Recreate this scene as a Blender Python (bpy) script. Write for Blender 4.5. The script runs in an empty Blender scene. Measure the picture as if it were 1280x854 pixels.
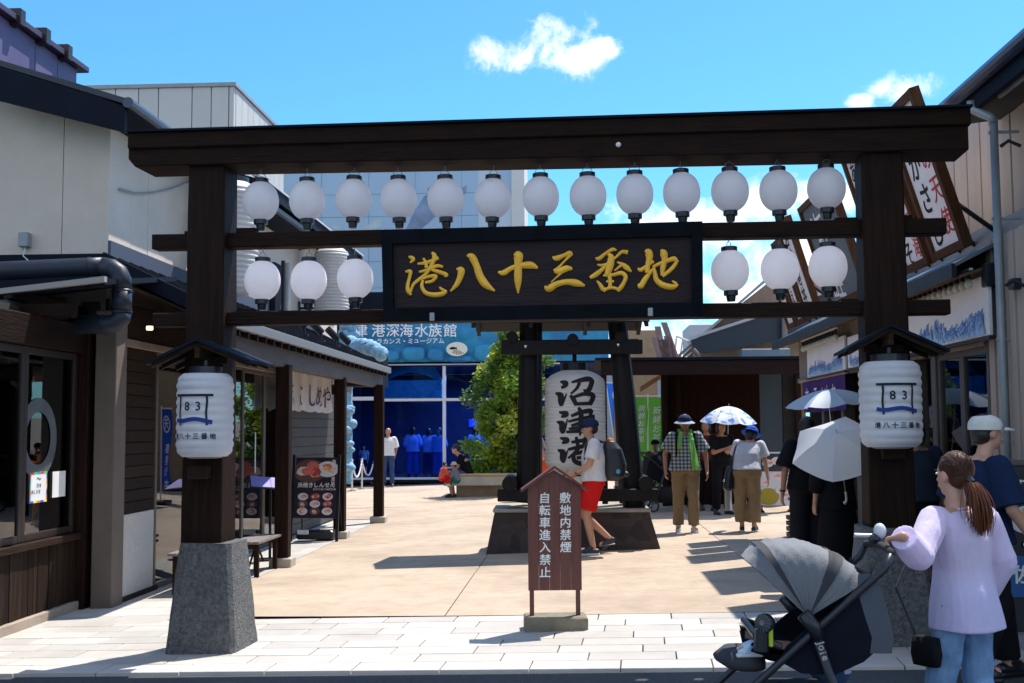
import bpy, math, random
import numpy as np
from mathutils import Vector, Matrix, noise
random.seed(83)
R = math.radians
sc = bpy.context.scene
COL = sc.collection

# ------------------------------------------------------------------ camera
FPX, HC = 1440.0, 1.58
TH, RO = math.atan(109 / FPX), R(-0.33)
_c, _s = math.cos(TH), math.sin(TH)
FW = Vector((0, _c, _s)); _up = Vector((0, -_s, _c)); _rt = Vector((1, 0, 0))
RT = math.cos(RO) * _rt + math.sin(RO) * _up
UP = -math.sin(RO) * _rt + math.cos(RO) * _up
CAM = Vector((0, 0, HC))
cd = bpy.data.cameras.new('camera'); cam = bpy.data.objects.new('camera', cd); COL.objects.link(cam)
cd.sensor_width = 36; cd.lens = FPX / 1280 * 36; cd.clip_end = 2000; cd.clip_start = 0.05
cam.matrix_world = Matrix(((RT.x, UP.x, -FW.x, 0), (RT.y, UP.y, -FW.y, 0), (RT.z, UP.z, -FW.z, HC), (0, 0, 0, 1)))
sc.camera = cam
sc.render.resolution_x, sc.render.resolution_y = 1024, 683

# ------------------------------------------------------------------ sky, sun, exposure
SUNV = Vector((0.36, 0.37, 1.0)).normalized()
EL = math.asin(SUNV.z); AZ = math.atan2(SUNV.x, SUNV.y)
w = bpy.data.worlds.new('World'); sc.world = w; w.use_nodes = True
nt = w.node_tree; N = nt.nodes; L = nt.links; N.clear()
out = N.new('ShaderNodeOutputWorld'); bg = N.new('ShaderNodeBackground'); bg.inputs[1].default_value = 0.085
sky = N.new('ShaderNodeTexSky'); sky.sky_type = 'NISHITA'; sky.sun_disc = False
sky.sun_elevation = EL; sky.sun_rotation = AZ; sky.air_density = 1.0; sky.dust_density = 0.6; sky.ozone_density = 1.4
tint = N.new('ShaderNodeMix'); tint.data_type = 'RGBA'; tint.blend_type = 'MULTIPLY'; tint.inputs[0].default_value = 1
tint.inputs[7].default_value = (0.47, 1.03, 1.40, 1)
L.new(sky.outputs[0], tint.inputs[6])
tc = N.new('ShaderNodeTexCoord')
def pray(px, py): return (FW + (px - 640) / FPX * RT + (427 - py) / FPX * UP)
BLOBS = [(632, 68, .048, .024), (690, 48, .050, .030), (720, 70, .046, .024), (755, 60, .030, .016), (1125, 112, .034, .020), (1080, 128, .018, .010), (985, 250, .11, .030),
         (850, 290, .13, .04), (1010, 330, .10, .045), (930, 395, .18, .05), (740, 420, .14, .05), (820, 430, .16, .05),
         (480, 330, .12, .03)]
prev = None
for px, py, sx, sz in BLOBS:
    c = pray(px, py).normalized()
    sub = N.new('ShaderNodeVectorMath'); sub.operation = 'SUBTRACT'; L.new(tc.outputs['Generated'], sub.inputs[0]); sub.inputs[1].default_value = c
    mul = N.new('ShaderNodeVectorMath'); mul.operation = 'MULTIPLY'; L.new(sub.outputs[0], mul.inputs[0]); mul.inputs[1].default_value = (1 / sx, 1 / .12, 1 / sz)
    ln = N.new('ShaderNodeVectorMath'); ln.operation = 'LENGTH'; L.new(mul.outputs[0], ln.inputs[0])
    mr = N.new('ShaderNodeMapRange'); mr.interpolation_type = 'SMOOTHSTEP'; L.new(ln.outputs['Value'], mr.inputs[0])
    mr.inputs[1].default_value = 1.15; mr.inputs[2].default_value = 0.1; mr.inputs[3].default_value = 0; mr.inputs[4].default_value = 1
    if prev is None: prev = mr.outputs[0]
    else:
        mx = N.new('ShaderNodeMath'); mx.operation = 'MAXIMUM'; L.new(prev, mx.inputs[0]); L.new(mr.outputs[0], mx.inputs[1]); prev = mx.outputs[0]
nb = N.new('ShaderNodeTexNoise'); nb.inputs['Scale'].default_value = 2.6; nb.inputs['Detail'].default_value = 3; L.new(tc.outputs['Generated'], nb.inputs['Vector'])
sx_ = N.new('ShaderNodeSeparateXYZ'); L.new(tc.outputs['Generated'], sx_.inputs[0])
bk = N.new('ShaderNodeMapRange'); L.new(sx_.outputs['Y'], bk.inputs[0]); bk.inputs[1].default_value = .50; bk.inputs[2].default_value = .05; bk.interpolation_type = 'SMOOTHSTEP'  # bright clouds added outside the view to whiten and lift the fill light
nm_ = N.new('ShaderNodeMapRange'); L.new(nb.outputs[0], nm_.inputs[0]); nm_.inputs[1].default_value = .36; nm_.inputs[2].default_value = .56
bm2_ = N.new('ShaderNodeMath'); bm2_.operation = 'MULTIPLY'; L.new(bk.outputs[0], bm2_.inputs[0]); L.new(nm_.outputs[0], bm2_.inputs[1])
mxx = N.new('ShaderNodeMath'); mxx.operation = 'MAXIMUM'; L.new(prev, mxx.inputs[0]); L.new(bm2_.outputs[0], mxx.inputs[1]); prev = mxx.outputs[0]
nz = N.new('ShaderNodeTexNoise'); nz.inputs['Scale'].default_value = 22; nz.inputs['Detail'].default_value = 10; nz.inputs['Roughness'].default_value = .68; nz.inputs['Distortion'].default_value = .3
L.new(tc.outputs['Generated'], nz.inputs['Vector'])
a1 = N.new('ShaderNodeMath'); a1.operation = 'MULTIPLY_ADD'; L.new(nz.outputs[0], a1.inputs[0]); a1.inputs[1].default_value = 3.4; a1.inputs[2].default_value = -1.72
a2 = N.new('ShaderNodeMath'); a2.operation = 'ADD'; L.new(a1.outputs[0], a2.inputs[0]); L.new(prev, a2.inputs[1])
m2 = N.new('ShaderNodeMapRange'); m2.interpolation_type = 'SMOOTHSTEP'; L.new(a2.outputs[0], m2.inputs[0])
m2.inputs[1].default_value = .30; m2.inputs[2].default_value = 1.45; m2.inputs[4].default_value = .96
cm = N.new('ShaderNodeMix'); cm.data_type = 'RGBA'; gt = N.new('ShaderNodeMapRange'); L.new(prev, gt.inputs[0]); gt.inputs[1].default_value = .02; gt.inputs[2].default_value = .3; gm = N.new('ShaderNodeMath'); gm.operation = 'MULTIPLY'; L.new(m2.outputs[0], gm.inputs[0]); L.new(gt.outputs[0], gm.inputs[1]); L.new(gm.outputs[0], cm.inputs[0]); L.new(tint.outputs[2], cm.inputs[6]); cm.inputs[7].default_value = (10.4, 10.1, 10.0, 1)
L.new(cm.outputs[2], bg.inputs[0]); L.new(bg.outputs[0], out.inputs[0])
sd = bpy.data.lights.new('sun', 'SUN'); so = bpy.data.objects.new('sun', sd); COL.objects.link(so)
sd.energy = 3.7; sd.angle = R(.53); sd.color = (1, .95, .87)
so.rotation_euler = (-SUNV).to_track_quat('-Z', 'Y').to_euler(); so.location = (0, 0, 30)
sc.view_settings.view_transform = 'Standard'; sc.view_settings.look = 'None'
sc.view_settings.exposure = 0.95; sc.view_settings.gamma = 1

# ------------------------------------------------------------------ frames and pixel helpers
TILT = 0.0266
def gz(x): return TILT * x
def P(px, py, Y):
    d = pray(px, py); return CAM + d * (Y / d.y)
def G(px, py, h=0.0):
    d = pray(px, py); t = (h - HC) / (d.z - TILT * d.x); return CAM + d * t
YA = R(3.2)
YARD = Matrix.Rotation(-YA, 4, 'Z')            # local x = across the yard (u), local y = along it (v)
YI = YARD.inverted()
def PU(px, py, u):                              # where a sight line meets the plane u = const; returns yard coords
    d = YI.to_3x3() @ pray(px, py); o = YI @ CAM
    t = (u - o.x) / d.x; return o + d * t
def PV(px, py, v):
    d = YI.to_3x3() @ pray(px, py); o = YI @ CAM
    t = (v - o.y) / d.y; return o + d * t
GA = R(-6.6)
GATE = Matrix.Translation((0.2, 8.6, gz(0.2))) @ Matrix.Rotation(GA, 4, 'Z')
GI = GATE.inverted()
def GP(px, py, y=0.0):
    d = GI.to_3x3() @ pray(px, py); o = GI @ CAM
    t = (y - o.y) / d.y; return o + d * t
I4 = Matrix.Identity(4)

# ------------------------------------------------------------------ materials
MATS = {}
def mat(name, col, rough=.7, var=.0, scale=6., bump=.0, bscale=40., metal=0., spec=.5, stretch=None, col2=None, trans=0., emit=0., sheen=0., wave=None):
    if name in MATS: return MATS[name]
    m = bpy.data.materials.new(name); m.use_nodes = True; n = m.node_tree.nodes; l = m.node_tree.links
    b = n['Principled BSDF']; b.inputs['Roughness'].default_value = rough; b.inputs['Metallic'].default_value = metal
    b.inputs['Specular IOR Level'].default_value = spec
    if sheen: b.inputs['Sheen Weight'].default_value = sheen
    c4 = (*col, 1); b.inputs['Base Color'].default_value = c4
    t = n.new('ShaderNodeTexCoord'); mp = n.new('ShaderNodeMapping'); l.new(t.outputs['Object'], mp.inputs[0])
    if stretch: mp.inputs['Scale'].default_value = stretch
    if var or col2:
        z = n.new('ShaderNodeTexNoise'); z.inputs['Scale'].default_value = scale; z.inputs['Detail'].default_value = 6; z.inputs['Roughness'].default_value = .62
        l.new(mp.outputs[0], z.inputs['Vector'])
        r = n.new('ShaderNodeValToRGB'); l.new(z.outputs[0], r.inputs[0])
        lo = col2 if col2 else tuple(max(0, x * (1 - var)) for x in col); hi = col if col2 else tuple(min(1, x * (1 + var)) for x in col)
        r.color_ramp.elements[0].position = .32; r.color_ramp.elements[1].position = .68
        r.color_ramp.elements[0].color = (*lo, 1); r.color_ramp.elements[1].color = (*hi, 1)
        l.new(r.outputs[0], b.inputs['Base Color'])
        mr_ = n.new('ShaderNodeMapRange'); l.new(z.outputs[0], mr_.inputs[0]); mr_.inputs[3].default_value = max(0.02, rough - .1); mr_.inputs[4].default_value = min(1, rough + .1)
        l.new(mr_.outputs[0], b.inputs['Roughness'])
    if bump:
        z2 = n.new('ShaderNodeTexNoise'); z2.inputs['Scale'].default_value = bscale; z2.inputs['Detail'].default_value = 5
        l.new(mp.outputs[0], z2.inputs['Vector'])
        bp = n.new('ShaderNodeBump'); bp.inputs['Strength'].default_value = bump; bp.inputs['Distance'].default_value = .02
        l.new(z2.outputs[0], bp.inputs['Height']); l.new(bp.outputs[0], b.inputs['Normal'])
    if trans:
        tr = n.new('ShaderNodeBsdfTranslucent'); tr.inputs[0].default_value = c4
        mx = n.new('ShaderNodeMixShader'); mx.inputs[0].default_value = trans
        l.new(b.outputs[0], mx.inputs[1]); l.new(tr.outputs[0], mx.inputs[2]); l.new(mx.outputs[0], n['Material Output'].inputs[0])
        bc = b.inputs['Base Color']
        if bc.is_linked: l.new(bc.links[0].from_socket, tr.inputs[0])
    if emit:
        b.inputs['Emission Color'].default_value = c4; b.inputs['Emission Strength'].default_value = emit
    MATS[name] = m; return m
def stain(m, sc_=.35, amt=.35, col=(.35, .30, .26)):
    n = m.node_tree.nodes; l = m.node_tree.links; b = n['Principled BSDF']; src = b.inputs['Base Color'].links[0].from_socket if b.inputs['Base Color'].is_linked else None
    t = n.new('ShaderNodeTexCoord'); z = n.new('ShaderNodeTexNoise'); z.inputs['Scale'].default_value = sc_; z.inputs['Detail'].default_value = 9; z.inputs['Roughness'].default_value = .7; l.new(t.outputs['Object'], z.inputs['Vector'])
    r = n.new('ShaderNodeMapRange'); r.inputs[1].default_value = .45; r.inputs[2].default_value = .75; r.inputs[4].default_value = amt; l.new(z.outputs[0], r.inputs[0])
    x = n.new('ShaderNodeMix'); x.data_type = 'RGBA'; x.blend_type = 'MULTIPLY'; l.new(r.outputs[0], x.inputs[0]); x.inputs[7].default_value = (*col, 1)
    if src: l.new(src, x.inputs[6])
    else: x.inputs[6].default_value = b.inputs['Base Color'].default_value
    l.new(x.outputs[2], b.inputs['Base Color']); return m
def nodes_of(m): return m.node_tree.nodes, m.node_tree.links, m.node_tree.nodes['Principled BSDF']
def ramp_mat(name, tex, stops, rough=.8, bump=0, **kw):
    """tex(n,l) -> float socket, stops [(pos,col)]"""
    if name in MATS: return MATS[name]
    m = bpy.data.materials.new(name); m.use_nodes = True; n, l, b = nodes_of(m); b.inputs['Roughness'].default_value = rough
    s = tex(n, l); r = n.new('ShaderNodeValToRGB'); l.new(s, r.inputs[0])
    while len(r.color_ramp.elements) < len(stops): r.color_ramp.elements.new(.5)
    for e, (p_, c_) in zip(r.color_ramp.elements, stops): e.position = p_; e.color = (*c_, 1)
    if kw.get('hard'): r.color_ramp.interpolation = 'CONSTANT'
    l.new(r.outputs[0], b.inputs['Base Color'])
    if bump:
        bp = n.new('ShaderNodeBump'); bp.inputs['Strength'].default_value = bump; bp.inputs['Distance'].default_value = .01
        l.new(s, bp.inputs['Height']); l.new(bp.outputs[0], b.inputs['Normal'])
    MATS[name] = m; return m
def glass(name, tintc=(.75, .8, .8), f=.35):
    if name in MATS: return MATS[name]
    m = bpy.data.materials.new(name); m.use_nodes = True; n = m.node_tree.nodes; l = m.node_tree.links; n.remove(n['Principled BSDF'])
    g = n.new('ShaderNodeBsdfGlossy'); g.inputs['Roughness'].default_value = .01; g.inputs['Color'].default_value = (.95, .97, 1, 1)
    t = n.new('ShaderNodeBsdfTransparent'); t.inputs[0].default_value = (*tintc, 1)
    lw = n.new('ShaderNodeLayerWeight'); lw.inputs[0].default_value = f; mx = n.new('ShaderNodeMixShader')
    l.new(lw.outputs['Fresnel'], mx.inputs[0]); l.new(t.outputs[0], mx.inputs[1]); l.new(g.outputs[0], mx.inputs[2]); l.new(mx.outputs[0], n['Material Output'].inputs[0])
    MATS[name] = m; return m
WOOD = dict(rough=.62, var=.45, scale=5, bump=.35, bscale=12)
def wood(name, col, axis='x', rough=.62, var=.45):
    st = {'x': (.6, 9, 9), 'y': (9, .6, 9), 'z': (9, 9, .6)}[axis]
    col = tuple(c * .40 for c in col)
    return mat(name, col, rough=rough, var=var, scale=3.2, bump=.5, bscale=9, stretch=st, spec=.10)
dw_x = wood('dark_timber_x', (.040, .018, .011), 'x'); dw_z = wood('dark_timber_z', (.042, .019, .012), 'z'); dw_y = wood('dark_timber_y', (.036, .018, .012), 'y')
bw_z = wood('brown_timber_z', (.055, .027, .017), 'z'); bw_x = wood('brown_timber_x', (.075, .042, .028), 'x'); bw_y = wood('brown_timber_y', (.075, .042, .028), 'y')
log_m = mat('blackened_log', (.007, .006, .007), spec=.25, rough=.6, var=.5, scale=4, bump=.3, bscale=8, stretch=(6, 6, .8))
blackmetal = mat('black_metal', (.008, .009, .012), spec=.3, rough=.45, var=.3, scale=8)
navymetal = mat('navy_roof_metal', (.006, .009, .018), rough=.7, spec=.12, var=.25, scale=3)
greymetal = mat('grey_metal', (.28, .30, .32), rough=.45, var=.15, scale=4)
steel = mat('stainless', (.6, .61, .63), rough=.25, metal=1.)
cream = mat('cream_siding', (.62, .53, .45), rough=.85, var=.07, scale=1.3, bump=.35, bscale=60)
creamdark = mat('taupe_siding', (.36, .30, .25), rough=.85, var=.10, scale=1.5, bump=.2, bscale=50)
whitewall = mat('white_panel', (.62, .62, .60), rough=.8, var=.05, scale=.6)
paperw = mat('lantern_white', (.96, .93, .95), rough=.45, trans=.6, var=.03, scale=5)
blackp = mat('black_plastic', (.008, .010, .016), rough=.35)
white = mat('white_paint', (.78, .78, .76), rough=.6, var=.05, scale=5)
blackink = mat('black_ink', (.008, .008, .012), rough=.8)
redink = mat('red_ink', (.55, .03, .03), rough=.7)
blueink = mat('blue_ink', (.01, .03, .22), rough=.7)
stone = mat('granite_base', (.17, .17, .165), rough=.9, col2=(.06, .06, .065), scale=34, bump=.9, bscale=70)
gold = mat('gold_leaf', (.95, .47, .03), rough=.42, metal=.0, var=.15, scale=9)
gl_shop = glass('shop_glass', (.62, .68, .68), .42)
gl_blue = glass('aquarium_glass', (.45, .62, .9), .12)

# ------------------------------------------------------------------ objects
def tag(o, label=None, cat=None, group=None, kind=None):
    if label: o['label'] = label
    if cat: o['category'] = cat
    if group: o['group'] = group
    if kind: o['kind'] = kind
    return o
def empty(name, loc, label=None, cat=None, group=None, rz=0):
    o = bpy.data.objects.new(name, None); COL.objects.link(o); o.location = loc; o.rotation_euler = (0, 0, rz); o.empty_display_size = .1
    return tag(o, label, cat, group)
def wloc(o):
    p_ = Vector(o.location); q = o.parent
    while q: p_ = p_ + Vector(q.location); q = q.parent
    return p_
class MB:
    def __init__(s, M=None): s.v = []; s.f = []; s.M = M or I4
    def add(s, vs, fs):
        b = len(s.v); s.v += [tuple(s.M @ Vector(p_)) for p_ in vs]; s.f += [tuple(i + b for i in q) for q in fs]; return s
    def box(s, x0, x1, y0, y1, z0, z1):
        return s.add([(x0, y0, z0), (x1, y0, z0), (x1, y1, z0), (x0, y1, z0), (x0, y0, z1), (x1, y0, z1), (x1, y1, z1), (x0, y1, z1)],
                     [(0, 3, 2, 1), (4, 5, 6, 7), (0, 1, 5, 4), (1, 2, 6, 5), (2, 3, 7, 6), (3, 0, 4, 7)])
    def bbox(s, x0, x1, y0, y1, z0, z1, c=.006):      # box with chamfered vertical and horizontal edges
        bx = rbox_(x0, x1, y0, y1, z0, z1, c); return s.add(*bx)
    def hexa(s, b4, t4):
        return s.add(list(b4) + list(t4), [(0, 3, 2, 1), (4, 5, 6, 7), (0, 1, 5, 4), (1, 2, 6, 5), (2, 3, 7, 6), (3, 0, 4, 7)])
    def slab(s, q, t):                                  # quad q (4 points) thickened by vector t
        q = [Vector(a) for a in q]; t = Vector(t); return s.hexa(q, [a + t for a in q])
    def prism(s, poly, t):                              # planar polygon list of points, thickened by t
        q = [Vector(a) for a in poly]; t = Vector(t); n = len(q)
        return s.add(q + [a + t for a in q], [tuple(range(n))[::-1], tuple(range(n, 2 * n))] + [(i, (i + 1) % n, (i + 1) % n + n, i + n) for i in range(n)])
    def tube(s, path, r, n=10, caps=True):
        path = [Vector(p_) for p_ in path]; k = len(path); rs = r if isinstance(r, (list, tuple)) else [r] * k
        vs = []; fs = []; pu = None
        for i, p_ in enumerate(path):
            d = (path[min(i + 1, k - 1)] - path[max(i - 1, 0)]).normalized()
            if pu is None:
                a = Vector((0, 0, 1)) if abs(d.z) < .9 else Vector((1, 0, 0)); pu = d.cross(a).normalized()
            pu = (pu - d * pu.dot(d)); pu = pu.normalized() if pu.length > 1e-6 else d.orthogonal().normalized(); pw = d.cross(pu)
            for j in range(n):
                t = 2 * math.pi * j / n; vs.append(p_ + (pu * math.cos(t) + pw * math.sin(t)) * rs[i])
        for i in range(k - 1):
            for j in range(n): fs.append((i * n + j, i * n + (j + 1) % n, (i + 1) * n + (j + 1) % n, (i + 1) * n + j))
        if caps: fs.append(tuple(range(n))[::-1]); fs.append(tuple((k - 1) * n + j for j in range(n)))
        return s.add(vs, fs)
    def lathe(s, prof, c=(0, 0, 0), n=24, caps=True):   # prof [(r,z)]
        vs = []; fs = []; k = len(prof); c = Vector(c)
        for r, z in prof:
            for j in range(n): t = 2 * math.pi * j / n; vs.append(c + Vector((r * math.cos(t), r * math.sin(t), z)))
        for i in range(k - 1):
            for j in range(n): fs.append((i * n + j, i * n + (j + 1) % n, (i + 1) * n + (j + 1) % n, (i + 1) * n + j))
        if caps: fs.append(tuple(range(n))[::-1]); fs.append(tuple((k - 1) * n + j for j in range(n)))
        return s.add(vs, fs)
    def grid(s, rows, close=False):                     # rows of points -> quads
        n = len(rows[0]); vs = [p_ for r in rows for p_ in r]; fs = []
        for i in range(len(rows) - 1):
            for j in range(n if close else n - 1): fs.append((i * n + j, i * n + (j + 1) % n, (i + 1) * n + (j + 1) % n, (i + 1) * n + j))
        return s.add(vs, fs)
    def ell(s, c, rx, ry, rz, n=16, k=10):
        return s.add(*ell_(Vector(c), rx, ry, rz, n, k))
    def build(s, name, m, parent=None, smooth=False, kind=None, label=None, cat=None, group=None):
        me = bpy.data.meshes.new(name)
        if parent is not None: o0 = wloc(parent)
        else:
            a = np.array(s.v); o0 = Vector((float((a[:, 0].min() + a[:, 0].max()) / 2), float((a[:, 1].min() + a[:, 1].max()) / 2), float(a[:, 2].min())))
        me.from_pydata([(x - o0.x, y - o0.y, z - o0.z) for x, y, z in s.v], [], s.f)
        if m: me.materials.append(m)
        if smooth: me.polygons.foreach_set('use_smooth', [True] * len(me.polygons))
        me.update(); o = bpy.data.objects.new(name, me); COL.objects.link(o)
        if parent is not None: o.parent = parent
        else: o.location = o0
        return tag(o, label, cat, group, kind)
def ell_(c, rx, ry, rz, n=16, k=10):
    vs = [c + Vector((0, 0, -rz))]; fs = []
    for i in range(1, k):
        p_ = -math.pi / 2 + math.pi * i / k
        for j in range(n):
            t = 2 * math.pi * j / n; vs.append(c + Vector((rx * math.cos(p_) * math.cos(t), ry * math.cos(p_) * math.sin(t), rz * math.sin(p_))))
    vs.append(c + Vector((0, 0, rz)))
    for j in range(n): fs.append((0, 1 + (j + 1) % n, 1 + j))
    for i in range(k - 2):
        for j in range(n):
            a = 1 + i * n; fs.append((a + j, a + (j + 1) % n, a + n + (j + 1) % n, a + n + j))
    a = 1 + (k - 2) * n
    for j in range(n): fs.append((a + j, a + (j + 1) % n, len(vs) - 1))
    return vs, fs
def rbox_(x0, x1, y0, y1, z0, z1, c):
    vs = []; fs = []
    for z, i in ((z0, c), (z0 + c, 0), (z1 - c, 0), (z1, c)):
        for x, y in ((x0 + i + c, y0 + i), (x1 - i - c, y0 + i), (x1 - i, y0 + i + c), (x1 - i, y1 - i - c), (x1 - i - c, y1 - i), (x0 + i + c, y1 - i), (x0 + i, y1 - i - c), (x0 + i, y0 + i + c)):
            vs.append((x, y, z))
    for k in range(3):
        for j in range(8): fs.append((k * 8 + j, k * 8 + (j + 1) % 8, (k + 1) * 8 + (j + 1) % 8, (k + 1) * 8 + j))
    fs.append(tuple(range(8))[::-1]); fs.append(tuple(24 + j for j in range(8)))
    return vs, fs
def flip(o):
    o.data.flip_normals(); return o
def copy_tree(o, parent=None):
    c = o.copy(); COL.objects.link(c); c.parent = parent
    for ch in [q for q in bpy.data.objects if q.parent == o]: copy_tree(ch, c)
    return c
# ---- writing: characters as flat geometry (Blender's own built-in font)
_TC = {}
def glyph(ch, off=0.0):
    k = (ch, off)
    if k in _TC: return _TC[k]
    cu = bpy.data.curves.new('t', 'FONT'); cu.body = ch; cu.size = 1; cu.offset = off; cu.resolution_u = 3; cu.fill_mode = 'FRONT'
    o = bpy.data.objects.new('t', cu); COL.objects.link(o)
    dg = bpy.context.evaluated_depsgraph_get(); me = bpy.data.meshes.new_from_object(o.evaluated_get(dg))
    vs = [tuple(v.co) for v in me.vertices]; fs = [tuple(p_.vertices) for p_ in me.polygons]
    bpy.data.objects.remove(o); bpy.data.curves.remove(cu); bpy.data.meshes.remove(me)
    if vs:
        a = np.array(vs); cx = (a[:, 0].min() + a[:, 0].max()) / 2; cy = (a[:, 1].min() + a[:, 1].max()) / 2
        h = a[:, 1].max() - a[:, 1].min(); wd = a[:, 0].max() - a[:, 0].min()
        vs = [(x - cx, y - cy) for x, y, z in vs]
    else: h = wd = .3
    _TC[k] = (vs, fs, wd, h); return _TC[k]
def write(mb, s, o, ex, ey, size, vertical=True, pitch=1.05, off=0.0, ext=None, shear=0.0, wob=0.0, sx=1.0):
    """characters laid from point o, advancing down (-ey) when vertical else along ex"""
    ex = Vector(ex).normalized(); ey = Vector(ey).normalized(); o = Vector(o); n_ = ex.cross(ey)
    for i, ch in enumerate(s):
        if ch == ' ': continue
        vs, fs, wd, h = glyph(ch)
        if not vs: continue
        c = o - ey * (i * size * pitch) if vertical else o + ex * (i * size * pitch)
        r_ = random.uniform(-wob, wob); cs, sn = math.cos(r_), math.sin(r_)
        q = [c + ex * ((x * cs - y * sn + shear * y) * size * sx) + ey * ((x * sn + y * cs) * size) for x, y in vs]
        mb.add(q, fs)
        if off > .004 and h > .02:
            dd_ = off * size * .8
            for k_, (ax_, ay_) in enumerate(((1, 0), (-1, 0), (0, 1), (0, -1))): mb.add([a + ex * (ax_ * dd_) + ey * (ay_ * dd_) + n_ * (-.0004 * (k_ + 1)) for a in q], fs)
        if ext:
            q2 = [a - n_ * ext for a in q]; b = {}
            for f_ in fs:
                for i_ in range(len(f_)):
                    e = (f_[i_], f_[(i_ + 1) % len(f_)]); b[e] = b.get(e, 0) + 1
            edges = [e for e in b if (e[1], e[0]) not in b]
            k = len(q); mb.add(q + q2, [(a_, a_ + k, b_ + k, b_) for a_, b_ in edges])
    return mb
# ---- brush strokes: domed ribbons of varying width
def brush(mb, strokes, f, dome=.35, seg=5, lift=0.0):
    """strokes: lists of (x,y,w) in drawing units; f(x,y,h)->3D point (h = height in drawing units)"""
    for si, st in enumerate(strokes):
        pts = []
        k = len(st)
        for i in range(k - 1):
            p0, p1, p2, p3 = st[max(i - 1, 0)], st[i], st[i + 1], st[min(i + 2, k - 1)]
            for j in range(seg):
                t = j / seg; q = [0.5 * (2 * p1[c] + (p2[c] - p0[c]) * t + (2 * p0[c] - 5 * p1[c] + 4 * p2[c] - p3[c]) * t * t + (3 * p1[c] - p0[c] - 3 * p2[c] + p3[c]) * t ** 3) for c in range(3)]
                pts.append(q)
        pts.append(list(st[-1])); rows = []
        wd_k = 1; jl = lift + si * .12
        for i, (x, y, wd) in enumerate(pts):
            a, b = pts[max(i - 1, 0)], pts[min(i + 1, len(pts) - 1)]
            dx, dy = b[0] - a[0], b[1] - a[1]; l_ = math.hypot(dx, dy) or 1; nx, ny = -dy / l_, dx / l_; hw = max(wd, 1.5) / 2
            rows.append([f(x + nx * hw * t, y + ny * hw * t, jl + hw * dome * (1 - t * t) ) for t in (-1, -.8, -.4, 0, .4, .8, 1)])
        mb.grid(rows)
    return mb
def img(name, strokes): return strokes
# ================================================================== GROUND
def gtilt(mb):                                    # drop everything in mb onto the gently tilted ground
    mb.v = [(x, y, z + gz(x)) for x, y, z in mb.v]; return mb
asph = mat('asphalt', (.055, .058, .064), rough=.9, var=.35, scale=60, bump=.5, bscale=160)
conc = mat('tan_concrete', (.50, .39, .295), rough=.85, col2=(.42, .325, .24), scale=1.1, bump=.25, bscale=120)
stain(conc, .5, .55); stain(conc, 3.5, .3)
pav_m = [mat('paver_white_%s' % 'abc'[i], c, rough=.8, var=.06, scale=3, bump=.2, bscale=90) for i, c in enumerate([(.46, .425, .39), (.50, .465, .43), (.42, .39, .36)])]
[stain(m_, .9, .3) for m_ in pav_m]; stain(asph, 2, .4)
g = MB(); g.box(-400, 400, -60, 900, -1.0, -.10); g.v = [(x, y, z + gz(x)) for x, y, z in g.v]; g.build('ground', mat('earth_bed', (.16, .14, .11), rough=.95, var=.2), kind='structure')
bm_ = MB(GATE); KY = GP(640, 836.5).y                # placeholder
KY = (GI @ G(640, 836.5)).y
FY = (GI @ G(640, 769.5)).y
road = MB(GATE); road.box(-60, 60, -40, KY - .006, -.12, -.025); gtilt_ = MB()
road.v = [(x, y, z - gz(.2) + gz(x)) for x, y, z in road.v]; road.build('road', asph, kind='structure')
# plaza of big cast slabs with open joints
plaza = MB(); plaza.box(-60, 60, 9, 60, -.12, -.06); pl = gtilt(plaza).build('plaza', mat('joint_grout', (.12, .085, .05), rough=.95), kind='structure')
def local_box(mb, M, x0, x1, y0, y1, z0, z1, c=.004):
    vs, fs = rbox_(x0, x1, y0, y1, z0, z1, c)
    W = [M @ Vector((a, b, 0)) for a, b, _ in vs]
    mb.add([(p_.x, p_.y, v[2] + gz(p_.x)) for p_, v in zip(W, vs)], fs)
us = [-3.62, -1.15, 1.9, 4.95, 9]; vs_ = [9.9, 12.9, 16.2, 19.5, 22.8, 26.1, 29.4, 32.7, 36.0]
for i in range(len(us) - 1):
    for j in range(len(vs_) - 1):
        b = MB()
        if j == 0:      # first course is cut to the curved edge of the pavers
            n = 10; top = []
            for k in range(n + 1):
                u = us[i] + .004 + (us[i + 1] - us[i] - .008) * k / n; top.append(u)
            rows = []
            def edge(u):
                p_ = YARD @ Vector((u, 0, 0)); 
                # far edge of the paving, in yard coordinates
                q = GATE @ Vector((u, FY + .02 - .035 * (u - .5) ** 2 * -.35, 0)); return (YI @ q).y
            lo = [(u, edge(u)) for u in top]; hi = [(u, vs_[1] - .004) for u in top]
            A = [YARD @ Vector((u, v, 0)) for u, v in lo]; B = [YARD @ Vector((u, v, 0)) for u, v in hi]
            b.grid([[(p_.x, p_.y, -.004 + gz(p_.x)) for p_ in A], [(p_.x, p_.y, -.004 + gz(p_.x)) for p_ in B]])
        else: local_box(b, YARD, us[i] + .004, us[i + 1] - .004, vs_[j] + .004, vs_[j + 1] - .004, -.05, -.004)
        b.build('slab', conc, pl)
for (u0, u1) in ((-9.0, -5.9), (-5.9, -3.62)):
    for v0_ in (21.4, 24.4, 27.6, 30.8):
        b = MB(); local_box(b, YARD, u0 + .004, u1 - .004, v0_ + .004, min(v0_ + 3.2, 36.0) - .004, -.05, -.004); b.build('slab', conc, pl)
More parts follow.
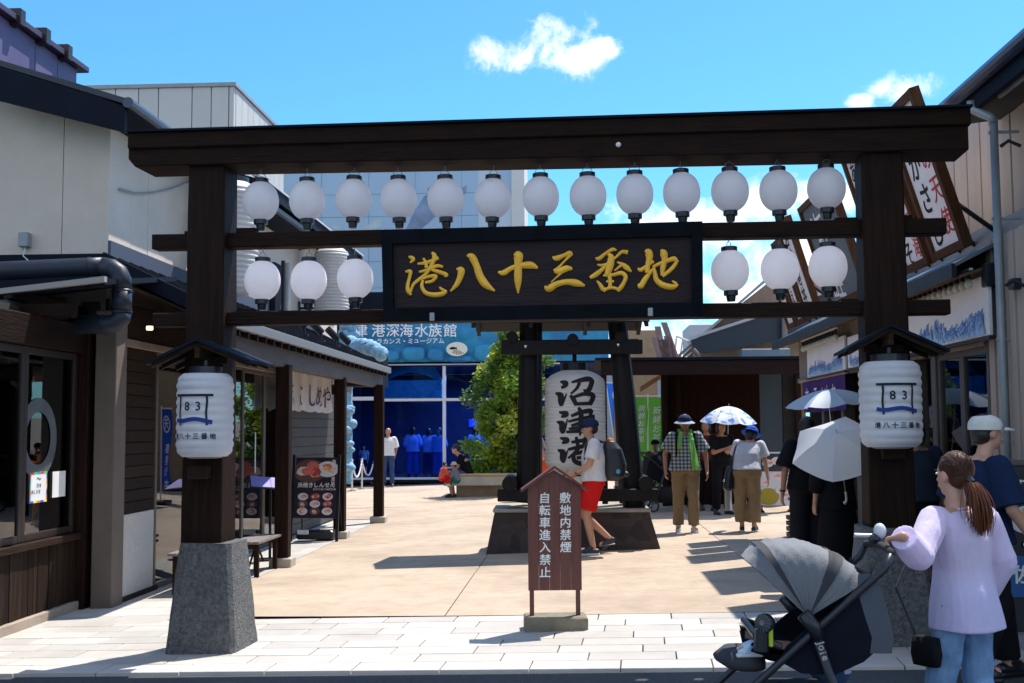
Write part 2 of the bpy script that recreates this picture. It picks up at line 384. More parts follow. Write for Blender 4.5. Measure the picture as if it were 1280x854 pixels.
# white pavers, running bond
pv = MB(GATE); pv.box(-9, 9, KY, FY + .9, -.1, -.062); pv.v = [(x, y, z - gz(.2) + gz(x)) for x, y, z in pv.v]
pave = pv.build('pavement', mat('paver_joint', (.10, .085, .075), rough=.95), kind='structure')
NR = 8; RD = (FY - KY) / NR; TL = .6
k = 0
for r_ in range(NR):
    off = (r_ * .5 % 1 + (r_ % 3) * .12) * TL
    x = -6.0 + off
    while x < 5.2:
        zj = random.uniform(-.0015, .0015)
        b = MB(); 
        vs, fs = rbox_(x + .0045, x + TL - .0045, KY + r_ * RD + .0045, KY + (r_ + 1) * RD - .0045, -.06, zj, .003)
        W = [GATE @ Vector((a, c_, 0)) for a, c_, _ in vs]
        b.add([(p_.x, p_.y, v[2] + gz(p_.x)) for p_, v in zip(W, vs)], fs)
        b.build('kerb_stone' if r_ == 0 else 'paver', pav_m[k % 3] if r_ else pav_m[1], pave); x += TL; k += 1 + (random.random() < .4)
# pavers running back along the left shops
sp = MB(); sp.M = I4; local_box(sp, YARD, -6, -3.6, 10.2, 21.2, -.1, -.056); side = sp.build('side_pavement', MATS['paver_joint'], kind='structure')
v = 9.95; r_ = 0
while v < 21:
    u = -4.75 + (.3 if r_ % 2 else 0) - .6
    while u < -3.66:
        a, b_ = u + .003, min(u + .6, -3.62) - .003
        if b_ - a > .02 and b_ > -4.7:
            b = MB(); local_box(b, YARD, a, b_, v + .003, v + .447, -.05, random.uniform(.0, .002) - .001, .003)
            b.build('paver', random.choice(pav_m), side)
        u += .6
    v += .45; r_ += 1

# ================================================================== THE GATE
def z0g(x): return gz((GATE @ Vector((x, 0, 0))).x) - gz(.2)      # ground height under the gate in gate coordinates
gate = empty('timber_gate', GATE @ Vector((0, 0, 0)), 'big dark timber gate with two posts on grey stone bases spanning the entrance', 'gate')
LX0 = GP(261, 640).x; LX1 = GP(266.5, 230).x; RX0 = GP(1111, 640).x; RX1 = GP(1098, 230).x
PXL = (LX0 + LX1) / 2; PXR = (RX0 + RX1) / 2
TOPB = GP(640, 193).z                                # underside of the top beam near the middle
for cx, sgn in ((PXL, -1), (PXR, 1)):
    g0 = z0g(cx); zb = g0 + .80
    b = MB(GATE)
    lo = .275; hi = .20
    rows = []
    for i in range(9):
        t = i / 8; h = lo + (hi - lo) * t; z = g0 - .05 + (zb - g0 + .05) * t; row = []
        ch = .03
        for (ax, ay) in ((-h + ch, -h), (h - ch, -h), (h, -h + ch), (h, h - ch), (h - ch, h), (-h + ch, h), (-h, h - ch), (-h, -h + ch)):
            j = noise.noise(Vector((ax * 6, ay * 6, z * 7 + sgn))) * .028
            row.append((cx + (.045 if sgn < 0 else -.01) + ax * (1 + j), ay * (1 + j), z))
        rows.append(row)
    b.grid(rows, close=True); nn = len(rows[0]); b.add([GATE.inverted() @ (GATE @ Vector(p_)) for p_ in rows[-1]], [tuple(range(nn))])
    b.build('stone_base', stone, gate)
    # foot collar and post, slightly tapered, slightly irregular
    b = MB(GATE); rows = []
    for i in range(13):
        t = i / 12; z = zb - .01 + (TOPB + .05 - zb) * t; h = .158 - .014 * t; row = []
        for ax, ay in ((-1, -1), (1, -1), (1, 1), (-1, 1)):
            for s_ in (0, 1):
                ch = .012; px_ = ax * h; py_ = ay * h
                if (ax * ay > 0) == (s_ == 0): q = (px_, py_ - ay * ch)
                else: q = (px_ - ax * ch, py_)
                row.append((cx + q[0] + noise.noise(Vector((ax, ay, z * 1.4))) * .004, q[1], z))
        rows.append(row)
    # fix ordering around the section
    cxm = cx
    rows = [sorted(rw, key=lambda p_: math.atan2(p_[1], p_[0] - cxm)) for rw in rows]
    b.grid(rows, close=True); b.build('post', dw_z, gate)
    b = MB(GATE); b.bbox(cx - .075, cx + .075, -.158 - .09, -.155, g0 + 1.28, g0 + 1.38, .004); b.build('bracket', bw_x, gate)
# beams
def beam(name, pxl, pyl, pxr, pyr, hh, y0, y1, m=dw_x, ends=.0, parent=None):
    a = GP(pxl, pyl, y0); c_ = GP(pxr, pyr, y0)
    b = MB(GATE); n = 16; rows = []
    for i in range(n + 1):
        t = i / n; x = a.x + (c_.x - a.x) * t; z = a.z + (c_.z - a.z) * t; j = noise.noise(Vector((x * 1.3, z, 3))) * .004
        bot = z - hh
        if ends and i == 0: bot += ends
        if ends and i == 1: x = a.x + ends * 1.0
        c1 = .008
        rows.append([(x, y0 + c1, z + j), (x, y0, z - c1 + j), (x, y0, bot + c1 + j), (x, y0 + c1, bot + j), (x, y1 - c1, bot + j), (x, y1, bot + c1 + j), (x, y1, z - c1 + j), (x, y1 - c1, z + j)])
    b.grid(rows, close=True); b.add(rows[0], [(7, 6, 5, 4, 3, 2, 1, 0)]); b.add(rows[-1], [tuple(range(8))])
    return b.build(name, m, parent or gate)
beam('top_cap', 160, 166, 1213, 134, GP(640, 148).z - GP(640, 168).z, -.225, .225)
beam('top_beam', 161, 180, 1210, 157, GP(640, 166).z - GP(640, 194).z, -.195, .195, ends=.05)
cov = MB(GATE); a = GP(157, 165, -.25); c_ = GP(1216, 133, -.25)
cov.slab([(a.x, -.255, a.z + .0), (c_.x, -.255, c_.z + .0), (c_.x, .255, c_.z), (a.x, .255, a.z)], (0, 0, .016)); cov.build('metal_flashing', navymetal, gate)
beam('upper_rail', 190, 293, 1183, 272, .115, -.075, .075)
beam('lower_rail', 191, 391, 1188, 374, .105, -.075, .075)
for (x0, x1, y) in ((228, 243, 288), (293, 316, 284), (1045, 1074, 271), (1120, 1142, 268), (228, 243, 388), (293, 316, 386), (1050, 1074, 373), (1122, 1140, 372)):
    a = GP(x0, y, -.09); c_ = GP(x1, y + 7, -.09); b = MB(GATE)
    b.hexa([(a.x, -.05, c_.z - .01), (c_.x, -.05, c_.z - .01), (c_.x, .05, c_.z - .01), (a.x, .05, c_.z - .01)], [(a.x, -.05, a.z), (c_.x, -.05, a.z), (c_.x, .05, a.z), (a.x, .05, a.z)])
    b.build('wedge', dw_x, gate)
b = MB(GATE); a = GP(773, 181, -.2); b.ell(a, .02, .02, .02, 8, 6); b.build('bird_dropping', white, gate)
# small pent roofs above the big lanterns
def small_roof(apx, apy, lx, ly, rx, ry):
    a = GP(apx, apy, -.36); l_ = GP(lx, ly, -.36); r_ = GP(rx, ry, -.36)
    o = empty('lantern_roof', GATE @ Vector((a.x, -.2, a.z)))
    o.location = Vector(o.location) - wloc(gate); o.parent = gate
    for e, s_ in ((l_, -1), (r_, 1)):
        b = MB(GATE); b.slab([(a.x, -.44, a.z), (e.x, -.44, e.z), (e.x, .12, e.z), (a.x, .12, a.z)][::s_], (0, 0, .022)); b.build('roof_slope', navymetal, o)
        b = MB(GATE)
        for y in (-.40, -.22, .04):
            b = MB(GATE); b.slab([(a.x, y, a.z - .035), (e.x - (e.x - a.x) * .08, y, e.z - .032 + (a.z - e.z) * .08), (e.x - (e.x - a.x) * .08, y + .04, e.z - .032 + (a.z - e.z) * .08), (a.x, y + .04, a.z - .035)], (0, 0, .033)); b.build('rafter', bw_x, o)
    b = MB(GATE); b.bbox(a.x - .02, a.x + .02, -.42, -.14, a.z - .13, a.z - .045); b.bbox(a.x - .14, a.x + .14, -.17, -.145, a.z - .16, a.z - .10); b.build('ridge_beam', bw_y, o)
    return o
small_roof(250, 427, 187, 457, 317, 455); small_roof(1111, 409, 1056, 441, 1184, 441)

# ---- round white lanterns, one built with its parts then copied
def round_lantern():
    r = empty('round_lantern', (0, 0, 0)); R_ = .139; prof = []
    for i in range(33):
        t = i / 32; ph = -math.pi * .43 + math.pi * .86 * t
        rr = R_ * math.cos(ph) * (1 + .10 * math.cos(ph) ** 2 * (1 if ph > 0 else .2) * 0) ; rr = R_ * (math.cos(ph) ** .84)
        if ph < 0: rr = R_ * (math.cos(ph) ** .95)
        prof.append((rr + (.0006 if i % 2 else -.0006), .155 * math.sin(ph)))
    MB().lathe(prof, n=32).build('globe', paperw, r, smooth=True)
    MB().lathe([(.058, .150), (.060, .152), (.060, .178), (.05, .182)], n=24).build('top_ring', blackp, r, smooth=False)
    MB().lathe([(.03, -.225), (.034, -.2), (.036, -.185), (.053, -.180), (.053, -.145), (.046, -.140)], n=24).build('socket', blackp, r)
    w_ = MB(); w_.tube([(-.045, 0, .18), (-.03, 0, .21), (0, 0, .222), (.03, 0, .21), (.045, 0, .18)], .0028, 5); w_.tube([(0, 0, .222), (.002, 0, .24), (0, .0, .262)], .0035, 5)
    w_.build('hanger', greymetal, r); return r
proto = round_lantern(); first = True
top = [(326, 252), (384, 251), (442, 249), (498.5, 249), (557, 248.5), (616, 248.5), (676, 246.5), (735, 245.5), (793.5, 243.5), (852, 241.5), (912.5, 239.5), (973, 239), (1033, 236)]
low = [(328, 351), (386, 351), (444, 349), (912.5, 339), (975, 337), (1035, 334)]
ords = ['first', 'second', 'third', 'fourth', 'fifth', 'sixth', 'middle seventh', 'eighth', 'ninth', 'tenth', 'eleventh', 'twelfth', 'last']
for i, (px, py) in enumerate(top + low):
    o = proto if first else copy_tree(proto); first = False
    p_ = GATE @ GP(px, py, .0); o.location = p_; o.rotation_euler = (random.uniform(-.025, .025), random.uniform(-.03, .03), random.uniform(0, 6))
    if i < 13: lab = '%s round white lantern from the left in the top row under the main beam' % ords[i]
    else:
        q = i - 13; lab = '%s round white lantern of the short lower row %s the name board' % (('left', 'middle', 'right')[q % 3], 'left of' if q < 3 else 'right of')
    tag(o, lab, 'lantern', 'round white lanterns hanging in the gate')
# loose wire drooping along the top row
wr = MB(GATE); pts = []
for i in range(13):
    a = GP(top[i][0], top[i][1] - 38, 0)
    pts.append((a.x, .03, TOPB - .005)); 
    if i < 12:
        c_ = GP(top[i + 1][0], top[i + 1][1] - 38, 0); pts.append(((a.x + c_.x) / 2, .05, TOPB - .012 - .02 * random.random())); pts.append((c_.x - .09, .03, TOPB - .02)); pts.append((c_.x - .04, .02, TOPB - .055))
wr.tube(pts, .006, 5); wr.build('cable', blackp, gate)

# ---- name board
board = empty('name_board', GATE @ GP(677, 342, -.17), 'long dark wooden name board with gold brush characters in a black frame', 'sign')
A_, B_, C_, D_ = [GP(*q, -.20) for q in ((477, 288), (878, 277), (879, 396), (480, 403))]
def bq(s, t, y=-.2):    # s,t in 0..1 on the board (t down)
    p_ = (A_ * (1 - s) + B_ * s) * (1 - t) + (D_ * (1 - s) + C_ * s) * t; return Vector((p_.x, y, p_.z))
fs_, ft_ = .033, .15
b = MB(GATE); b.slab([bq(fs_, ft_, -.175), bq(1 - fs_, ft_, -.175), bq(1 - fs_, 1 - ft_, -.175), bq(fs_, 1 - ft_, -.175)][::-1], (0, .04, 0)); b.build('panel', mat('aged_board', (.034, .020, .020), rough=.7, spec=.2, col2=(.014, .010, .012), scale=2.5, bump=.4, bscale=7, stretch=(.7, 8, 9)), board)
for q in ([(0, 0), (1, 0), (1, ft_), (0, ft_)], [(0, 1 - ft_), (1, 1 - ft_), (1, 1), (0, 1)], [(0, ft_), (fs_, ft_), (fs_, 1 - ft_), (0, 1 - ft_)], [(1 - fs_, ft_), (1, ft_), (1, 1 - ft_), (1 - fs_, 1 - ft_)]):
    b = MB(GATE); b.slab([bq(s_, t_, -.215) for s_, t_ in q][::-1], (0, .1, 0)); b.build('frame_rail', mat('black_lacquer', (.004, .005, .008), rough=.7, spec=.08, var=.4, scale=5), board)
for px, py in ((540, 396), (813, 390)):
    a = GP(px, py, -.222); b = MB(GATE); b.bbox(a.x - .018, a.x + .018, -.226, -.214, a.z - .03, a.z + .03, .003); b.build('fixing_plate', greymetal, board)
Z6 = lambda u, v_: (480 + u / 5.818, 290 + v_ / 5.818)
Z7 = lambda u, v_: (690 + u / 7.111, 290 + v_ / 7.111)
CH = [
 ('l', [[(180,180,10),(205,190,24),(212,203,22),(190,225,8)], [(155,290,8),(180,287,20),(193,292,22),(186,330,18),(172,390,20),(176,430,24),(198,460,12)],
        [(245,232,10),(290,228,18),(345,212,20),(398,188,18)], [(285,192,12),(303,220,18),(310,262,20)], [(348,150,14),(368,175,28),(355,225,22),(310,300,18),(250,350,18),(213,385,16),(192,442,12)],
        [(255,292,10),(320,275,18),(385,248,20),(430,255,12)], [(345,275,12),(395,290,22),(455,312,22),(440,326,8)], [(275,345,10),(325,325,18),(378,322,20),(352,357,18),(300,368,14)],
        [(284,350,14),(276,395,20),(300,440,24),(355,458,28),(420,452,28),(457,432,16)], [(457,435,14),(425,420,16),(404,402,10)]]),
 ('l', [[(528,270,10),(560,278,42),(556,320,36),(530,380,28),(484,433,8)], [(603,172,10),(640,182,42),(672,245,40),(700,325,46),(742,385,44),(806,430,8)]]),
 ('l', [[(830,292,10),(870,298,32),(930,262,26),(1000,245,34),(1070,243,42),(1118,264,12)], [(945,172,14),(975,172,58),(976,230,46),(975,330,46),(975,390,32),(976,448,5)]]),
 ('r', [[(4,222,10),(40,235,38),(110,208,28),(158,190,36),(180,212,10)], [(165,205,24),(110,262,14),(60,315,16),(18,345,18)], [(18,345,20),(60,352,42),(130,325,44),(182,330,16)], [(110,345,14),(45,400,10),(-8,448,6)],
        [(-66,482,8),(-30,505,52),(40,466,44),(130,446,42),(220,456,52),(292,480,14)]]),
 ('r', [[(388,230,10),(418,238,30),(480,190,22),(540,156,26),(574,164,8)], [(497,198,18),(525,225,46),(515,300,54),(490,382,40)], [(515,268,14),(575,220,18),(622,178,24),(675,184,32)],
        [(403,290,10),(440,297,18),(520,278,18)], [(512,262,20),(450,330,26),(392,378,36),(338,408,22)], [(578,268,8),(630,292,30),(668,322,38),(706,355,8)], [(555,346,8),(600,310,16),(640,290,10)],
        [(398,436,10),(425,465,24),(450,505,32),(478,527,22)], [(455,388,14),(545,382,24),(615,365,30),(655,398,30),(640,450,28),(612,495,32),(585,530,18)], [(508,385,26),(518,440,28),(515,495,26)], [(482,442,14),(550,440,16)], [(465,515,24),(530,497,22),(590,510,22)]]),
 ('r', [[(763,322,10),(790,338,28),(850,298,22),(905,262,20)], [(825,168,14),(856,182,58),(866,230,50),(852,300,36),(846,365,34)], [(768,462,14),(788,485,38),(822,430,38),(858,380,30),(905,320,14)],
        [(895,312,18),(960,282,26),(1040,252,30),(1088,240,36),(1118,272,18)], [(1108,272,26),(1062,330,28),(1005,378,26),(985,402,8)], [(968,160,14),(992,190,56),(1000,250,42),(985,320,38),(978,390,20)],
        [(905,312,16),(914,360,28),(930,428,38),(985,472,44),(1060,490,42),(1112,480,22)], [(1116,482,20),(1095,455,22),(1068,436,10)]]),
]
for fr, st in CH:
    b = MB(GATE); zf = Z6 if fr == 'l' else Z7; sc_ = (5.818 if fr == 'l' else 7.111)
    def f3(x, y, h):
        px, py = zf(x, y); p_ = GP(px, py, -.178); return (p_.x, -.181 - h / sc_ * .0058 * .9, p_.z)
    brush(b, [[(x, y, w_ * 1.16 + 3) for x, y, w_ in s_] for s_ in st], f3, dome=.75); b.build('gold_character', gold, board, smooth=True)

# ---- the two big ribbed lanterns on the posts
def ribbed(name, c, rx, hh, ribs, M, m, top_r=.62, parent=None, sag=.06):
    prof = []; n = ribs * 8
    for i in range(n + 1):
        t = i / n; z = -hh + 2 * hh * t
        e = abs(z) / hh; base = 1 if e < .74 else (1 - (1 - top_r) * ((e - .74) / .26) ** 2.2)
        prof.append((rx * base * (1 - sag * (abs(math.cos(math.pi * t * ribs)) ** 3)), z))
    return MB(M).lathe(prof, c=c, n=48).build(name, m, parent, smooth=True)
bigl = mat('lantern_vinyl', (.84, .84, .85), rough=.55, trans=.35, col2=(.68, .68, .72), scale=2.2)
def big_lantern(px, py, wpx, hpx, lab, cxe):
    c = GP(px, py, -.36); s_ = 8.3 / FPX; dd = (GATE @ c).y / FPX; rx = wpx / 2 * dd; hh = hpx / 2 * dd
    o = empty('post_lantern', GATE @ c, lab, 'lantern', 'big ribbed lanterns on the gate posts')
    ribbed('lantern_body', c, rx, hh, 10, GATE, bigl, .80, o, sag=.035)
    t = MB(GATE); t.lathe([(rx * .58, hh - .005), (rx * .58, hh + .05), (rx * .5, hh + .055), (.02, hh + .056), (.02, hh + .10)], c=c, n=28); t.build('top_ring', blackp, o)
    t = MB(GATE); t.lathe([(rx * .5, -hh - .012), (rx * .6, -hh - .008), (rx * .6, -hh + .008)], c=c, n=28); t.build('bottom_ring', greymetal, o)
    # printed emblem wraps round the paper
    def wrapp(x, z, e=.004): 
        th = x / rx; rr = rx * 1.010 + e * .3; return (c.x + rr * math.sin(th), c.y - rr * math.cos(th), c.z + z)
    e = MB(GATE); u = dd
    def strip(pts, wd):
        for i in range(len(pts) - 1):
            (x0, z0), (x1, z1) = pts[i], pts[i + 1]; dx, dz = x1 - x0, z1 - z0; l_ = math.hypot(dx, dz); nx, nz_ = -dz / l_ * wd / 2, dx / l_ * wd / 2
            k = 4
            e.grid([[wrapp(x0 + dx * j / k + nx * s2, z0 + dz * j / k + nz_ * s2) for s2 in (-1, 1)] for j in range(k + 1)])
    k = cxe
    strip([(-26 * u + k, 24 * u), (26 * u + k, 24 * u)], 3 * u)
    for sx_ in (-18, 18): strip([(sx_ * u + k + (math.sin(j) * .5 * u), (24 - j * 4.6) * u) for j in range(9)], 2.7 * u)
    e.build('printed_frame', blackink, o)
    e = MB(GATE); strip([((-26 + j * 3) * u + k, (-5.5 - 1.6 * math.sin(j * .42 + .4) - (0.12 * j)) * u) for j in range(18)], 5 * u); e.build('printed_wave', blueink, o)
    e = MB(GATE); 
    for dg_, dx_ in (('8', -6.5), ('3', 7.7)):
        tx = MB(); write(tx, dg_, (k + dx_ * u, 0, 0), (1, 0, 0), (0, 1, 0), 15 * u, off=.02); e = MB(GATE); e.add([wrapp(x, 10.5 * u + y) for x, y, z in tx.v], tx.f); e.build('printed_digit', blackink, o)
    e = MB(GATE)
    tx = MB(); write(tx, '港八十三番地', (k - 25 * u, 0, 0), (1, 0, 0), (0, 1, 0), 8 * u, vertical=False, pitch=1.27, off=.03)
    e.add([wrapp(x, -26 * u + y) for x, y, z in tx.v], tx.f); e.build('printed_writing', blackink, o)
    return o
big_lantern(256.5, 519, 70, 103, 'big ribbed white lantern marked 83 on the left gate post', -.02)
big_lantern(1113, 505.5, 76, 106, 'big ribbed white lantern marked 83 on the right gate post', .01)

# ================================================================== NOTICE SIGN
sg = G(694, 786); S = Matrix.Translation(sg) @ Matrix.Rotation(R(2), 4, 'Z') @ Matrix.Diagonal((1, 1, .965, 1)); u = sg.y / FPX
sign = empty('notice_sign', sg, 'small red brown roofed notice board on two legs standing on the pavers', 'sign')
redw = mat('oxblood_paint', (.125, .036, .026), rough=.5, var=.22, scale=3, bump=.25, bscale=8, stretch=(9, 9, .7))
b = MB(S); b.bbox(-38 * u, 39 * u, -.13, .15, -.03, 17 * u, .012); b.build('concrete_foot', mat('weathered_concrete', (.24, .21, .15), rough=.9, col2=(.15, .13, .09), scale=9, bump=.5), sign)
for sx_ in (-1, 1):
    b = MB(S); x = sx_ * 28.5 * u; b.bbox(x - .017, x + .017, -.02, .02, 15 * u, 185 * u, .004); b.build('leg', redw, sign)
b = MB(S); n = 5
for i in range(n): 
    x0 = -33 * u + 66 * u * i / n; b.bbox(x0 + .0008, x0 + 66 * u / n - .0008, -.035, -.018, 49 * u, 182 * u, .0015)
b.build('board', redw, sign, kind=None)
b = MB(S); b.prism([(-33 * u, -.034, 181 * u), (33 * u, -.034, 181 * u), (0, -.034, 201 * u)], (0, .05, 0)); b.build('gable', redw, sign)
for s_ in (-1, 1):
    b = MB(S); b.slab([(0, -.10, 204 * u), (s_ * 41 * u, -.10, 174 * u), (s_ * 41 * u, .08, 174 * u), (0, .08, 204 * u)][::-s_], (0, 0, 3.4 * u)); b.build('roof_slope', redw, sign)
for s_, x_ in (('敷地内禁煙', 13.5), ('自転車進入禁止', -12)):
    for i, ch in enumerate(s_): tx = MB(S); write(tx, ch, (x_ * u, -.0395, (166 - 15.6 * i) * u), (1, 0, 0), (0, 0, 1), 14.5 * u, off=.022, ext=.004, shear=.05); tx.build('white_character', white, sign)

# ================================================================== LANTERN STAND (small log torii)
tl = G(612, 690); tr = G(831, 690)
C0 = (tl + tr) / 2; C0.y += .55; T = Matrix.Translation(C0) @ Matrix.Rotation(R(-1.5), 4, 'Z'); u = 14.9 / FPX
def TP(px, py, y=0.0):
    TI = T.inverted(); d = TI.to_3x3() @ pray(px, py); o = TI @ CAM; t = (y - o.y) / d.y; return o + d * t
tor = empty('lantern_stand', C0, 'black log frame on a dark stone plinth in the middle of the plaza', 'lantern stand')
pm = ramp_mat('crazy_stone', lambda n, l: (lambda v_: (l.new(n.new('ShaderNodeTexCoord').outputs['Object'], v_.inputs['Vector']), v_.outputs['Color'])[1])(n.new('ShaderNodeTexVoronoi')), [(0, (.022, .014, .012)), (1, (.06, .038, .032))], rough=.75)
pn, pl_, pb = nodes_of(pm)
vo = pn.new('ShaderNodeTexVoronoi'); vo.feature = 'DISTANCE_TO_EDGE'; vo.inputs['Scale'].default_value = 5
[q for q in pn if q.type == 'TEX_VORONOI'][0].inputs['Scale'].default_value = 5
pl_.new([q for q in pn if q.type == 'TEX_COORD'][0].outputs['Object'], vo.inputs['Vector'])
bmp = pn.new('ShaderNodeBump'); bmp.inputs['Distance'].default_value = .03; pl_.new(vo.outputs[0], bmp.inputs['Height']); pl_.new(bmp.outputs[0], pb.inputs['Normal'])
b = MB(T); h = .53
def frus(b, x0, x1, y0, y1, x2, x3, y2, y3, z0, z1): b.hexa([(x0, y0, z0), (x1, y0, z0), (x1, y1, z0), (x0, y1, z0)], [(x2, y2, z1), (x3, y2, z1), (x3, y3, z1), (x2, y3, z1)])
frus(b, -109 * u, 109 * u, -.5, .6, -98 * u, 94 * u, -.38, .48, -.08, h - .05); b.build('plinth', pm, tor)
b = MB(T); b.bbox(-98 * u - .02, 94 * u + .02, -.40, .50, h - .048, h, .012); b.build('plinth_cap', mat('plinth_cap_stone', (.33, .30, .25), rough=.85, var=.15, scale=5, bump=.3), tor)
def log(name, pts, r, m=log_m): b = MB(T); b.tube(pts, r, 14); return b.build(name, m, tor, smooth=False)
for (a0, a1) in (((659, 628), (661.5, 398)), ((793, 636), (771, 398))):
    p0 = TP(*a0, -.12); p1 = TP(*a1, -.12); log('log_post', [p0, (p0 + p1) / 2 + Vector((.008, 0, 0)), p1], [.15, .145, .125])
for (a0, a1) in (((666, 628), (668, 398)), ((786, 628), (772, 398))):
    p0 = TP(*a0, .42); p1 = TP(*a1, .22); log('log_post', [p0, p1], [.13, .11])
for (x0, x1, y, hh, yy) in ((627, 803, 434, 10, -.30), (622, 822, 619, 8, -.32)):
    p0 = TP(x0, y, yy); p1 = TP(x1, y, yy)
    b = MB(T); b.bbox(p0.x, p1.x, yy - .05, yy + .06, p0.z - hh * u, p1.z + hh * u, .01); b.build('cross_beam', log_m, tor)
for x, y in ((657, 433), (773, 431)):
    p_ = TP(x, y, -.36); b = MB(T); b.ell((p_.x, -.355, p_.z), .022, .012, .022, 10, 6); b.build('bolt', steel, tor)
for x, y in ((640, 421), (716, 424), (776, 421)):
    p_ = TP(x, y, -.4); log('end_log', [(p_.x, -.38, p_.z), (p_.x, .5, p_.z)], .075)
for x, y in ((637, 605), (808, 605)):
    p_ = TP(x, y, -.4); log('end_log', [(p_.x, -.42, p_.z), (p_.x, .5, p_.z)], .10)
# roof over the stand
rz = TP(640, 404, -.6).z; x0 = TP(588, 405, -.6).x; x1 = TP(812, 405, -.6).x
for s_ in (-1, 1):
    b = MB(T); n = 7
    ya, yb = (.05, -.62) if s_ < 0 else (.05, .7)
    b.slab([(x0, ya, rz + .3), (x1, ya, rz + .3), (x1, yb, rz), (x0, yb, rz)][::s_], (0, 0, .02)); b.build('roof_slope', log_m, tor)
    for i in range(4):
        x = x0 + .04 + (x1 - x0 - .08) * i / 3; b = MB(T); b.slab([(x - .025, ya, rz + .24), (x + .025, ya, rz + .24), (x + .025, yb, rz - .06), (x - .025, yb, rz - .06)][::s_], (0, 0, .056)); b.build('rafter', log_m, tor)
# its giant lantern
c = TP(719, 528, .02); lo = empty('giant_lantern', T @ c, 'giant white paper lantern with black brush writing hanging inside the log frame', 'lantern')
D = (T @ c).y / FPX; rx = 38 * D; hh = 64.5 * D
lam = mat('giant_lantern_paper', (.84, .82, .80), rough=.6, trans=.45, col2=(.74, .73, .71), scale=2)
ribbed('lantern_body', c, rx, hh, 30, T, lam, .45, lo, sag=.018)
b = MB(T); b.lathe([(rx * .42, hh - .01), (rx * .42, hh + .10), (.03, hh + .105), (.03, hh + .36)], c=c, n=24); b.build('top_ring', blackp, lo)
b = MB(T); b.lathe([(rx * .3, -hh - .03), (rx * .42, -hh - .02), (rx * .42, -hh + .02)], c=c, n=24); b.build('bottom_ring', blackp, lo)
L8 = [[(172,162,8),(208,172,30),(205,190,26),(180,208,10)],[(140,240,8),(175,258,34),(172,295,24),(178,318,24),(180,333,12)],[(182,328,14),(200,285,12),(217,245,5)],
 [(250,168,10),(320,152,24),(385,146,30),(385,185,26),(362,228,26),(330,222,8)],[(306,160,18),(290,205,16),(245,248,10)],[(240,258,12),(262,285,26),(282,328,20)],[(262,272,14),(340,248,22),(398,262,28),(372,325,24)],[(278,318,18),(380,314,20)],
 [(163,374,8),(208,384,30),(205,396,26),(178,408,10)],[(148,440,8),(183,456,34),(180,490,26),(186,508,24),(192,522,12)],[(194,516,14),(208,470,12),(220,420,5)],
 [(245,402,14),(310,377,22),(375,366,26),(388,380,18)],[(225,440,12),(320,418,18),(408,408,26)],[(245,468,12),(310,450,18),(378,440,18)],[(382,372,20),(372,445,18)],[(228,490,12),(310,478,18),(388,472,18)],[(212,512,14),(300,505,20),(405,503,24)],[(296,342,14),(312,380,26),(312,450,26),(304,538,8)],
 [(168,552,8),(212,565,30),(208,577,26),(182,588,10)],[(152,635,8),(187,652,34),(182,690,26),(188,708,24),(192,724,12)],[(194,716,14),(208,672,12),(222,635,5)],
 [(245,582,14),(310,572,20),(378,560,24)],[(276,545,14),(286,575,20),(288,615,16)],[(338,545,14),(335,580,20),(326,615,16)],[(222,632,14),(300,615,22),(392,598,26)],[(302,612,18),(268,655,18),(222,692,10)],[(335,620,12),(365,650,24),(412,662,18)],
 [(262,665,14),(330,650,22),(334,680,20),(280,690,16)],[(262,668,18),(262,705,24),(300,728,26),(350,724,28),(368,695,10)]]
b = MB(T)
def f8(x, y, h):
    dx = (x / 5.69 + 670 - 719) * D; z = (528 - (450 + y / 5.69)) * D; th = math.asin(max(-.98, min(.98, dx / rx))); e = abs(z) / hh
    base = 1 if e < .74 else (1 - .55 * ((e - .74) / .26) ** 2.2); rr = rx * base + .006 + h * .0006
    return (c.x + rr * math.sin(th), c.y - rr * math.cos(th), c.z + z)
brush(b, [[(x, y, w_ * 1.22 + 2) for x, y, w_ in s_] for s_ in L8], f8, dome=.05, lift=0); b.build('brush_writing', blackink, lo)
stain(cream, .5, .30, (.62, .58, .55)); stain(whitewall, .3, .3, (.7, .7, .7)); stain(stone, 3, .6, (.5, .5, .5))
# ================================================================== BUILDINGS (yard frame: u across, v along)
def yb(*a): b = MB(YARD); b.bbox(*a) if len(a) == 7 else b.box(*a); return b
def yo(name, u, v, z, label, cat, group=None): return empty(name, YARD @ Vector((u, v, z)), label, cat, group)
def Vx(px, u):                                     # v of the point of plane u=const seen in column px
    return PU(px, 536, u).y
def Zx(px, py, u): return PU(px, py, u).z
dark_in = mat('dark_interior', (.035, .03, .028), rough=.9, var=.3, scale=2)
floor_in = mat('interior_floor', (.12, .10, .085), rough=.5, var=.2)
trim = mat('bronze_frame', (.085, .068, .058), rough=.45, var=.1)
trimd = mat('dark_brown_frame', (.022, .014, .012), rough=.45, var=.2)
duct = mat('duct_blue_grey', (.018, .024, .038), rough=.45, spec=.35, var=.2, scale=2)
def windowpane(p, v0, v1, z0, z1, u, t=.008, m=gl_shop, fm=None, fw=.04, mull=(), name='window', nf=1):
    """a glazed bay in plane u between v0..v1"""
    b = MB(YARD); fm = fm or trimd
    b.bbox(u - .025, u + .02, v0, v0 + fw, z0, z1, .004); b.bbox(u - .025, u + .02, v1 - fw, v1, z0, z1, .004)
    b.bbox(u - .024, u + .019, v0 + fw, v1 - fw, z1 - fw, z1, .004); b.bbox(u - .024, u + .019, v0 + fw, v1 - fw, z0, z0 + fw, .004)
    f = b.build(name, fm, p)
    pb_ = MB(YARD); pb_.box(u - t / 2, u + t / 2, v0 + fw - .004, v1 - fw + .004, z0 + fw - .004, z1 - fw + .004); pb_.build('pane', m, f)
    return f
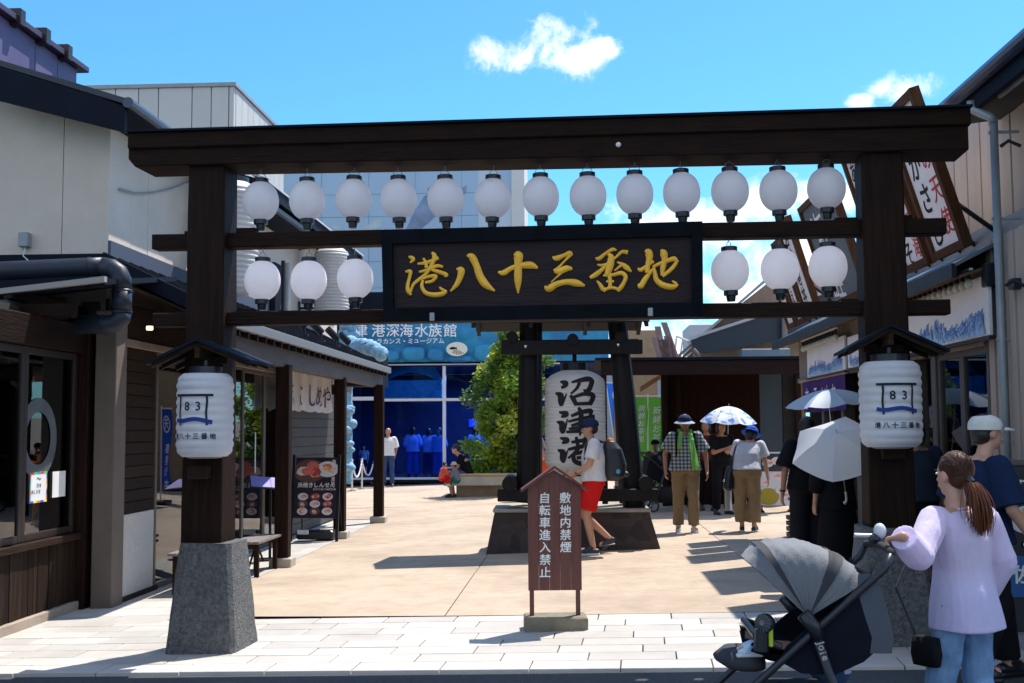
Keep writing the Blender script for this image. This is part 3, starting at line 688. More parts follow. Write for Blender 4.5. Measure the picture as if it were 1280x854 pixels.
# ---------- near left shop with the big sliding window
U1 = -4.8; vA, vB = 4.5, Vx(96, U1)
zs = Zx(0, 690, U1); zt = Zx(0, 428, U1); zg = gz(-4.8) - .1
s1 = yo('corner_shop', -6, 8, zg, 'nearest left shop with dark sliding window over vertical timber boards', 'shop')
yb(U1 - .14, U1 - .02, vA, vB, zg, zs - .03).build('wall', creamdark, s1)
yb(U1 - .03, U1 + .055, vA, vB + .02, zg, gz(-4.8) + .10, .006).build('base_kerb', mat('beige_kerb', (.34, .27, .21), rough=.85, var=.12, scale=4, bump=.3), s1)
v = vA
wm = [wood('board_brown_%d' % i, c, 'z', .7, .4) for i, c in enumerate([(.062, .036, .024), (.048, .028, .02), (.075, .045, .03), (.055, .032, .022)])]
while v < vB - .02:
    w_ = random.choice((.075, .10, .12, .09)); v1 = min(v + w_, vB)
    yb(U1 - .018, U1 + random.uniform(.004, .016), v + .002, v1 - .002, gz(-4.8) + .102, zs - .03, .003).build('siding_board', random.choice(wm), s1); v = v1
yb(U1 - .05, U1 + .07, vA, vB, zs - .028, zs + .035, .006).build('window_sill', bw_y, s1)
vm0 = Vx(23, U1); vm1 = Vx(34, U1)
for a, b_ in ((vA, 6.9), (6.9, (vm0 + vm1) / 2), ((vm0 + vm1) / 2, vB - .04)):
    windowpane(s1, a, b_, zs + .04, zt, U1 - .01, fw=.065)
yb(U1 - .1, U1 + .06, vA, vB + .02, zt + .004, zt + .28, .01).build('lintel', dw_y, s1)
yb(U1 - .12, U1 + .10, vB, Vx(117, U1), zg, zt + .35, .01).build('corner_post', dw_z, s1)
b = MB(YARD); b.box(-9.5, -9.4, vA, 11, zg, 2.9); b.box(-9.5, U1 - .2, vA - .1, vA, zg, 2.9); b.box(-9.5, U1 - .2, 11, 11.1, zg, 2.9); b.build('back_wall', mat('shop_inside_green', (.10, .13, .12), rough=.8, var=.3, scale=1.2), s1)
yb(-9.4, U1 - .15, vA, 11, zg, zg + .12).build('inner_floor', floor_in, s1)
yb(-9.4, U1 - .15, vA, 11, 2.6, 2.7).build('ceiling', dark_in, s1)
# reflection painted as a grey ring on the pane; pictures standing inside the glass
vc = Vx(46, U1 - .5); zc = Zx(46, 545, U1 - .5)
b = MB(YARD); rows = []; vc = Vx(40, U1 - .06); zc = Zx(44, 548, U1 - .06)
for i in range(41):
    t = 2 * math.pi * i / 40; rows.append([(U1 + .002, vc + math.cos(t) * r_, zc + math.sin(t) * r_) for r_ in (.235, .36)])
b.grid(rows); rg = b.build('ring_reflection', mat('reflection_ring', (.085, .10, .105), rough=.6, var=.2), s1)
yb(U1 - .9, U1 - .86, vc - .9, vc + 1.4, .6, 1.5).build('counter_panel', mat('pale_panel', (.26, .27, .27), rough=.6, var=.15), s1)
# two paper notices on the pane
def notice(px0, px1, py0, py1, u, border, lines, par, name='paper_notice', label=None):
    v0, v1 = Vx(px0, u), Vx(px1, u); z1, z0 = Zx((px0 + px1) / 2, py0, u), Zx((px0 + px1) / 2, py1, u)
    yb(u, u + .003, v0, v1, z0, z1).build(name, white, par, label=label)
    return v0, v1, z0, z1
v0, v1, z0, z1 = notice(39, 60, 590, 628, U1 + .001, 1, None, s1, label='white notice with a rainbow border on the window')
cols = [(.7, .03, .03), (.03, .10, .5), (.1, .6, .15), (.85, .7, .1), (.02, .3, .6), (.8, .25, .05)]; k = 0
for i in range(5):
    for (a, b_, c_, d_) in ((v0 + (v1 - v0) * i / 5, v0 + (v1 - v0) * (i + 1) / 5, z1 - .018, z1), (v0 + (v1 - v0) * i / 5, v0 + (v1 - v0) * (i + 1) / 5, z0, z0 + .018)):
        yb(U1 + .005, U1 + .0055, a, b_, c_, d_).build('border_patch', mat('patch_%d' % (k % 6), cols[k % 6], rough=.6), s1); k += 1
for i in range(5):
    for (a, b_) in ((v0, v0 + .014), (v1 - .014, v1)):
        yb(U1 + .005, U1 + .0055, a, b_, z0 + .018 + (z1 - z0 - .036) * i / 5, z0 + .018 + (z1 - z0 - .036) * (i + 1) / 5).build('border_patch', mat('patch_%d' % (k % 6), cols[k % 6], rough=.6), s1); k += 1
t = MB(YARD); write(t, '只今', (U1 + .006, (v0 + v1) / 2 - .02, z0 + (z1 - z0) * .55), (0, 1, 0), (0, 0, 1), .045, vertical=False, off=.01)
write(t, 'おしらせ', (U1 + .006, v0 + .045, z0 + (z1 - z0) * .36), (0, 1, 0), (0, 0, 1), .042, vertical=False, off=.02)
write(t, '〜', (U1 + .006, (v0 + v1) / 2, z0 + (z1 - z0) * .78), (0, 1, 0), (0, 0, 1), .09, vertical=False, off=.02); t.build('notice_writing', blueink, s1)
notice(67, 83, 589, 621, U1 + .001, 1, None, s1, label='plain pale notice on the window')
# lean-to canopy of the near shop, duct, frame timbers
b = MB(YARD)
pa = PV(-60, 372, 9.9); pb_ = PV(131, 349, 9.9)
b.slab([(pa.x, 9.9, pa.z), (pb_.x, 9.9, pb_.z), (pb_.x - .1, 12.0, pb_.z + .3), (pa.x - .1, 12.0, pa.z + .3)], (0, 0, -.05)); b.build('canopy_sheet', navymetal, s1)
b = MB(YARD); b.slab([(pa.x, 9.84, pa.z - .03), (pb_.x + .02, 9.84, pb_.z - .03), (pb_.x + .02, 9.9, pb_.z - .03), (pa.x, 9.9, pa.z - .03)], (0, 0, .05)); b.build('canopy_edge', mat('pale_edge', (.30, .27, .25), rough=.6), s1)
yb(pa.x, pb_.x - .3, 9.95, 10.05, pb_.z - .32, pb_.z - .2, .008).build('canopy_beam', dw_x, s1)
for i in range(4): yb(pb_.x - .9 - i * .8, pb_.x - .82 - i * .8, 9.86, 11.6, pb_.z - .17 - i * .06, pb_.z - .08 - i * .06, .006).build('canopy_joist', bw_y, s1)
dc = yo('exhaust_duct', U1 + .2, 10.2, 2.6, 'fat dark blue grey duct elbowing down beside the near left shop canopy', 'duct')
def PVV(px, py): p_ = PV(px, py, 10.3); return (p_.x, 10.3, p_.z)
pth = [PVV(-40, 341), PVV(20, 338), PVV(110, 334)]
e1 = [PVV(*q) for q in ((128, 333.5), (140, 335.5), (148, 341), (152, 350), (152.5, 362))]
b = MB(YARD); b.tube(pth + e1[:1], .088, 20); b.build('pipe_run', duct, dc, smooth=True)
b = MB(YARD); b.tube(e1[:1] + e1[1:], .088, 20); b.build('elbow', duct, dc, smooth=True)
b = MB(YARD); b.tube([e1[-1], PVV(152.5, 390)], .088, 20); b.build('pipe_run', duct, dc, smooth=True)
b = MB(YARD); b.tube([PVV(152.5, 390), PVV(151, 398), PVV(145, 404), PVV(135, 406), PVV(98, 405.5)], .088, 20); b.build('elbow', duct, dc, smooth=True)
for q in ((112, 334, 1), (152.5, 364, 0), (152.5, 390, 0), (131, 405.8, 1)):
    p_ = Vector(PVV(q[0], q[1])); d_ = Vector((.008, 0, 0)) if q[2] else Vector((0, 0, .008))
    b = MB(YARD); b.tube([p_ - d_, p_ + d_], .094, 20); b.build('joint_ring', duct, dc)

# ---------- main left building: cream upper wall, pent roof on timber posts, glazed shop fronts
s2 = yo('arcade_building', -5, 15, gz(-5) - .1, 'left cream sided building with a low metal pent roof on dark timber posts', 'building')
UW = -4.8; vc0 = Vx(130, UW)
zw0 = 2.3; eL = lambda px, py: Zx(px, py, UW)
# siding panels on the side (receding) face
v = vc0; k = 0
ztop = 4.95
edges_px = [130, 158, 180, 203, 222, 243, 262, 278, 293, 305]
vsz = [Vx(p_, UW) for p_ in edges_px]
for i in range(len(vsz) - 1):
    yb(UW - .12, UW + (0 if i % 2 else .003), vsz[i] + .003, vsz[i + 1] - .003, zw0, ztop, .004).build('siding_panel', cream, s2)
# front (gable) face, panels running left
gx = [PV(q, 300, vc0).x for q in (-60, -10, 77, 129.5)]
def gable_z(x):                                        # underside of the gable verge
    a = PV(0, 125, vc0 - .3); c_ = PV(130, 166, vc0 - .3); return a.z + (c_.z - a.z) * (x - a.x) / (c_.x - a.x)
for i in range(3):
    b = MB(YARD); x0, x1 = gx[i] + .004, gx[i + 1] - .004
    b.hexa([(x0, vc0, zw0), (x1, vc0, zw0), (x1, vc0 + .1, zw0), (x0, vc0 + .1, zw0)], [(x0, vc0, gable_z(x0) + .1), (x1, vc0, gable_z(x1) + .1), (x1, vc0 + .1, gable_z(x1) + .1), (x0, vc0 + .1, gable_z(x0) + .1)]); b.build('siding_panel', cream, s2)
yb(gx[2] - 5, gx[3] + .02, vc0 - .05, vc0 - .004, Zx(130, 316, UW) - .35, Zx(130, 316, UW) + .0).build('flashing', navymetal, s2)
b = yb(PV(28, 300, vc0).x, PV(40, 300, vc0).x, vc0 - .10, vc0 - .003, PV(34, 310, vc0).z, PV(34, 292, vc0).z, .008); jb = b.build('junction_box', greymetal, s2)
b = MB(YARD); b.tube([PV(32, 309, vc0 - .05), PV(29, 320, vc0 - .06), PV(40, 330, vc0 - .07), PV(60, 331, vc0 - .07), PV(85, 326, vc0 - .05)], .006, 6); b.build('cable', white, s2)
# main roof: verge over gable and eave along the side
def qv(px, py, v_): p_ = PV(px, py, v_); return Vector((p_.x, v_, p_.z))
vr = vc0 - .45
b = MB(YARD); b.slab([qv(-30, 74, vr), qv(156, 133, vr), qv(156, 165, vr), qv(-30, 118, vr)], (0, .06, 0)); b.build('verge_board', navymetal, s2)
ea = qv(157, 130, vr); ue = ea.x; ze = ea.z
va2 = Vx(262, ue)
b = MB(YARD); b.slab([(ue, vr, ze), (ue, va2 + 6, ze - .0), (ue - 4.5, va2 + 6, ze + 1.45), (ue - 4.5, vr, ze + 1.45)], (0, 0, .06)); b.build('roof_sheet', mat('roof_navy', (.018, .022, .035), rough=.45, var=.2, scale=2), s2)
b = MB(YARD); b.slab([(ue + .02, vr + .02, ze - .06), (ue + .02, va2 + 6, ze - .06), (UW - .05, va2 + 6, ze - .10), (UW - .05, vr + .02, ze - .10)], (0, 0, .03)); b.build('soffit', navymetal, s2)
b = MB(YARD); b.tube([(ue + .03, vr - .02, ze + .01), (ue + .03, va2 + 6, ze + .01)], .055, 10); b.build('gutter', mat('gutter_blue', (.05, .06, .09), rough=.3), s2)
# second, slightly higher wing further back
vw = Vx(300, UW); wtop = Zx(345, 262, UW) - .2
for i in range(6): yb(UW - .12, UW + .002 * (i % 2), vw + i * 1.1 + .004, vw + i * 1.1 + 1.096, zw0, wtop, .004).build('siding_panel', creamdark if i < 0 else cream, s2)
b = MB(YARD); b.slab([(UW + .45, vw - .5, wtop - .0), (UW + .45, vw + 6.8, wtop), (UW - 4, vw + 6.8, wtop + 1.3), (UW - 4, vw - .5, wtop + 1.3)], (0, 0, .16)); b.build('roof_sheet', navymetal, s2)
b = MB(YARD); b.slab([(UW + .47, vw - .52, wtop + .17), (UW + .50, vw + 6.8, wtop + .17), (UW + .30, vw + 6.8, wtop + .24), (UW + .27, vw - .52, wtop + .24)], (0, 0, .03)); b.build('roof_edge', mat('pale_metal', (.5, .5, .52), rough=.5), s2)
yb(-10, UW - .12, vc0 + .1, 25, 2.4, 2.5).build('upper_floor', dark_in, s2)
for px, m_, r_ in ((357, greymetal, .045), (352, blackmetal, .03)):
    v_ = Vx(px, UW + .1); yy = yb(0, 0, 0, 0, 0, 0); b = MB(YARD); b.tube([(UW + .1, v_, 2.9), (UW + .1, v_, 4.3)], r_, 10); b.build('downpipe', m_, s2)
v_ = Vx(346, UW + .1); yb(UW, UW + .12, v_ - .25, v_ + .1, 2.8, 4.2, .01).build('dark_pilaster', navymetal, s2)
# pent roof
UE = -3.45; zE = 2.68; vE0 = vc0 - .1; vE1 = PU(487, 463, UE).y; zP = Zx(130, 318, UW)
b = MB(YARD); rows = []
b.slab([(UE, vE0, zE), (UE, vE1, zE), (UW, vE1, zP - .03), (UW, vE0, zP - .03)], (0, 0, .03)); b.build('pent_roof_sheet', mat('pent_roof', (.12, .14, .17), rough=.4, var=.25, scale=3, stretch=(.5, 9, 1)), s2)
for i in range(34):                                     # standing seams
    v_ = vE0 + .02 + (vE1 - vE0 - .08) * i / 33; b = MB(YARD); b.slab([(UE, v_, zE + .03), (UE, v_ + .03, zE + .03), (UW, v_ + .03, zP), (UW, v_, zP)], (0, 0, .025)); b.build('roof_seam', navymetal, s2)
yb(UE - .03, UE + .03, vE0, vE1, zE - .07, zE + .035, .006).build('eave_fascia', mat('eave_light', (.16, .16, .17), rough=.5), s2)
yb(UE - .28, UE - .12, vE0 + .1, vE1 - .05, zE - .33, zE - .10, .01).build('eave_beam', mat('grey_timber', (.085, .07, .065), rough=.7, var=.3, scale=3, stretch=(9, .6, 9), bump=.3, bscale=9), s2)
b = MB(YARD); b.slab([(UE, vE0 - .02, zE - .10), (UW, vE0 - .02, zP - .14), (UW, vE0 + .04, zP - .14), (UE, vE0 + .04, zE - .10)], (0, 0, .16)); b.build('verge_board', navymetal, s2)
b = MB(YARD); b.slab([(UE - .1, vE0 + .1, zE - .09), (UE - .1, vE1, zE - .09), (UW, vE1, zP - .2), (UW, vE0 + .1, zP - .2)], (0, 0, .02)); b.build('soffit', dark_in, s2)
for i in range(30):
    v_ = vE0 + .2 + i * .34
    if v_ < vE1 - .1: b = MB(YARD); b.slab([(UE + .0, v_, zE - .14), (UE + .0, v_ + .06, zE - .14), (UE - .8, v_ + .06, zE + .24), (UE - .8, v_, zE + .24)], (0, 0, .065)); b.build('rafter', dw_y, s2)
yb(UW, UW + .03, vc0, vE1, zP - .03, zP + .16, .004).build('flashing', mat('flashing_slate', (.055, .065, .10), rough=.6), s2)
dl = MB(YARD); p_ = PU(187, 412, -3.9); dl.lathe([(.028, -.005), (.03, .0), (.03, .03)], c=(-3.9, p_.y, p_.z), n=14); dlo = dl.build('downlight', mat('warm_lamp', (1, .72, .35), emit=1.6), s2)
for px, pyb in ((349, 710), (422, 674), (471.5, 654)):
    q = G(px, pyb); yq = YI @ q; h = .085
    yb(yq.x - h, yq.x + h, yq.y - h + .15, yq.y + h + .15, q.z + .11, zE - .30, .01).build('eave_post', dw_z, s2)
    yb(yq.x - h - .05, yq.x + h + .05, yq.y - h + .10, yq.y + h + .20, q.z - .05, q.z + .11, .012).build('post_footing', mat('pale_footing', (.40, .36, .30), rough=.85, var=.1), s2)
# ground floor fronts at u = -4.5
UF = -4.5; zf = gz(-4.5)
def vp(px): return Vx(px, UF)
yb(UF - .15, UF + .06, vp(136), vp(150), zf - .1, 2.75, .01).build('corner_column', mat('taupe_column', (.12, .095, .08), rough=.8, var=.1), s2)
v0, v1 = vp(150), vp(193); zc = Zx(170, 641, UF)
n = 14
for i in range(n):
    a = zc + (2.42 - zc) * i / n; yb(UF - .05, UF + random.uniform(.0, .008), v0, v1, a + .003, a + (2.42 - zc) / n - .003, .004).build('siding_board', random.choice(wm), s2)
yb(UF - .05, UF + .012, v0, v1, zf + .05, zc, .004).build('plaster_panel', mat('white_plaster', (.50, .49, .46), rough=.9, var=.1, scale=30, bump=.4, bscale=150), s2)
yb(UF - .06, UF + .03, v0, v1 + .1, zf - .1, zf + .07, .006).build('base_kerb', bw_y, s2)
yb(UF - .1, UF + .04, v0, vp(425), 2.42, 2.50, .008).build('head_rail', mat('pale_rail', (.19, .15, .12), rough=.6, var=.2), s2)
yb(UF - .1, UF + .02, v0, vp(425), 2.50, 2.85, .008).build('head_panel', dw_y, s2)
for a, c_ in ((194, 238), (238, 268), (268, 292), (292, 303), (303, 330), (330, 356)):
    windowpane(s2, vp(a), vp(c_), zf + .02, 2.42, UF - .01, fm=trim, fw=.055 if c_ - a > 12 else .03)
v0, v1 = vp(356), vp(425)
for i in range(15):
    a = zf + .05 + 2.3 * i / 15; yb(UF - .05, UF + random.uniform(.0, .008), v0, v1, a + .003, a + 2.3 / 15 - .003, .004).build('siding_board', mat('charcoal_board', (.055, .05, .05), rough=.7, var=.3, scale=3, stretch=(9, .6, 9)), s2)
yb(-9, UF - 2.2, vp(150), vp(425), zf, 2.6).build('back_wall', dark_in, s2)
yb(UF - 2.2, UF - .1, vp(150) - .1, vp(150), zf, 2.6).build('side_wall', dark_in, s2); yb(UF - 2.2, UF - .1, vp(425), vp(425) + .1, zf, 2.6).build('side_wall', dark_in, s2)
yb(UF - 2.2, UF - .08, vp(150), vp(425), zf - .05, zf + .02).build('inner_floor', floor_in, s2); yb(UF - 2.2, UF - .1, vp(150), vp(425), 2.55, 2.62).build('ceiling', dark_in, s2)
b = MB(YARD); b.tube([(UF + .05, vp(311), 1.0), (UF + .09, vp(311), 1.0), (UF + .09, vp(311), 1.55), (UF + .05, vp(311), 1.55)], .012, 8); b.build('door_handle', steel, s2)
# pipes at the joint of the two shops
for px, r_, m_, z1 in ((123, .035, creamdark, 2.7), (131, .045, mat('dark_pipe', (.015, .013, .016), rough=.4), 2.9), (127, .022, greymetal, 1.0)):
    q = PU(px, 700, -4.66); b = MB(YARD); b.tube([(-4.66, q.y, -.2), (-4.66, q.y, z1)], r_, 12); b.build('downpipe', m_, s2)
yb(-5.05, -4.86, Vx(116, -4.9), Vx(140, -4.9), -.2, 2.9).build('return_wall', mat('taupe_column', (.15, .12, .10)), s2)
# black brackets on the side wall that carry the hanging giant lanterns
pl_m = mat('wall_lantern', (.66, .64, .62), rough=.6, trans=.2, col2=(.55, .53, .52), scale=3)
for (cx, y0, y1, wd, lab, vv) in ((291, 226, 372, 64, 'tall ribbed white lantern bracketed to the left wall beside the gate post', Vx(234, UW)), (414.5, 309, 400, 45, 'tall ribbed white lantern further back above the pent roof', Vx(372, UW))):
    c = PV(cx, (y0 + y1) / 2, vv); dd = (YARD @ c).y / FPX; o = empty('wall_lantern', YARD @ c, lab, 'lantern', 'tall lanterns bracketed to the left wall')
    ribbed('lantern_body', c, wd / 2 * dd, (y1 - y0) / 2 * dd, 22, YARD, pl_m, .55, o, sag=.05)
    hh_ = (y1 - y0) / 2 * dd
    b = MB(YARD); b.lathe([(wd * .3 * dd, hh_ - .01), (wd * .3 * dd, hh_ + .05), (.02, hh_ + .05)], c=c, n=20); b.build('top_ring', blackp, o)
    for s_ in (hh_ + .06, -hh_ + .42 if cx < 300 else -hh_ + .2, -hh_ - .03):
        b = MB(YARD); b.bbox(UW, c.x, vv - .02, vv + .02, c.z + s_ - .02, c.z + s_ + .02, .004); b.bbox(UW - .002, UW + .03, vv - .04, vv + .04, c.z + s_ - .1, c.z + s_ + .12, .005); b.build('bracket', blackmetal, o)
w_ = MB(YARD); a = PU(146, 236, UW); c_ = PU(243, 224, UW)
w_.tube([(UW + .03, a.y, a.z), PU(168, 241, UW + .03), PU(192, 240, UW + .03), PU(215, 235, UW + .03), (UW + .03, c_.y, c_.z)], .011, 6); w_.build('wall_cable', greymetal, label='thin grey cable sagging across the cream left wall', cat='cable')
# four floodlights on the pent roof
fl = None
for i, (px, py) in enumerate(((381, 427), (402, 430), (421, 434), (436, 436))):
    u_ = UE - .25; q = PU(px, py + 6, u_); zr = zE + .03 + .25 * (zP - zE) / 1.35 + .03
    o = yo('floodlight', u_, q.y, zr, '%s black floodlight from the left on the pent roof edge' % ('first', 'second', 'third', 'fourth')[i], 'floodlight', 'floodlights on the pent roof')
    b = MB(YARD); b.tube([(u_, q.y, zr + .12), (u_ - .12, q.y - .12, zr + .26)], .055, 12); b.build('lamp_head', blackmetal, o)
    b = MB(YARD); b.bbox(u_ - .05, u_ + .05, q.y - .03, q.y + .03, zr - .01, zr + .012, .003); b.tube([(u_, q.y, zr), (u_ - .02, q.y, zr + .16)], .012, 6); b.build('bracket', blackmetal, o)

# ---------- benches
def bench(g, lenv, wid, h, lab, rot=0):
    o = empty('bench', g, lab, 'bench', 'wooden benches on the left pavement'); M = Matrix.Translation(g) @ Matrix.Rotation(-YA + rot, 4, 'Z')
    for i in range(4):
        x = -wid / 2 + wid * i / 4; b = MB(M); b.bbox(x + .004, x + wid / 4 - .004, 0, lenv, h - .03, h, .004); b.build('seat_slat', mat('bench_wood', (.17, .14, .13), rough=.7, var=.3, scale=3, stretch=(9, .6, 9), bump=.3), o)
    for y in (.08, lenv - .13):
        for x in (-wid / 2 + .03, wid / 2 - .08): b = MB(M); b.bbox(x, x + .05, y, y + .05, 0, h - .032, .004); b.build('leg', bw_z, o)
        b = MB(M); b.bbox(-wid / 2 + .08, wid / 2 - .08, y + .01, y + .04, h - .09, h - .034, .003); b.build('rail', bw_x, o)
    b = MB(M); b.tube([(0, .2, .12), (0, lenv / 2, h - .06)], .014, 6); b.tube([(0, lenv - .2, .12), (0, lenv / 2, h - .06)], .014, 6); b.build('brace', bw_y, o)
bench(YARD @ Vector((-3.98, vp(173), 0)) + Vector((0, 0, gz(-4))), 1.55, .40, .44, 'low weathered wooden bench beside the left gate post base')
bench(YARD @ Vector((-3.75, 12.9, 0)) + Vector((0, 0, gz(-3.5))), 1.0, .34, .42, 'smaller wooden bench behind the left gate post')

# ---------- lectern with purple menu, menu easel, noren
q = G(349, 700); q.x -= .12; M = Matrix.Translation(q) @ Matrix.Rotation(R(15), 4, 'Z')
o = empty('menu_stand', q, 'black menu stand with an open purple menu beside the first eave post', 'menu stand')
b = MB(M); b.bbox(-.16, .16, -.14, .14, 0, .02, .004); b.build('foot', blackmetal, o)
b = MB(M); b.tube([(0, 0, .02), (0, .02, .95)], .018, 8); b.build('pole', blackmetal, o)
b = MB(M); b.slab([(-.26, -.14, .93), (.24, -.14, .88), (.24, .16, 1.0), (-.26, .16, 1.05)], (0, 0, .015)); b.build('tray', blackmetal, o)
b = MB(M); b.slab([(-.25, -.13, .948), (0, -.13, .925), (0, .15, 1.04), (-.25, .15, 1.066)], (0, 0, .008)); b.slab([(.005, -.13, .925), (.23, -.13, .90), (.23, .15, 1.015), (.005, .15, 1.04)], (0, 0, .008)); b.build('menu_page', mat('lilac_paper', (.30, .26, .62), rough=.6, var=.1), o)
def food_panel(par, M, x0, x1, z0, z1, y, seed, darkbg=True):
    """printed food photographs: flat print on the poster"""
    rnd = random.Random(seed)
    pal = [(.60, .07, .06), (.75, .30, .24), (.68, .42, .34), (.75, .60, .55), (.38, .05, .06), (.60, .14, .10), (.8, .42, .12)]
    nx, nz_ = (3, 3)
    def dish(cx, cz, r, kk):
        b = MB(M); n = 20; b.add([(cx + r * math.cos(t) * 1.15, y - .001 - kk * 1e-4, cz + r * .8 * math.sin(t)) for t in [2 * math.pi * i / n for i in range(n)]], [tuple(range(n))]); b.build('printed_dish', mat('plate_print_%d' % (seed % 2), (.65, .63, .66) if seed % 2 else (.12, .06, .05), rough=.4), par)
        for i in range(6):
            a = rnd.uniform(0, 6.3); d = r * rnd.uniform(.1, .6); rr = r * rnd.uniform(.3, .55); c_ = rnd.choice(range(len(pal)))
            b = MB(M); m_ = 7; b.add([(cx + d * math.cos(a) + rr * rnd.uniform(.7, 1.2) * math.cos(t), y - .002 - i * 2e-4 - kk * 1e-4, cz + d * .6 * math.sin(a) + rr * .8 * rnd.uniform(.7, 1.1) * math.sin(t)) for t in [2 * math.pi * j / m_ for j in range(m_)]], [tuple(range(m_))]); b.build('printed_food', mat('food_print_%d' % c_, pal[c_], rough=.4, var=.4, scale=40), par)
    return dish
g = G(396, 676); M = Matrix.Translation(g) @ Matrix.Rotation(R(-7), 4, 'Z'); u = g.y / FPX
o = empty('menu_easel', g, 'tall black menu easel with seafood photographs in front of the left shop', 'menu board')
HH = 106 * u; Wd = 29 * u
for s_ in (-1, 1):
    b = MB(M); b.hexa([(s_ * Wd - .02, -.18, 0), (s_ * Wd + .02, -.18, 0), (s_ * Wd + .02, -.15, 0), (s_ * Wd - .02, -.15, 0)], [(s_ * Wd - .04, .03, HH), (s_ * Wd + .0, .03, HH), (s_ * Wd + .0, .06, HH), (s_ * Wd - .04, .06, HH)]); b.build('leg', blackmetal, o)
    b = MB(M); b.tube([(s_ * (Wd - .04), .30, 0), (s_ * (Wd - .06), .06, HH * .9)], .012, 6); b.build('leg', blackmetal, o)
def tlt(z): return -.165 + .21 * z / HH
TM = M @ Matrix.Translation((0, -.165, 0)) @ Matrix.Rotation(-math.atan(.21 / HH), 4, 'X')
b = MB(TM); b.bbox(-Wd + .01, Wd - .03, 0, .02, HH * .27, HH * .98, .004); b.build('panel', mat('poster_dark', (.018, .01, .025), rough=.35), o)
dish = food_panel(o, TM, 0, 0, 0, 0, -.003, 2)
dish(-.12, HH * .82, .22, 1); dish = food_panel(o, TM, 0, 0, 0, 0, -.004, 3); dish(.16, HH * .84, .15, 2)
for i in range(3):
    for j in range(3): food_panel(o, TM, 0, 0, 0, 0, -.003, 5 + i + j)(-.2 + i * .19, HH * (.35 + j * .085), .07, i)
t = MB(TM); write(t, '浜焼きしんせん', (-Wd * .72, -.012, HH * .655), (1, 0, 0), (0, 0, 1), .082, vertical=False, pitch=1.02, off=.03); write(t, '沼津の港の海鮮料理', (-Wd * .1, -.012, HH * .605), (1, 0, 0), (0, 0, 1), .036, vertical=False, pitch=1.1)
write(t, '漁港めし直送', (Wd * .72, -.012, HH * .93), (1, 0, 0), (0, 0, 1), .062, off=.02); t.build('menu_writing', mat('cream_print', (.75, .72, .66), rough=.5), o)
b = MB(M); b.bbox(-Wd + .06, Wd - .08, -.10, .14, .02, .16, .02); b.build('ballast_box', blackp, o)
b = MB(M); b.bbox(-Wd + .08, -Wd + .26, -.13, -.105, .10, .17, .01); b.build('water_bag', white, o)
# noren curtain
UN = -4.28; va, vb_ = Vx(355, UN), Vx(414, UN); zt_, zb_ = Zx(384, 468, UN), Zx(384, 513, UN)
o = yo('noren_curtain', UN, va, zb_, 'white noren curtain with purple brush writing hanging on a rod under the eave', 'curtain')
def nor(v_, z): t = (zt_ - z) / (zt_ - zb_); return UN + .05 * t * math.sin(v_ * 9) + .03 * t * math.sin(v_ * 4.1 + 1)
b = MB(YARD); nv = 60; b.grid([[(nor(va + (vb_ - va) * i / nv, zt_ + (zb_ - zt_) * j / 10), va + (vb_ - va) * (i - (.6 if i > 55 else 0) * (1 - j / 10)) / nv, zt_ + (zb_ - zt_) * j / 10 - .03 * math.sin(i * .5) * (j / 10) ** 2) for i in range(nv + 1)] for j in range(11)])
nc = b.build('cloth', mat('noren_white', (.80, .77, .77), rough=.9, trans=.3, var=.04, sheen=.3), o, smooth=True)
b = MB(YARD); b.tube([(UN, va - .1, zt_ + .10), (UN, vb_ + .1, zt_ + .10)], .018, 8); b.build('rod', mat('bamboo', (.36, .26, .14), rough=.5), o)
for i in range(13):
    v_ = va + (vb_ - va) * (i + .5) / 13; b = MB(YARD); b.box(UN - .024, UN + .024, v_ - .03, v_ + .03, zt_ - .02, zt_ + .125); b.build('loop', MATS['noren_white'], o)
for i, ch in enumerate('まさしめや'):
    tt = MB(); write(tt, ch, (0, 0, 0), (1, 0, 0), (0, 1, 0), .44, off=.0, shear=.15, wob=.1); v_c = va + (vb_ - va) * (.12 + .19 * i); sc_ = (vb_ - va) * .26
    t = MB(YARD); t.add([(nor(v_c + x * sc_, zt_ - .33 + y) + .012, v_c + x * sc_, zt_ - .33 + y * .95) for x, y, z in tt.v], tt.f); t.build('purple_character', mat('purple_ink', (.08, .01, .10), rough=.8), o)

# ---------- purple clad building, white hall, pale blue mural warehouse (behind, left)
UPB = -8.2
o = yo('purple_building', -12, 14, -.2, 'purple clad building with a dark parapet rising behind the near left roof', 'building')
vv = [Vx(p_, UPB) for p_ in (-80, -30, 32, 61, 86)]; zp_ = Zx(86, 80, UPB)
purp = mat('purple_cladding', (.10, .075, .17), rough=.6, var=.15, scale=.8)
for i in range(4): yb(UPB - .2, UPB, vv[i] + .01, vv[i + 1] - .01, -.2, zp_, .01).build('cladding_panel', purp, o)
yb(UPB - .5, UPB + .12, vv[0], vv[-1] + .2, zp_ + .004, zp_ + .1, .01).build('parapet', mat('parapet_dark', (.05, .03, .06), rough=.5), o)
for px in (1, 35, 64): v_ = Vx(px, UPB); yb(UPB - .1, UPB + .17, v_ - .08, v_ + .08, zp_ - .05, zp_ + .2, .01).build('parapet_clip', trimd, o)
yb(UPB - 8, UPB - .2, vv[-1] - .2, vv[-1], -.2, zp_ - .02).build('end_wall', purp, o)
o = yo('white_hall', -14, 38, -.5, 'tall off white panelled hall with a grey parapet rising behind the left roofs', 'building')
vh = 35.0; cH = PV(293, 108, vh); zh = cH.z; uh = cH.x
hm = [mat('hall_panel_%d' % i, (.50 + .02 * i, .50 + .02 * i, .49 + .02 * i), rough=.7, var=.04, scale=.3) for i in range(2)]
xs = [uh] + [PV(p_, 120, vh).x for p_ in (286, 264, 240, 198, 173, 144, 100, 60, 10, -50)]
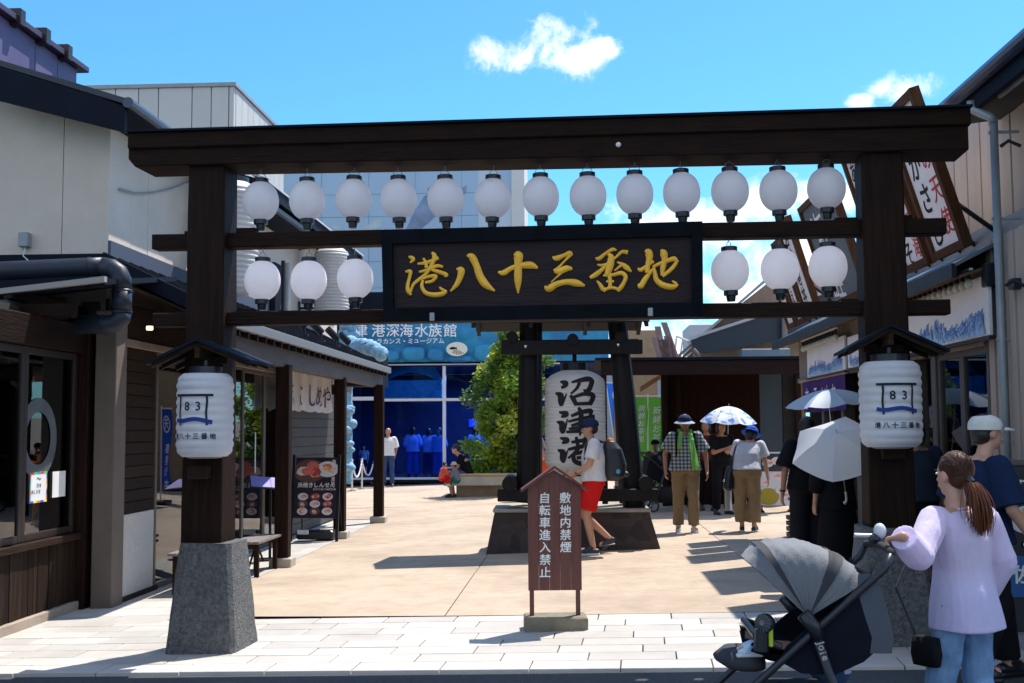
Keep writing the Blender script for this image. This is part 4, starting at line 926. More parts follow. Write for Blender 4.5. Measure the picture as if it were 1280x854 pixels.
for i in range(len(xs) - 1): yb(xs[i + 1] + .015, xs[i] - .015, vh, vh + .2, -.5, zh, .01).build('wall_panel', hm[i % 2], o)
ve = Vx(350, uh); n = 9
for i in range(n): yb(uh - .2, uh, vh + .2 + (ve - vh) * i / n + .01, vh + .2 + (ve - vh) * (i + 1) / n - .01, -.5, zh, .01).build('wall_panel', hm[i % 2], o)
yb(xs[-1], uh + .06, vh - .06, vh + .3, zh + .004, zh + .12).build('parapet', greymetal, o); yb(uh - .25, uh + .06, vh + .3, ve + .4, zh + .004, zh + .12).build('parapet', greymetal, o)
o = yo('mural_warehouse', -4, 46, -.5, 'pale blue panelled warehouse with sea creatures painted on its wall', 'building')
vm = 46.0; bl1 = mat('pale_blue_panel', (.36, .50, .64), rough=.5, var=.04, scale=.3); bl2 = mat('ice_panel', (.52, .60, .68), rough=.5, var=.04, scale=.3)
pxs = [300, 345, 402, 461, 519, 577, 640]; pys = [178, 212, 243, 271, 299, 327, 360, 400, 440]
for i in range(len(pxs) - 1):
    for j in range(len(pys) - 1):
        a = PV(pxs[i], pys[j + 1], vm); c_ = PV(pxs[i + 1], pys[j], vm); zr0 = PV(480, pys[j + 1], vm).z; zr1 = PV(480, pys[j], vm).z
        yb(a.x + .012, c_.x - .012, vm, vm + .018, zr0 + .012, zr1 - .012, .002).build('wall_panel', bl1, o)
a = PV(290, 440, vm); c_ = PV(650, 190, vm); yb(a.x, c_.x, vm + .02, vm + 6, -.5, PV(480, 181, vm).z, .02).build('core', mat('seam_blue', (.27, .39, .52)), o)
a = PV(640, 400, vm); c_ = PV(656, 300, vm); yb(a.x + .01, c_.x, vm - .1, vm + 3, -.5, PV(480, 178, vm).z, .02).build('corner_pier', mat('hall_white', (.66, .64, .62), rough=.6), o)
# painted: wedge of white, fish, rays
def flat(pts, m_, nm, dv=.012):
    b = MB(YARD); b.add([(PV(x, y, vm - dv).x, vm - dv, PV(x, y, vm - dv).z) for x, y in pts], [tuple(range(len(pts)))[::-1]]); b.build(nm, m_, o)
flat([(598, 190), (616, 200), (652, 275), (655, 300), (598, 300)], bl2, 'painted_wedge'); flat([(640, 190), (655, 190), (655, 300), (652, 275)], mat('hall_white', (.6, .6, .6)), 'painted_strip', .016)
fishm = mat('mural_grey', (.20, .27, .40), rough=.6, var=.3, scale=1.2); palem = mat('mural_pale', (.45, .56, .60), rough=.6, var=.1)
flat([(507, 288), (516, 268), (530, 246), (548, 233), (565, 232), (575, 236), (568, 246), (554, 262), (536, 278), (520, 292)], fishm, 'painted_fish')
flat([(534, 236), (546, 226), (556, 232), (548, 242), (538, 246)], fishm, 'painted_fish_fin', .018); flat([(574, 236), (584, 232), (582, 242), (572, 246)], fishm, 'painted_fish_tail', .018)
flat([(450, 293), (458, 282), (470, 275), (479, 274), (477, 282), (466, 290), (455, 295)], palem, 'painted_ray'); flat([(413, 285), (420, 281), (428, 284), (422, 288)], palem, 'painted_ray')

# ---------- aquarium entrance
VQ = 36.0
aq = yo('aquarium_building', -4, 38, -.3, 'blue aquarium building with white framed glass front and rocky blue sign fascia', 'building')
def Q(px, py, dv=0): p_ = PV(px, py, VQ + dv); return Vector((p_.x, VQ + dv, p_.z))
def qbox(px0, px1, py0, py1, y0, y1, c=.01):
    a = Q(px0, py1); c_ = Q(px1, py0); b = MB(YARD); b.bbox(a.x, c_.x, VQ + y0, VQ + y1, a.z, c_.z, c); return b
deep = mat('deep_blue_rock', (.012, .12, .32), rough=.6, col2=(.02, .28, .48), scale=1.1, bump=.8, bscale=2.5)
a = Q(425, 454); c_ = Q(760, 395)
b = MB(YARD); rows = []
for j in range(15):
    rows.append([(a.x + (c_.x - a.x) * i / 70, VQ - .15 - .16 * abs(noise.noise(Vector((i * .35, j * .5, 2)))) - .1 * abs(noise.noise(Vector((i * .12, j * .2, 7)))), a.z + (c_.z - a.z) * j / 14) for i in range(71)])
b.grid(rows); b.build('rock_fascia', deep, aq, smooth=True)
qbox(400, 760, 395, 455, 0, .3).build('fascia_backing', navymetal, aq); 
# stacked boulder course low on the fascia
for k, (x0, x1, y0, y1) in enumerate(((470, 500, 437, 452), (502, 532, 433, 452), (534, 556, 436, 452), (440, 468, 428, 445), (592, 625, 430, 452), (560, 590, 444, 453), (628, 660, 425, 450))):
    a = Q((x0 + x1) / 2, (y0 + y1) / 2, -.28); e = Q(x1, y0, -.28); b = MB(YARD); vs, fs = ell_(a, abs(e.x - a.x), .14, abs(e.z - a.z), 16, 10)
    vs = [Vector((a.x + (1 if p_.x > a.x else -1) * abs(e.x - a.x) * (abs(p_.x - a.x) / abs(e.x - a.x)) ** .6, p_.y, a.z + (1 if p_.z > a.z else -1) * abs(e.z - a.z) * (abs(p_.z - a.z) / abs(e.z - a.z)) ** .6)) + Vector((0, 0, noise.noise(p_ * 3) * .03)) for p_ in vs]
    b.add(vs, fs); b.build('fascia_rock', deep, aq, smooth=True)
t = MB(YARD)
for ch, x in zip('沼津港深海水族館', (433, 451, 473, 491, 508, 527, 544, 562.5)):
    p_ = Q(x, 413, -.48); write(t, ch, p_, (1, 0, 0), (0, 0, 1), .44, off=.012, ext=.03)
wl = t.build('white_lettering', mat('white_letters', (.78, .80, .82), rough=.5), aq, kind=None)
t = MB(YARD); p_ = Q(459, 427, -.47); write(t, 'シーラカンス・ミュージアム', p_, (1, 0, 0), (0, 0, 1), .19, vertical=False, pitch=1.02, off=.02, ext=.02); t.build('white_subtitle', MATS['white_letters'], aq)
p_ = Q(571, 436.5, -.5); b = MB(YARD); n = 32
b.prism([(p_.x + .33 * math.cos(2 * math.pi * i / n), p_.y, p_.z + .22 * math.sin(2 * math.pi * i / n)) for i in range(n)], (0, .05, 0)); b.build('oval_emblem', mat('cream_emblem', (.72, .70, .60), rough=.5), aq)
t = MB(YARD)
for i in range(6):
    a0 = math.pi * (1.05 + i * .09); t.grid([[(p_.x + .06 + r_ * math.cos(a0 + w2 + r_ * 2.2), p_.y - .006, p_.z + .02 + r_ * .72 * math.sin(a0 + w2 + r_ * 2.2)) for w2 in (0, .10)] for r_ in (.08, .13, .18, .23, .27)])
t.add([(p_.x + x, p_.y - .008, p_.z + z) for x, z in ((-.24, .02), (-.18, .06), (-.08, .07), (-.02, .04), (.0, .07), (.0, -.01), (-.04, .01), (-.1, -.01), (-.18, -.01))], [tuple(range(9))]); t.build('emblem_drawing', navymetal, aq)
# glass front
def frame_bar(*a): qbox(*a).build('window_frame', mat('white_aluminium', (.62, .62, .66), rough=.4), aq)
frame_bar(428, 700, 453.5, 457.5, -.1, .1); frame_bar(474, 700, 497, 502, -.098, .1); frame_bar(428, 700, 596.5, 600, -.09, .1)
for x in (475, 555.5, 640): frame_bar(x - 1.8, x + 1.8, 457.5, 596.5, -.105, .102)
frame_bar(428, 474, 496, 501, -.09, .1)
for (x0, x1, y0, y1) in ((428, 473, 457.5, 497), (476.8, 553.7, 457.5, 497), (557.3, 638, 457.5, 497), (428, 473, 501, 596.5), (476.8, 553.7, 502, 596.5), (557.3, 638, 502, 596.5), (642, 700, 457.5, 497), (642, 700, 502, 596.5)):
    qbox(x0, x1, y0, y1, -.01, .01, .001).build('window_pane', gl_blue, aq)
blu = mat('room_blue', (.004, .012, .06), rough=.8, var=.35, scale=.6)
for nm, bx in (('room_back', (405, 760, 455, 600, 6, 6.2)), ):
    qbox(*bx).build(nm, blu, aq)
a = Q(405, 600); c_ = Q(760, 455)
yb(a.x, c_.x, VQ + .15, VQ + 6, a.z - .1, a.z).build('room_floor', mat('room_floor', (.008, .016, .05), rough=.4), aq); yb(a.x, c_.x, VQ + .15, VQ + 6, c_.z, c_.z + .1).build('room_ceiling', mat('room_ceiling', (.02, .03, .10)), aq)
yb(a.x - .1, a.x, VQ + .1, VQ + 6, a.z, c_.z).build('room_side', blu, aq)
glow = mat('blue_screen', (.015, .08, .75), emit=.18)
for (x0, x1, y0, y1) in ((430, 447, 527, 556), (586, 602, 524, 534)):
    p0 = Q(x0, y1, 5.9); p1 = Q(x1, y0, 5.9); yb(p0.x, p1.x, VQ + 5.85, VQ + 5.95, p0.z, p1.z, .01).build('lit_tank', glow, aq)
aqm = mat('teal_stone', (.08, .42, .50), rough=.4, var=.3); 
b = MB(YARD); p0 = Q(478, 480, .6); p1 = Q(553, 466, .6); rows = [[(p0.x + (p1.x - p0.x) * i / 16, VQ + .5 + .1 * j, p0.z + .25 * j * math.sin(i / 16 * 3) + .35 * math.sin(i / 16 * 3.14)) for j in range(4)] for i in range(17)]; b.grid(rows); b.build('display_hill', aqm, aq, smooth=True)
yb(p0.x, p1.x, VQ + .4, VQ + .9, Q(478, 497).z, p0.z + .1).build('display_ledge', aqm, aq)
# dark building mass above the fascia
qbox(400, 760, 360, 395, .3, 4).build('upper_mass', navymetal, aq)
# encrusted pale blue column and boulders at the corner
coral = mat('pale_coral', (.32, .52, .66), rough=.8, col2=(.07, .20, .33), scale=9, bump=.9, bscale=18)
def rocks(par, cx, cy, v_, w_, h_, n, seed, nm='coral_lump'):
    rnd = random.Random(seed)
    for i in range(n):
        px = cx + rnd.uniform(-w_, w_); py = cy + rnd.uniform(-h_, h_); c = PV(px, py, v_ + rnd.uniform(-.1, .15)); r_ = rnd.uniform(.09, .17)
        vs, fs = ell_(c, r_ * rnd.uniform(.9, 1.4), r_, r_ * rnd.uniform(.8, 1.1), 10, 7); vs = [c + (p_ - c) * (1 + .25 * noise.noise(p_ * 5)) for p_ in vs]; b = MB(YARD); b.add(vs, fs); b.build(nm, coral, par, smooth=True)
cc = yo('coral_column', PV(436, 540, 31.5).x, 31.5, 0, 'pale blue coral encrusted column at the left corner of the aquarium entrance', 'column')
b = MB(YARD); rows = []; p0 = PV(436, 605, 31.5); p1 = PV(436, 455, 31.5)
for j in range(60):
    z = p0.z + (p1.z - p0.z) * j / 59; rows.append([(p0.x + (.09 + .05 * noise.noise(Vector((i, j * .35, 1)))) * math.cos(2 * math.pi * i / 14), 31.5 + (.09 + .05 * noise.noise(Vector((i * .8, j * .35, 5)))) * math.sin(2 * math.pi * i / 14), z) for i in range(14)])
b.grid(rows, close=True); b.build('shaft', coral, cc, smooth=True); rocks(cc, 436, 520, 31.4, 3, 70, 16, 4)
cr = yo('coral_boulders', PV(450, 435, 27).x, 27, PV(450, 440, 27).z, 'pale blue coral boulders piled along the far end of the pent roof', 'rockwork')
for i in range(16): rocks(cr, 432 + i * 2.9, 428 + i * .85, 27 - i * .12, 1.5, 3.5, 3, 20 + i)
rocks(cr, 437, 408, 27, 5, 12, 10, 77); 
yb(PV(428, 440, 27).x, PV(480, 440, 27).x, 26.8, 27.6, 2.6, PV(450, 443, 27).z).build('rock_shelf', navymetal, cr)

# ---------- planter with tree and shrubs
pq = G(600, 621); Mp = Matrix.Translation(pq) @ Matrix.Rotation(-YA, 4, 'Z'); u = pq.y / FPX
def PMx(px): return (Mp.inverted() @ G(px, 621)).x
o = empty('planter_bench', pq, 'long concrete planter bench with a pale timber top around the tree', 'planter')
x0, x1 = PMx(559), PMx(735)
b = MB(Mp); b.bbox(x0 + .25, x1, .1, 1.9, -.1, .26, .02); b.build('plinth', mat('planter_brown', (.30, .22, .14), rough=.85, var=.15), o)
b = MB(Mp); b.bbox(x0, x1, -.1, 2.0, .262, .50, .02); b.build('box', mat('planter_concrete', (.46, .42, .34), rough=.85, var=.12, scale=3, bump=.3), o)
for i in range(4):
    b = MB(Mp); b.bbox(x0, x1, -.12 + i * .11, -.02 + i * .11, .502, .545, .008); b.build('timber_slat', mat('pale_timber', (.50, .36, .20), rough=.7, var=.2, scale=3, stretch=(.6, 9, 9)), o)
b = MB(Mp); b.box(x0 + .4, x1 - .1, .36, 1.9, .48, .52); b.build('soil', mat('soil', (.05, .035, .025), rough=.95), o)
def leaves(nm, m_, par, centers, n, size, seed, kind=None, up=.3, M=I4, drape=0):
    rnd = random.Random(seed); vs = []; fs = []
    for i in range(n):
        c, r_ = rnd.choice(centers) if not isinstance(centers[0][1], tuple) else rnd.choice(centers)
        d = Vector((rnd.gauss(0, 1), rnd.gauss(0, 1), rnd.gauss(0, 1))).normalized() * (rnd.random() ** .42); p_ = Vector(c) + Vector((d.x * r_[0], d.y * r_[1], d.z * r_[2]))
        a = Vector((rnd.gauss(0, 1), rnd.gauss(0, 1), rnd.gauss(0, .6) - drape)).normalized(); nrm = (Vector((rnd.gauss(0, 1), rnd.gauss(0, 1), rnd.gauss(0, 1) + up))).normalized(); bb = a.cross(nrm).normalized(); nrm = bb.cross(a)
        s_ = size * rnd.uniform(.6, 1.3); k = len(vs); vs += [p_, p_ + a * s_ * .5 + bb * s_ * .28 + nrm * s_ * .08, p_ + a * s_, p_ + a * s_ * .5 - bb * s_ * .28 + nrm * s_ * .08]; fs += [(k, k + 1, k + 2), (k, k + 2, k + 3)]
    b = MB(M); b.add(vs, fs); return b.build(nm, m_, par, kind=kind)
leafm = [mat('leaf_%d' % i, c, rough=.45, trans=.5, var=.35, scale=2.2) for i, c in enumerate([(.17, .30, .03), (.27, .40, .035), (.09, .18, .03), (.40, .47, .05)])]
bark = wood('bark', (.09, .07, .05), 'z')
tc_ = Vector(((PMx(642)), 1.0, 0)); tg = Mp @ tc_; tr_ = empty('broadleaf_tree', tg, 'bushy bright green tree rising from the planter before the aquarium', 'tree')
TMt = Matrix.Translation((tg.x, tg.y, tg.z)); rnd = random.Random(5)
b = MB(TMt); b.tube([(0, 0, .4), (.02, 0, 1.2), (-.02, .03, 2.0), (.03, 0, 2.7), (0, 0, 3.3)], [.07, .06, .05, .035, .015], 10); b.build('trunk', bark, tr_)
cl = []
u2 = tg.y / FPX
for k in range(64):
    t = k / 64; zz = 1.0 + 2.95 * t; wid = 1.32 * math.sin(max(.10, min(1, (4.25 - zz) / 2.3)) * 1.75) if zz > 1.8 else 1.15
    ang = k * 2.4; rr = wid * rnd.uniform(.3, .98); c = Vector((rr * math.cos(ang), rr * math.sin(ang) * .8, zz)); s_ = rnd.uniform(.18, .40); cl.append((c, (s_, s_, s_ * .8)))
    b = MB(TMt); st = max(.8, zz - rr * .7); b.tube([(0, 0, st), tuple(c * .5 + Vector((0, 0, st * .5))), tuple(c)], [.03, .018, .006], 6); b.build('limb', bark, tr_)
cl.append((Vector((0, 0, 4.0)), (.35, .35, .45)))
k = len(cl) // 4
for i in range(4): leaves('crown' if i < 4 else '', leafm[i], tr_, cl[i::4], 3800, .12, 30 + i, M=TMt)
def shrub(px, pyb, w_, h_, lab, seed, big=.16, mi=(2, 3)):
    c = Mp @ Vector((PMx(px), .75, .5)); o_ = empty('shrub', c, lab, 'shrub', 'shrubs in the planter'); M = Matrix.Translation(c)
    rn = random.Random(seed)
    for i in range(7):
        a = rn.uniform(0, 6.3); b = MB(M); b.tube([(0, 0, 0), (w_ * .3 * math.cos(a), w_ * .3 * math.sin(a), h_ * .5), (w_ * .6 * math.cos(a), w_ * .4 * math.sin(a), h_ * rn.uniform(.7, 1))], [.014, .01, .004], 5); b.build('stem', bark, o_)
    for j, m_ in enumerate(mi): leaves('foliage', leafm[m_], o_, [(Vector((rn.uniform(-w_, w_) * .7, rn.uniform(-.3, .3), rn.uniform(.15, 1) * h_)), (.22, .2, .2)) for _ in range(9)], 420, big, seed + j, M=M, drape=.2)
shrub(624, 600, .42, .85, 'variegated broad leaved shrub left of the tree trunk in the planter', 50, .17, (3, 1)); shrub(600, 600, .35, .3, 'low green ground shrub at the left end of the planter', 52, .10, (1, 0)); shrub(662, 600, .5, .8, 'dark green shrub under the tree right of the trunk', 54, .14, (2, 0))
# rope barrier
for i, (px, py) in enumerate(((440, 614), (452.5, 611.5), (468, 604))):
    g = G(px, py); o_ = empty('barrier_post', g, ['left', 'middle', 'right'][i] + ' slim steel barrier post by the aquarium door', 'barrier post', 'barrier posts')
    hpx = .82
    b = MB(); b.lathe([(.13, 0), (.13, .012), (.03, .03), (.025, .04)], c=g, n=16); b.build('base', steel, o_)
    b = MB(); b.lathe([(.028, .04), (.028, hpx), (.036, hpx + .01), (.036, hpx + .05), (.02, hpx + .06)], c=g, n=12); b.build('pole', steel, o_)
g0, g1, g2 = G(440, 614), G(452.5, 611.5), G(468, 604)
for a, c_, dr, lb in ((g0, g1, .45, 'left'), (g1, g2, .5, 'right')):
    b = MB(); pts = []
    for i in range(19):
        t = i / 18; p_ = a * (1 - t) + c_ * t; pts.append((p_.x, p_.y - .03, p_.z + .82 - dr * 4 * t * (1 - t)))
    for i in range(0, 18):
        p0, p1 = Vector(pts[i]), Vector(pts[i + 1]); b.tube([p0, (p0 + p1) / 2, p1 + (p1 - p0) * .2], [.012, .026, .012], 6)
    b.build('barrier_chain', white, label='white chain drooping between the %s pair of barrier posts' % lb, cat='chain', group='barrier chains')
# ================================================================== RIGHT SIDE BUILDINGS
UR = 3.2
def vr_(px, u_=UR): return Vx(px, u_)
r1 = yo('tempura_shop', 4, 10, gz(4) - .1, 'right hand taupe shop with signboards on its pent roof and a wave pattern banner', 'shop')
zg = gz(3.3) - .1
# near wall block with vertical ribs
vN = vr_(1243)
v = 6.6
ribm = [mat('taupe_rib_%d' % i, (.40 - .02 * i, .33 - .02 * i, .28 - .018 * i), rough=.8, var=.06, scale=2) for i in range(2)]
k = 0
while v < vN - .01:
    v1 = min(v + .11, vN); yb(UR - .02 - .016 * (k % 2), UR + .1, v + .001, v1 - .001, zg, 3.0, .003).build('siding_rib', ribm[k % 2], r1); v = v1; k += 1
# upper wall, set back
UU = 3.45; v = 6.6; vUe = vr_(1190, UU); k = 0
while v < vUe - .01:
    v1 = min(v + .17, vUe); yb(UU - .010 - .010 * (k % 2), UU + .1, v + .001, v1 - .001, 2.8, 4.22, .004).build('siding_panel', ribm[k % 2], r1); v = v1; k += 1
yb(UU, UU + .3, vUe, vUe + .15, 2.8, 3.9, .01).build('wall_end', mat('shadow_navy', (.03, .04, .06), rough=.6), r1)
# shelf of dark sign frames behind
yb(UU + .25, UU + 2.5, vUe + .1, 16.5, 2.5, 3.3).build('upper_core', dark_in, r1)
# main roof eave
e0 = PU(1237, 94, 3.0); 
b = MB(YARD); b.slab([(3.0, 6.5, 4.12), (3.0, 9.35, 4.12), (6, 9.35, 5.1), (6, 6.5, 5.1)][::-1], (0, 0, .07)); b.build('roof_sheet', MATS['roof_navy'], r1)
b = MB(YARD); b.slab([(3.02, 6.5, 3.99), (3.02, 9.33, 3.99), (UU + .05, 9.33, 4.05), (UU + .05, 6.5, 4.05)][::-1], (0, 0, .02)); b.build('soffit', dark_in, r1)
b = MB(YARD); b.tube([(2.98, 6.5, 4.13), (2.98, 9.36, 4.13)], .06, 12); b.build('gutter', mat('gutter_navy', (.02, .03, .07), rough=.25), r1)
yb(3.01, 3.06, 6.5, 9.34, 3.96, 4.10, .005).build('fascia_board', navymetal, r1)
b = MB(YARD); q = PU(1255, 120, 3.15); b.tube([(3.12, q.y - .7, q.z), (3.12, q.y, q.z)], .02, 8); b.build('spot_arm', greymetal, r1)
# drainpipe
pd = PU(1247.5, 300, UR - .08); dp = yo('drainpipe', UR - .08, pd.y, 0, 'galvanised drainpipe running down the right hand wall', 'pipe')
zt2 = PU(1248, 150, UR - .08).z
b = MB(YARD); b.tube([(UR - .08, pd.y, gz(3.3)), (UR - .08, pd.y, zt2), ], .030, 14); b.build('pipe_run', mat('galvanised', (.30, .32, .33), rough=.45, metal=.2, var=.25, scale=2), dp, smooth=True)
b = MB(YARD); b.tube([(UR - .08, pd.y, zt2), (UR - .09, pd.y + .01, zt2 + .05), (UR - .14, pd.y + .05, zt2 + .09), (UR - .2, pd.y + .1, zt2 + .14), (UR - .2, pd.y + .1, zt2 + .2)], .036, 12); b.build('elbow', MATS['galvanised'], dp, smooth=True)
for z in (3.1, 2.2, 1.45, 3.75): yb(UR - .12, UR + .1, pd.y - .012, pd.y + .012, z, z + .02, .002).build('clamp', greymetal, dp)
# pent roof over the shop front
v0, v1 = vN - .25, 16.9
b = MB(YARD); b.slab([(2.86, v0, 2.78), (2.86, v1, 2.78), (UU, v1, 3.08), (UU, v0, 3.08)][::-1], (0, 0, .03)); b.build('pent_roof_sheet', MATS['pent_roof'], r1)
yb(2.84, 2.88, v0, v1, 2.70, 2.81, .005).build('eave_fascia', blackmetal, r1)
yb(UU - .04, UU - .022, 6.6, v1, 3.04, 3.24, .004).build('flashing', mat('flash_blue', (.10, .13, .18), rough=.4, var=.2), r1)
b = MB(YARD); b.slab([(2.9, v0, 2.70), (2.9, v1, 2.70), (UR, v1, 2.80), (UR, v0, 2.80)][::-1], (0, 0, .02)); b.build('soffit', mat('soffit_wood', (.14, .07, .035), rough=.7, var=.3), r1)

# hanging sign frames: wave banners, bulbs, noren
wavem = mat('banner_white', (.76, .73, .74), rough=.8, var=.04, scale=3)
wave_c = [mat('wave_%d' % i, c, rough=.7) for i, c in enumerate([(.20, .38, .66), (.36, .55, .78), (.04, .12, .40)])]
def banner(px0, px1, pyt, pyb, pxz, lab, seed):
    ub = 3.08; a, c_ = vr_(px1, ub), vr_(px0, ub); z0 = PU(pxz, pyb, ub).z; z1 = PU(pxz, pyt, ub).z; o_ = yo('wave_banner', ub, a, z0, lab, 'banner', 'wave pattern banners over the right shop front')
    yb(ub, ub + .03, a, c_, z0, z1, .004).build('panel', wavem, o_)
    for zz in (z0 - .03,): yb(ub - .01, ub + .04, a - .02, c_ + .02, zz, zz + .028, .004).build('frame_rail', trimd, o_)
    rn = random.Random(seed); cols = [MB(YARD), MB(YARD), MB(YARD)]; n = int((c_ - a) / .011); H_ = z1 - z0
    shp = [(0, 0), (.12, .30), (.30, .62), (.58, .92), (.86, 1.0), (.72, .84), (.66, .62), (.74, .36), (.92, .12), (1.05, 0)]
    for i in range(n):
        f_ = i / n; row = 1 - f_; v_ = c_ - .06 - (c_ - a - .22) * rn.random(); base = z0 + .01 + H_ * .26 * row * rn.uniform(.6, 1); w_ = rn.uniform(.07, .12); h_ = H_ * rn.uniform(.10, .22) * (1 + .5 * math.sin(v_ * 5 + seed)); dd_ = .002 + .00004 * i
        q = [(v_ - x * w_, base + y * h_) for x, y in shp]
        cols[1].add([(ub - dd_, x, z) for x, z in q], [(0, 1, 8, 9), (1, 2, 7, 8), (2, 3, 6, 7), (3, 4, 5, 6)])
        for k_, ci in ((1.0, 2), (.72, 0)):
            pts = [(q[0][0] + (x - q[0][0]) * k_, q[0][1] + (z - q[0][1]) * k_) for x, z in q[:8]]
            cols[ci].grid([[(ub - dd_ - .00002, x + s2 * .003, z + s2 * .002) for s2 in (-1, 1)] for x, z in pts])
    for ci, b in enumerate(cols): b.build('printed_waves', wave_c[ci], o_, kind='stuff')
    return a, c_, z0, z1
B1 = banner(1124, 1241, 340, 418, 1241, 'near wave pattern banner above the right hand shop entrance', 1)
B2 = banner(1011, 1058, 418, 462, 1058, 'far wave pattern banner above the purple curtain', 2)
B3 = banner(1062, 1100, 408, 452, 1100, 'middle wave pattern banner half hidden behind the right gate post', 3)
bulbm = mat('bulb_glass', (.75, .72, .62), rough=.2, trans=.3)
def bulbs(a, c_, z, n, lab):
    o_ = yo('bulb_string', 3.02, a, z, lab, 'light string', 'bulb strings')
    yb(3.0, 3.03, a, c_, z + .08, z + .10, .003).build('batten', white, o_)
    for i in range(n):
        v_ = a + (c_ - a) * (i + .5) / n; b = MB(YARD); b.lathe([(.012, -.075), (.028, -.06), (.032, -.04), (.024, -.015), (.014, .0)], c=(3.015, v_, z + .02), n=12); b.build('bulb', bulbm, o_, smooth=True)
        b = MB(YARD); b.lathe([(.016, .0), (.018, .03), (.016, .062)], c=(3.015, v_, z + .02), n=10); b.build('bulb_holder', blackp, o_)
bulbs(B1[0] + .15, B1[1] - .1, B1[3] - .03, 16, 'row of bare bulbs above the near wave banner')
bulbs(B2[0] + .05, B2[1], B2[3] + .0, 14, 'row of bare bulbs above the far wave banner')
# purple noren below far banner
ub = 3.1; a, c_ = vr_(1058, ub), vr_(1004, ub); z1 = B2[2] - .04; z0 = z1 - .42
o_ = yo('noren_curtain', ub, a, z0, 'purple noren curtain with white writing under the far wave banner', 'curtain')
b = MB(YARD); b.grid([[(ub + .02 * math.sin(i * .9) * j / 5, a + (c_ - a) * i / 30, z1 + (z0 - z1) * j / 5) for i in range(31)] for j in range(6)]); b.build('cloth', mat('noren_purple', (.055, .012, .16), rough=.9, trans=.2), o_, smooth=True)
for i, ch in enumerate('まるいち'): t = MB(YARD); write(t, ch, (ub - .035, c_ - .5 - .53 * i, (z0 + z1) / 2 - .03), (0, -1, 0), (0, 0, 1), .33); t.build('white_character', white, o_)
b = MB(YARD); b.tube([(ub, a - .1, z1 + .01), (ub, c_ + .1, z1 + .01)], .014, 8); b.build('rod', MATS['bamboo'], o_)
# shop front frames and glass
zhd = 2.26; fz = gz(3.4)
yb(UR - .03, UR + .12, vN, 16.6, zhd, 2.80, .006).build('header', mat('header_taupe', (.22, .18, .15), rough=.8, var=.1), r1)
yb(UR - .06, UR + .02, vN, 16.6, zhd - .06, zhd, .006).build('head_rail', MATS['pale_rail'], r1)
cols_px = [1243, 1208, 1178, 1150, 1120, 1085, 1060, 1035, 1010, 1000]
for i in range(len(cols_px) - 1):
    a, c_ = vr_(cols_px[i]), vr_(cols_px[i + 1])
    if i == 8: continue
    if i in (0, 1): windowpane(r1, a, c_, fz - .02, zhd - .06, UR, fm=trim, fw=.05)
    else: yb(UR - .05, UR + .09, a, a + .12, fz - .1, zhd - .06, .008).build('door_post', trim, r1)
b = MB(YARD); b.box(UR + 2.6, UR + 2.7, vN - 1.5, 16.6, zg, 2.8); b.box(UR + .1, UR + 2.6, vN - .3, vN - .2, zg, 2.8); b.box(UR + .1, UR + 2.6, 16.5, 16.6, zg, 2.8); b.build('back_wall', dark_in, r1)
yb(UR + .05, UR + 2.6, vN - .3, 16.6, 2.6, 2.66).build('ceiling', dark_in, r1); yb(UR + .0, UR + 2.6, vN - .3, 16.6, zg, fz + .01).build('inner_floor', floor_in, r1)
yb(UR + 1.6, UR + 1.66, 10, 10.9, fz, 2.1, .01).build('inner_door', bw_z, r1)
for v_ in (9.6, 13.0, 15.5): yb(UR + .7, UR + 1.5, v_, v_ + 1.2, fz, fz + .8, .02).build('display_counter', mat('counter_white', (.25, .25, .27), rough=.5), r1)
# small black sensor box and bird shaped brackets at the pipe
yb(UR - .14, UR - .03, pd.y + .10, pd.y + .22, 2.62, 2.80, .01).build('speaker_box', blackp, r1)
yb(UR - .1, UR - .02, pd.y - .3, pd.y - .2, 2.55, 2.63, .01).build('lamp_bracket', blackp, r1)
for z in (3.55, 2.55): b = MB(YARD); b.tube([(UR - .05, pd.y - .42, z), (UR - .12, pd.y - .38, z + .05), (UR - .16, pd.y - .34, z + .02)], .014, 6); b.build('hook_bracket', blackp, r1)

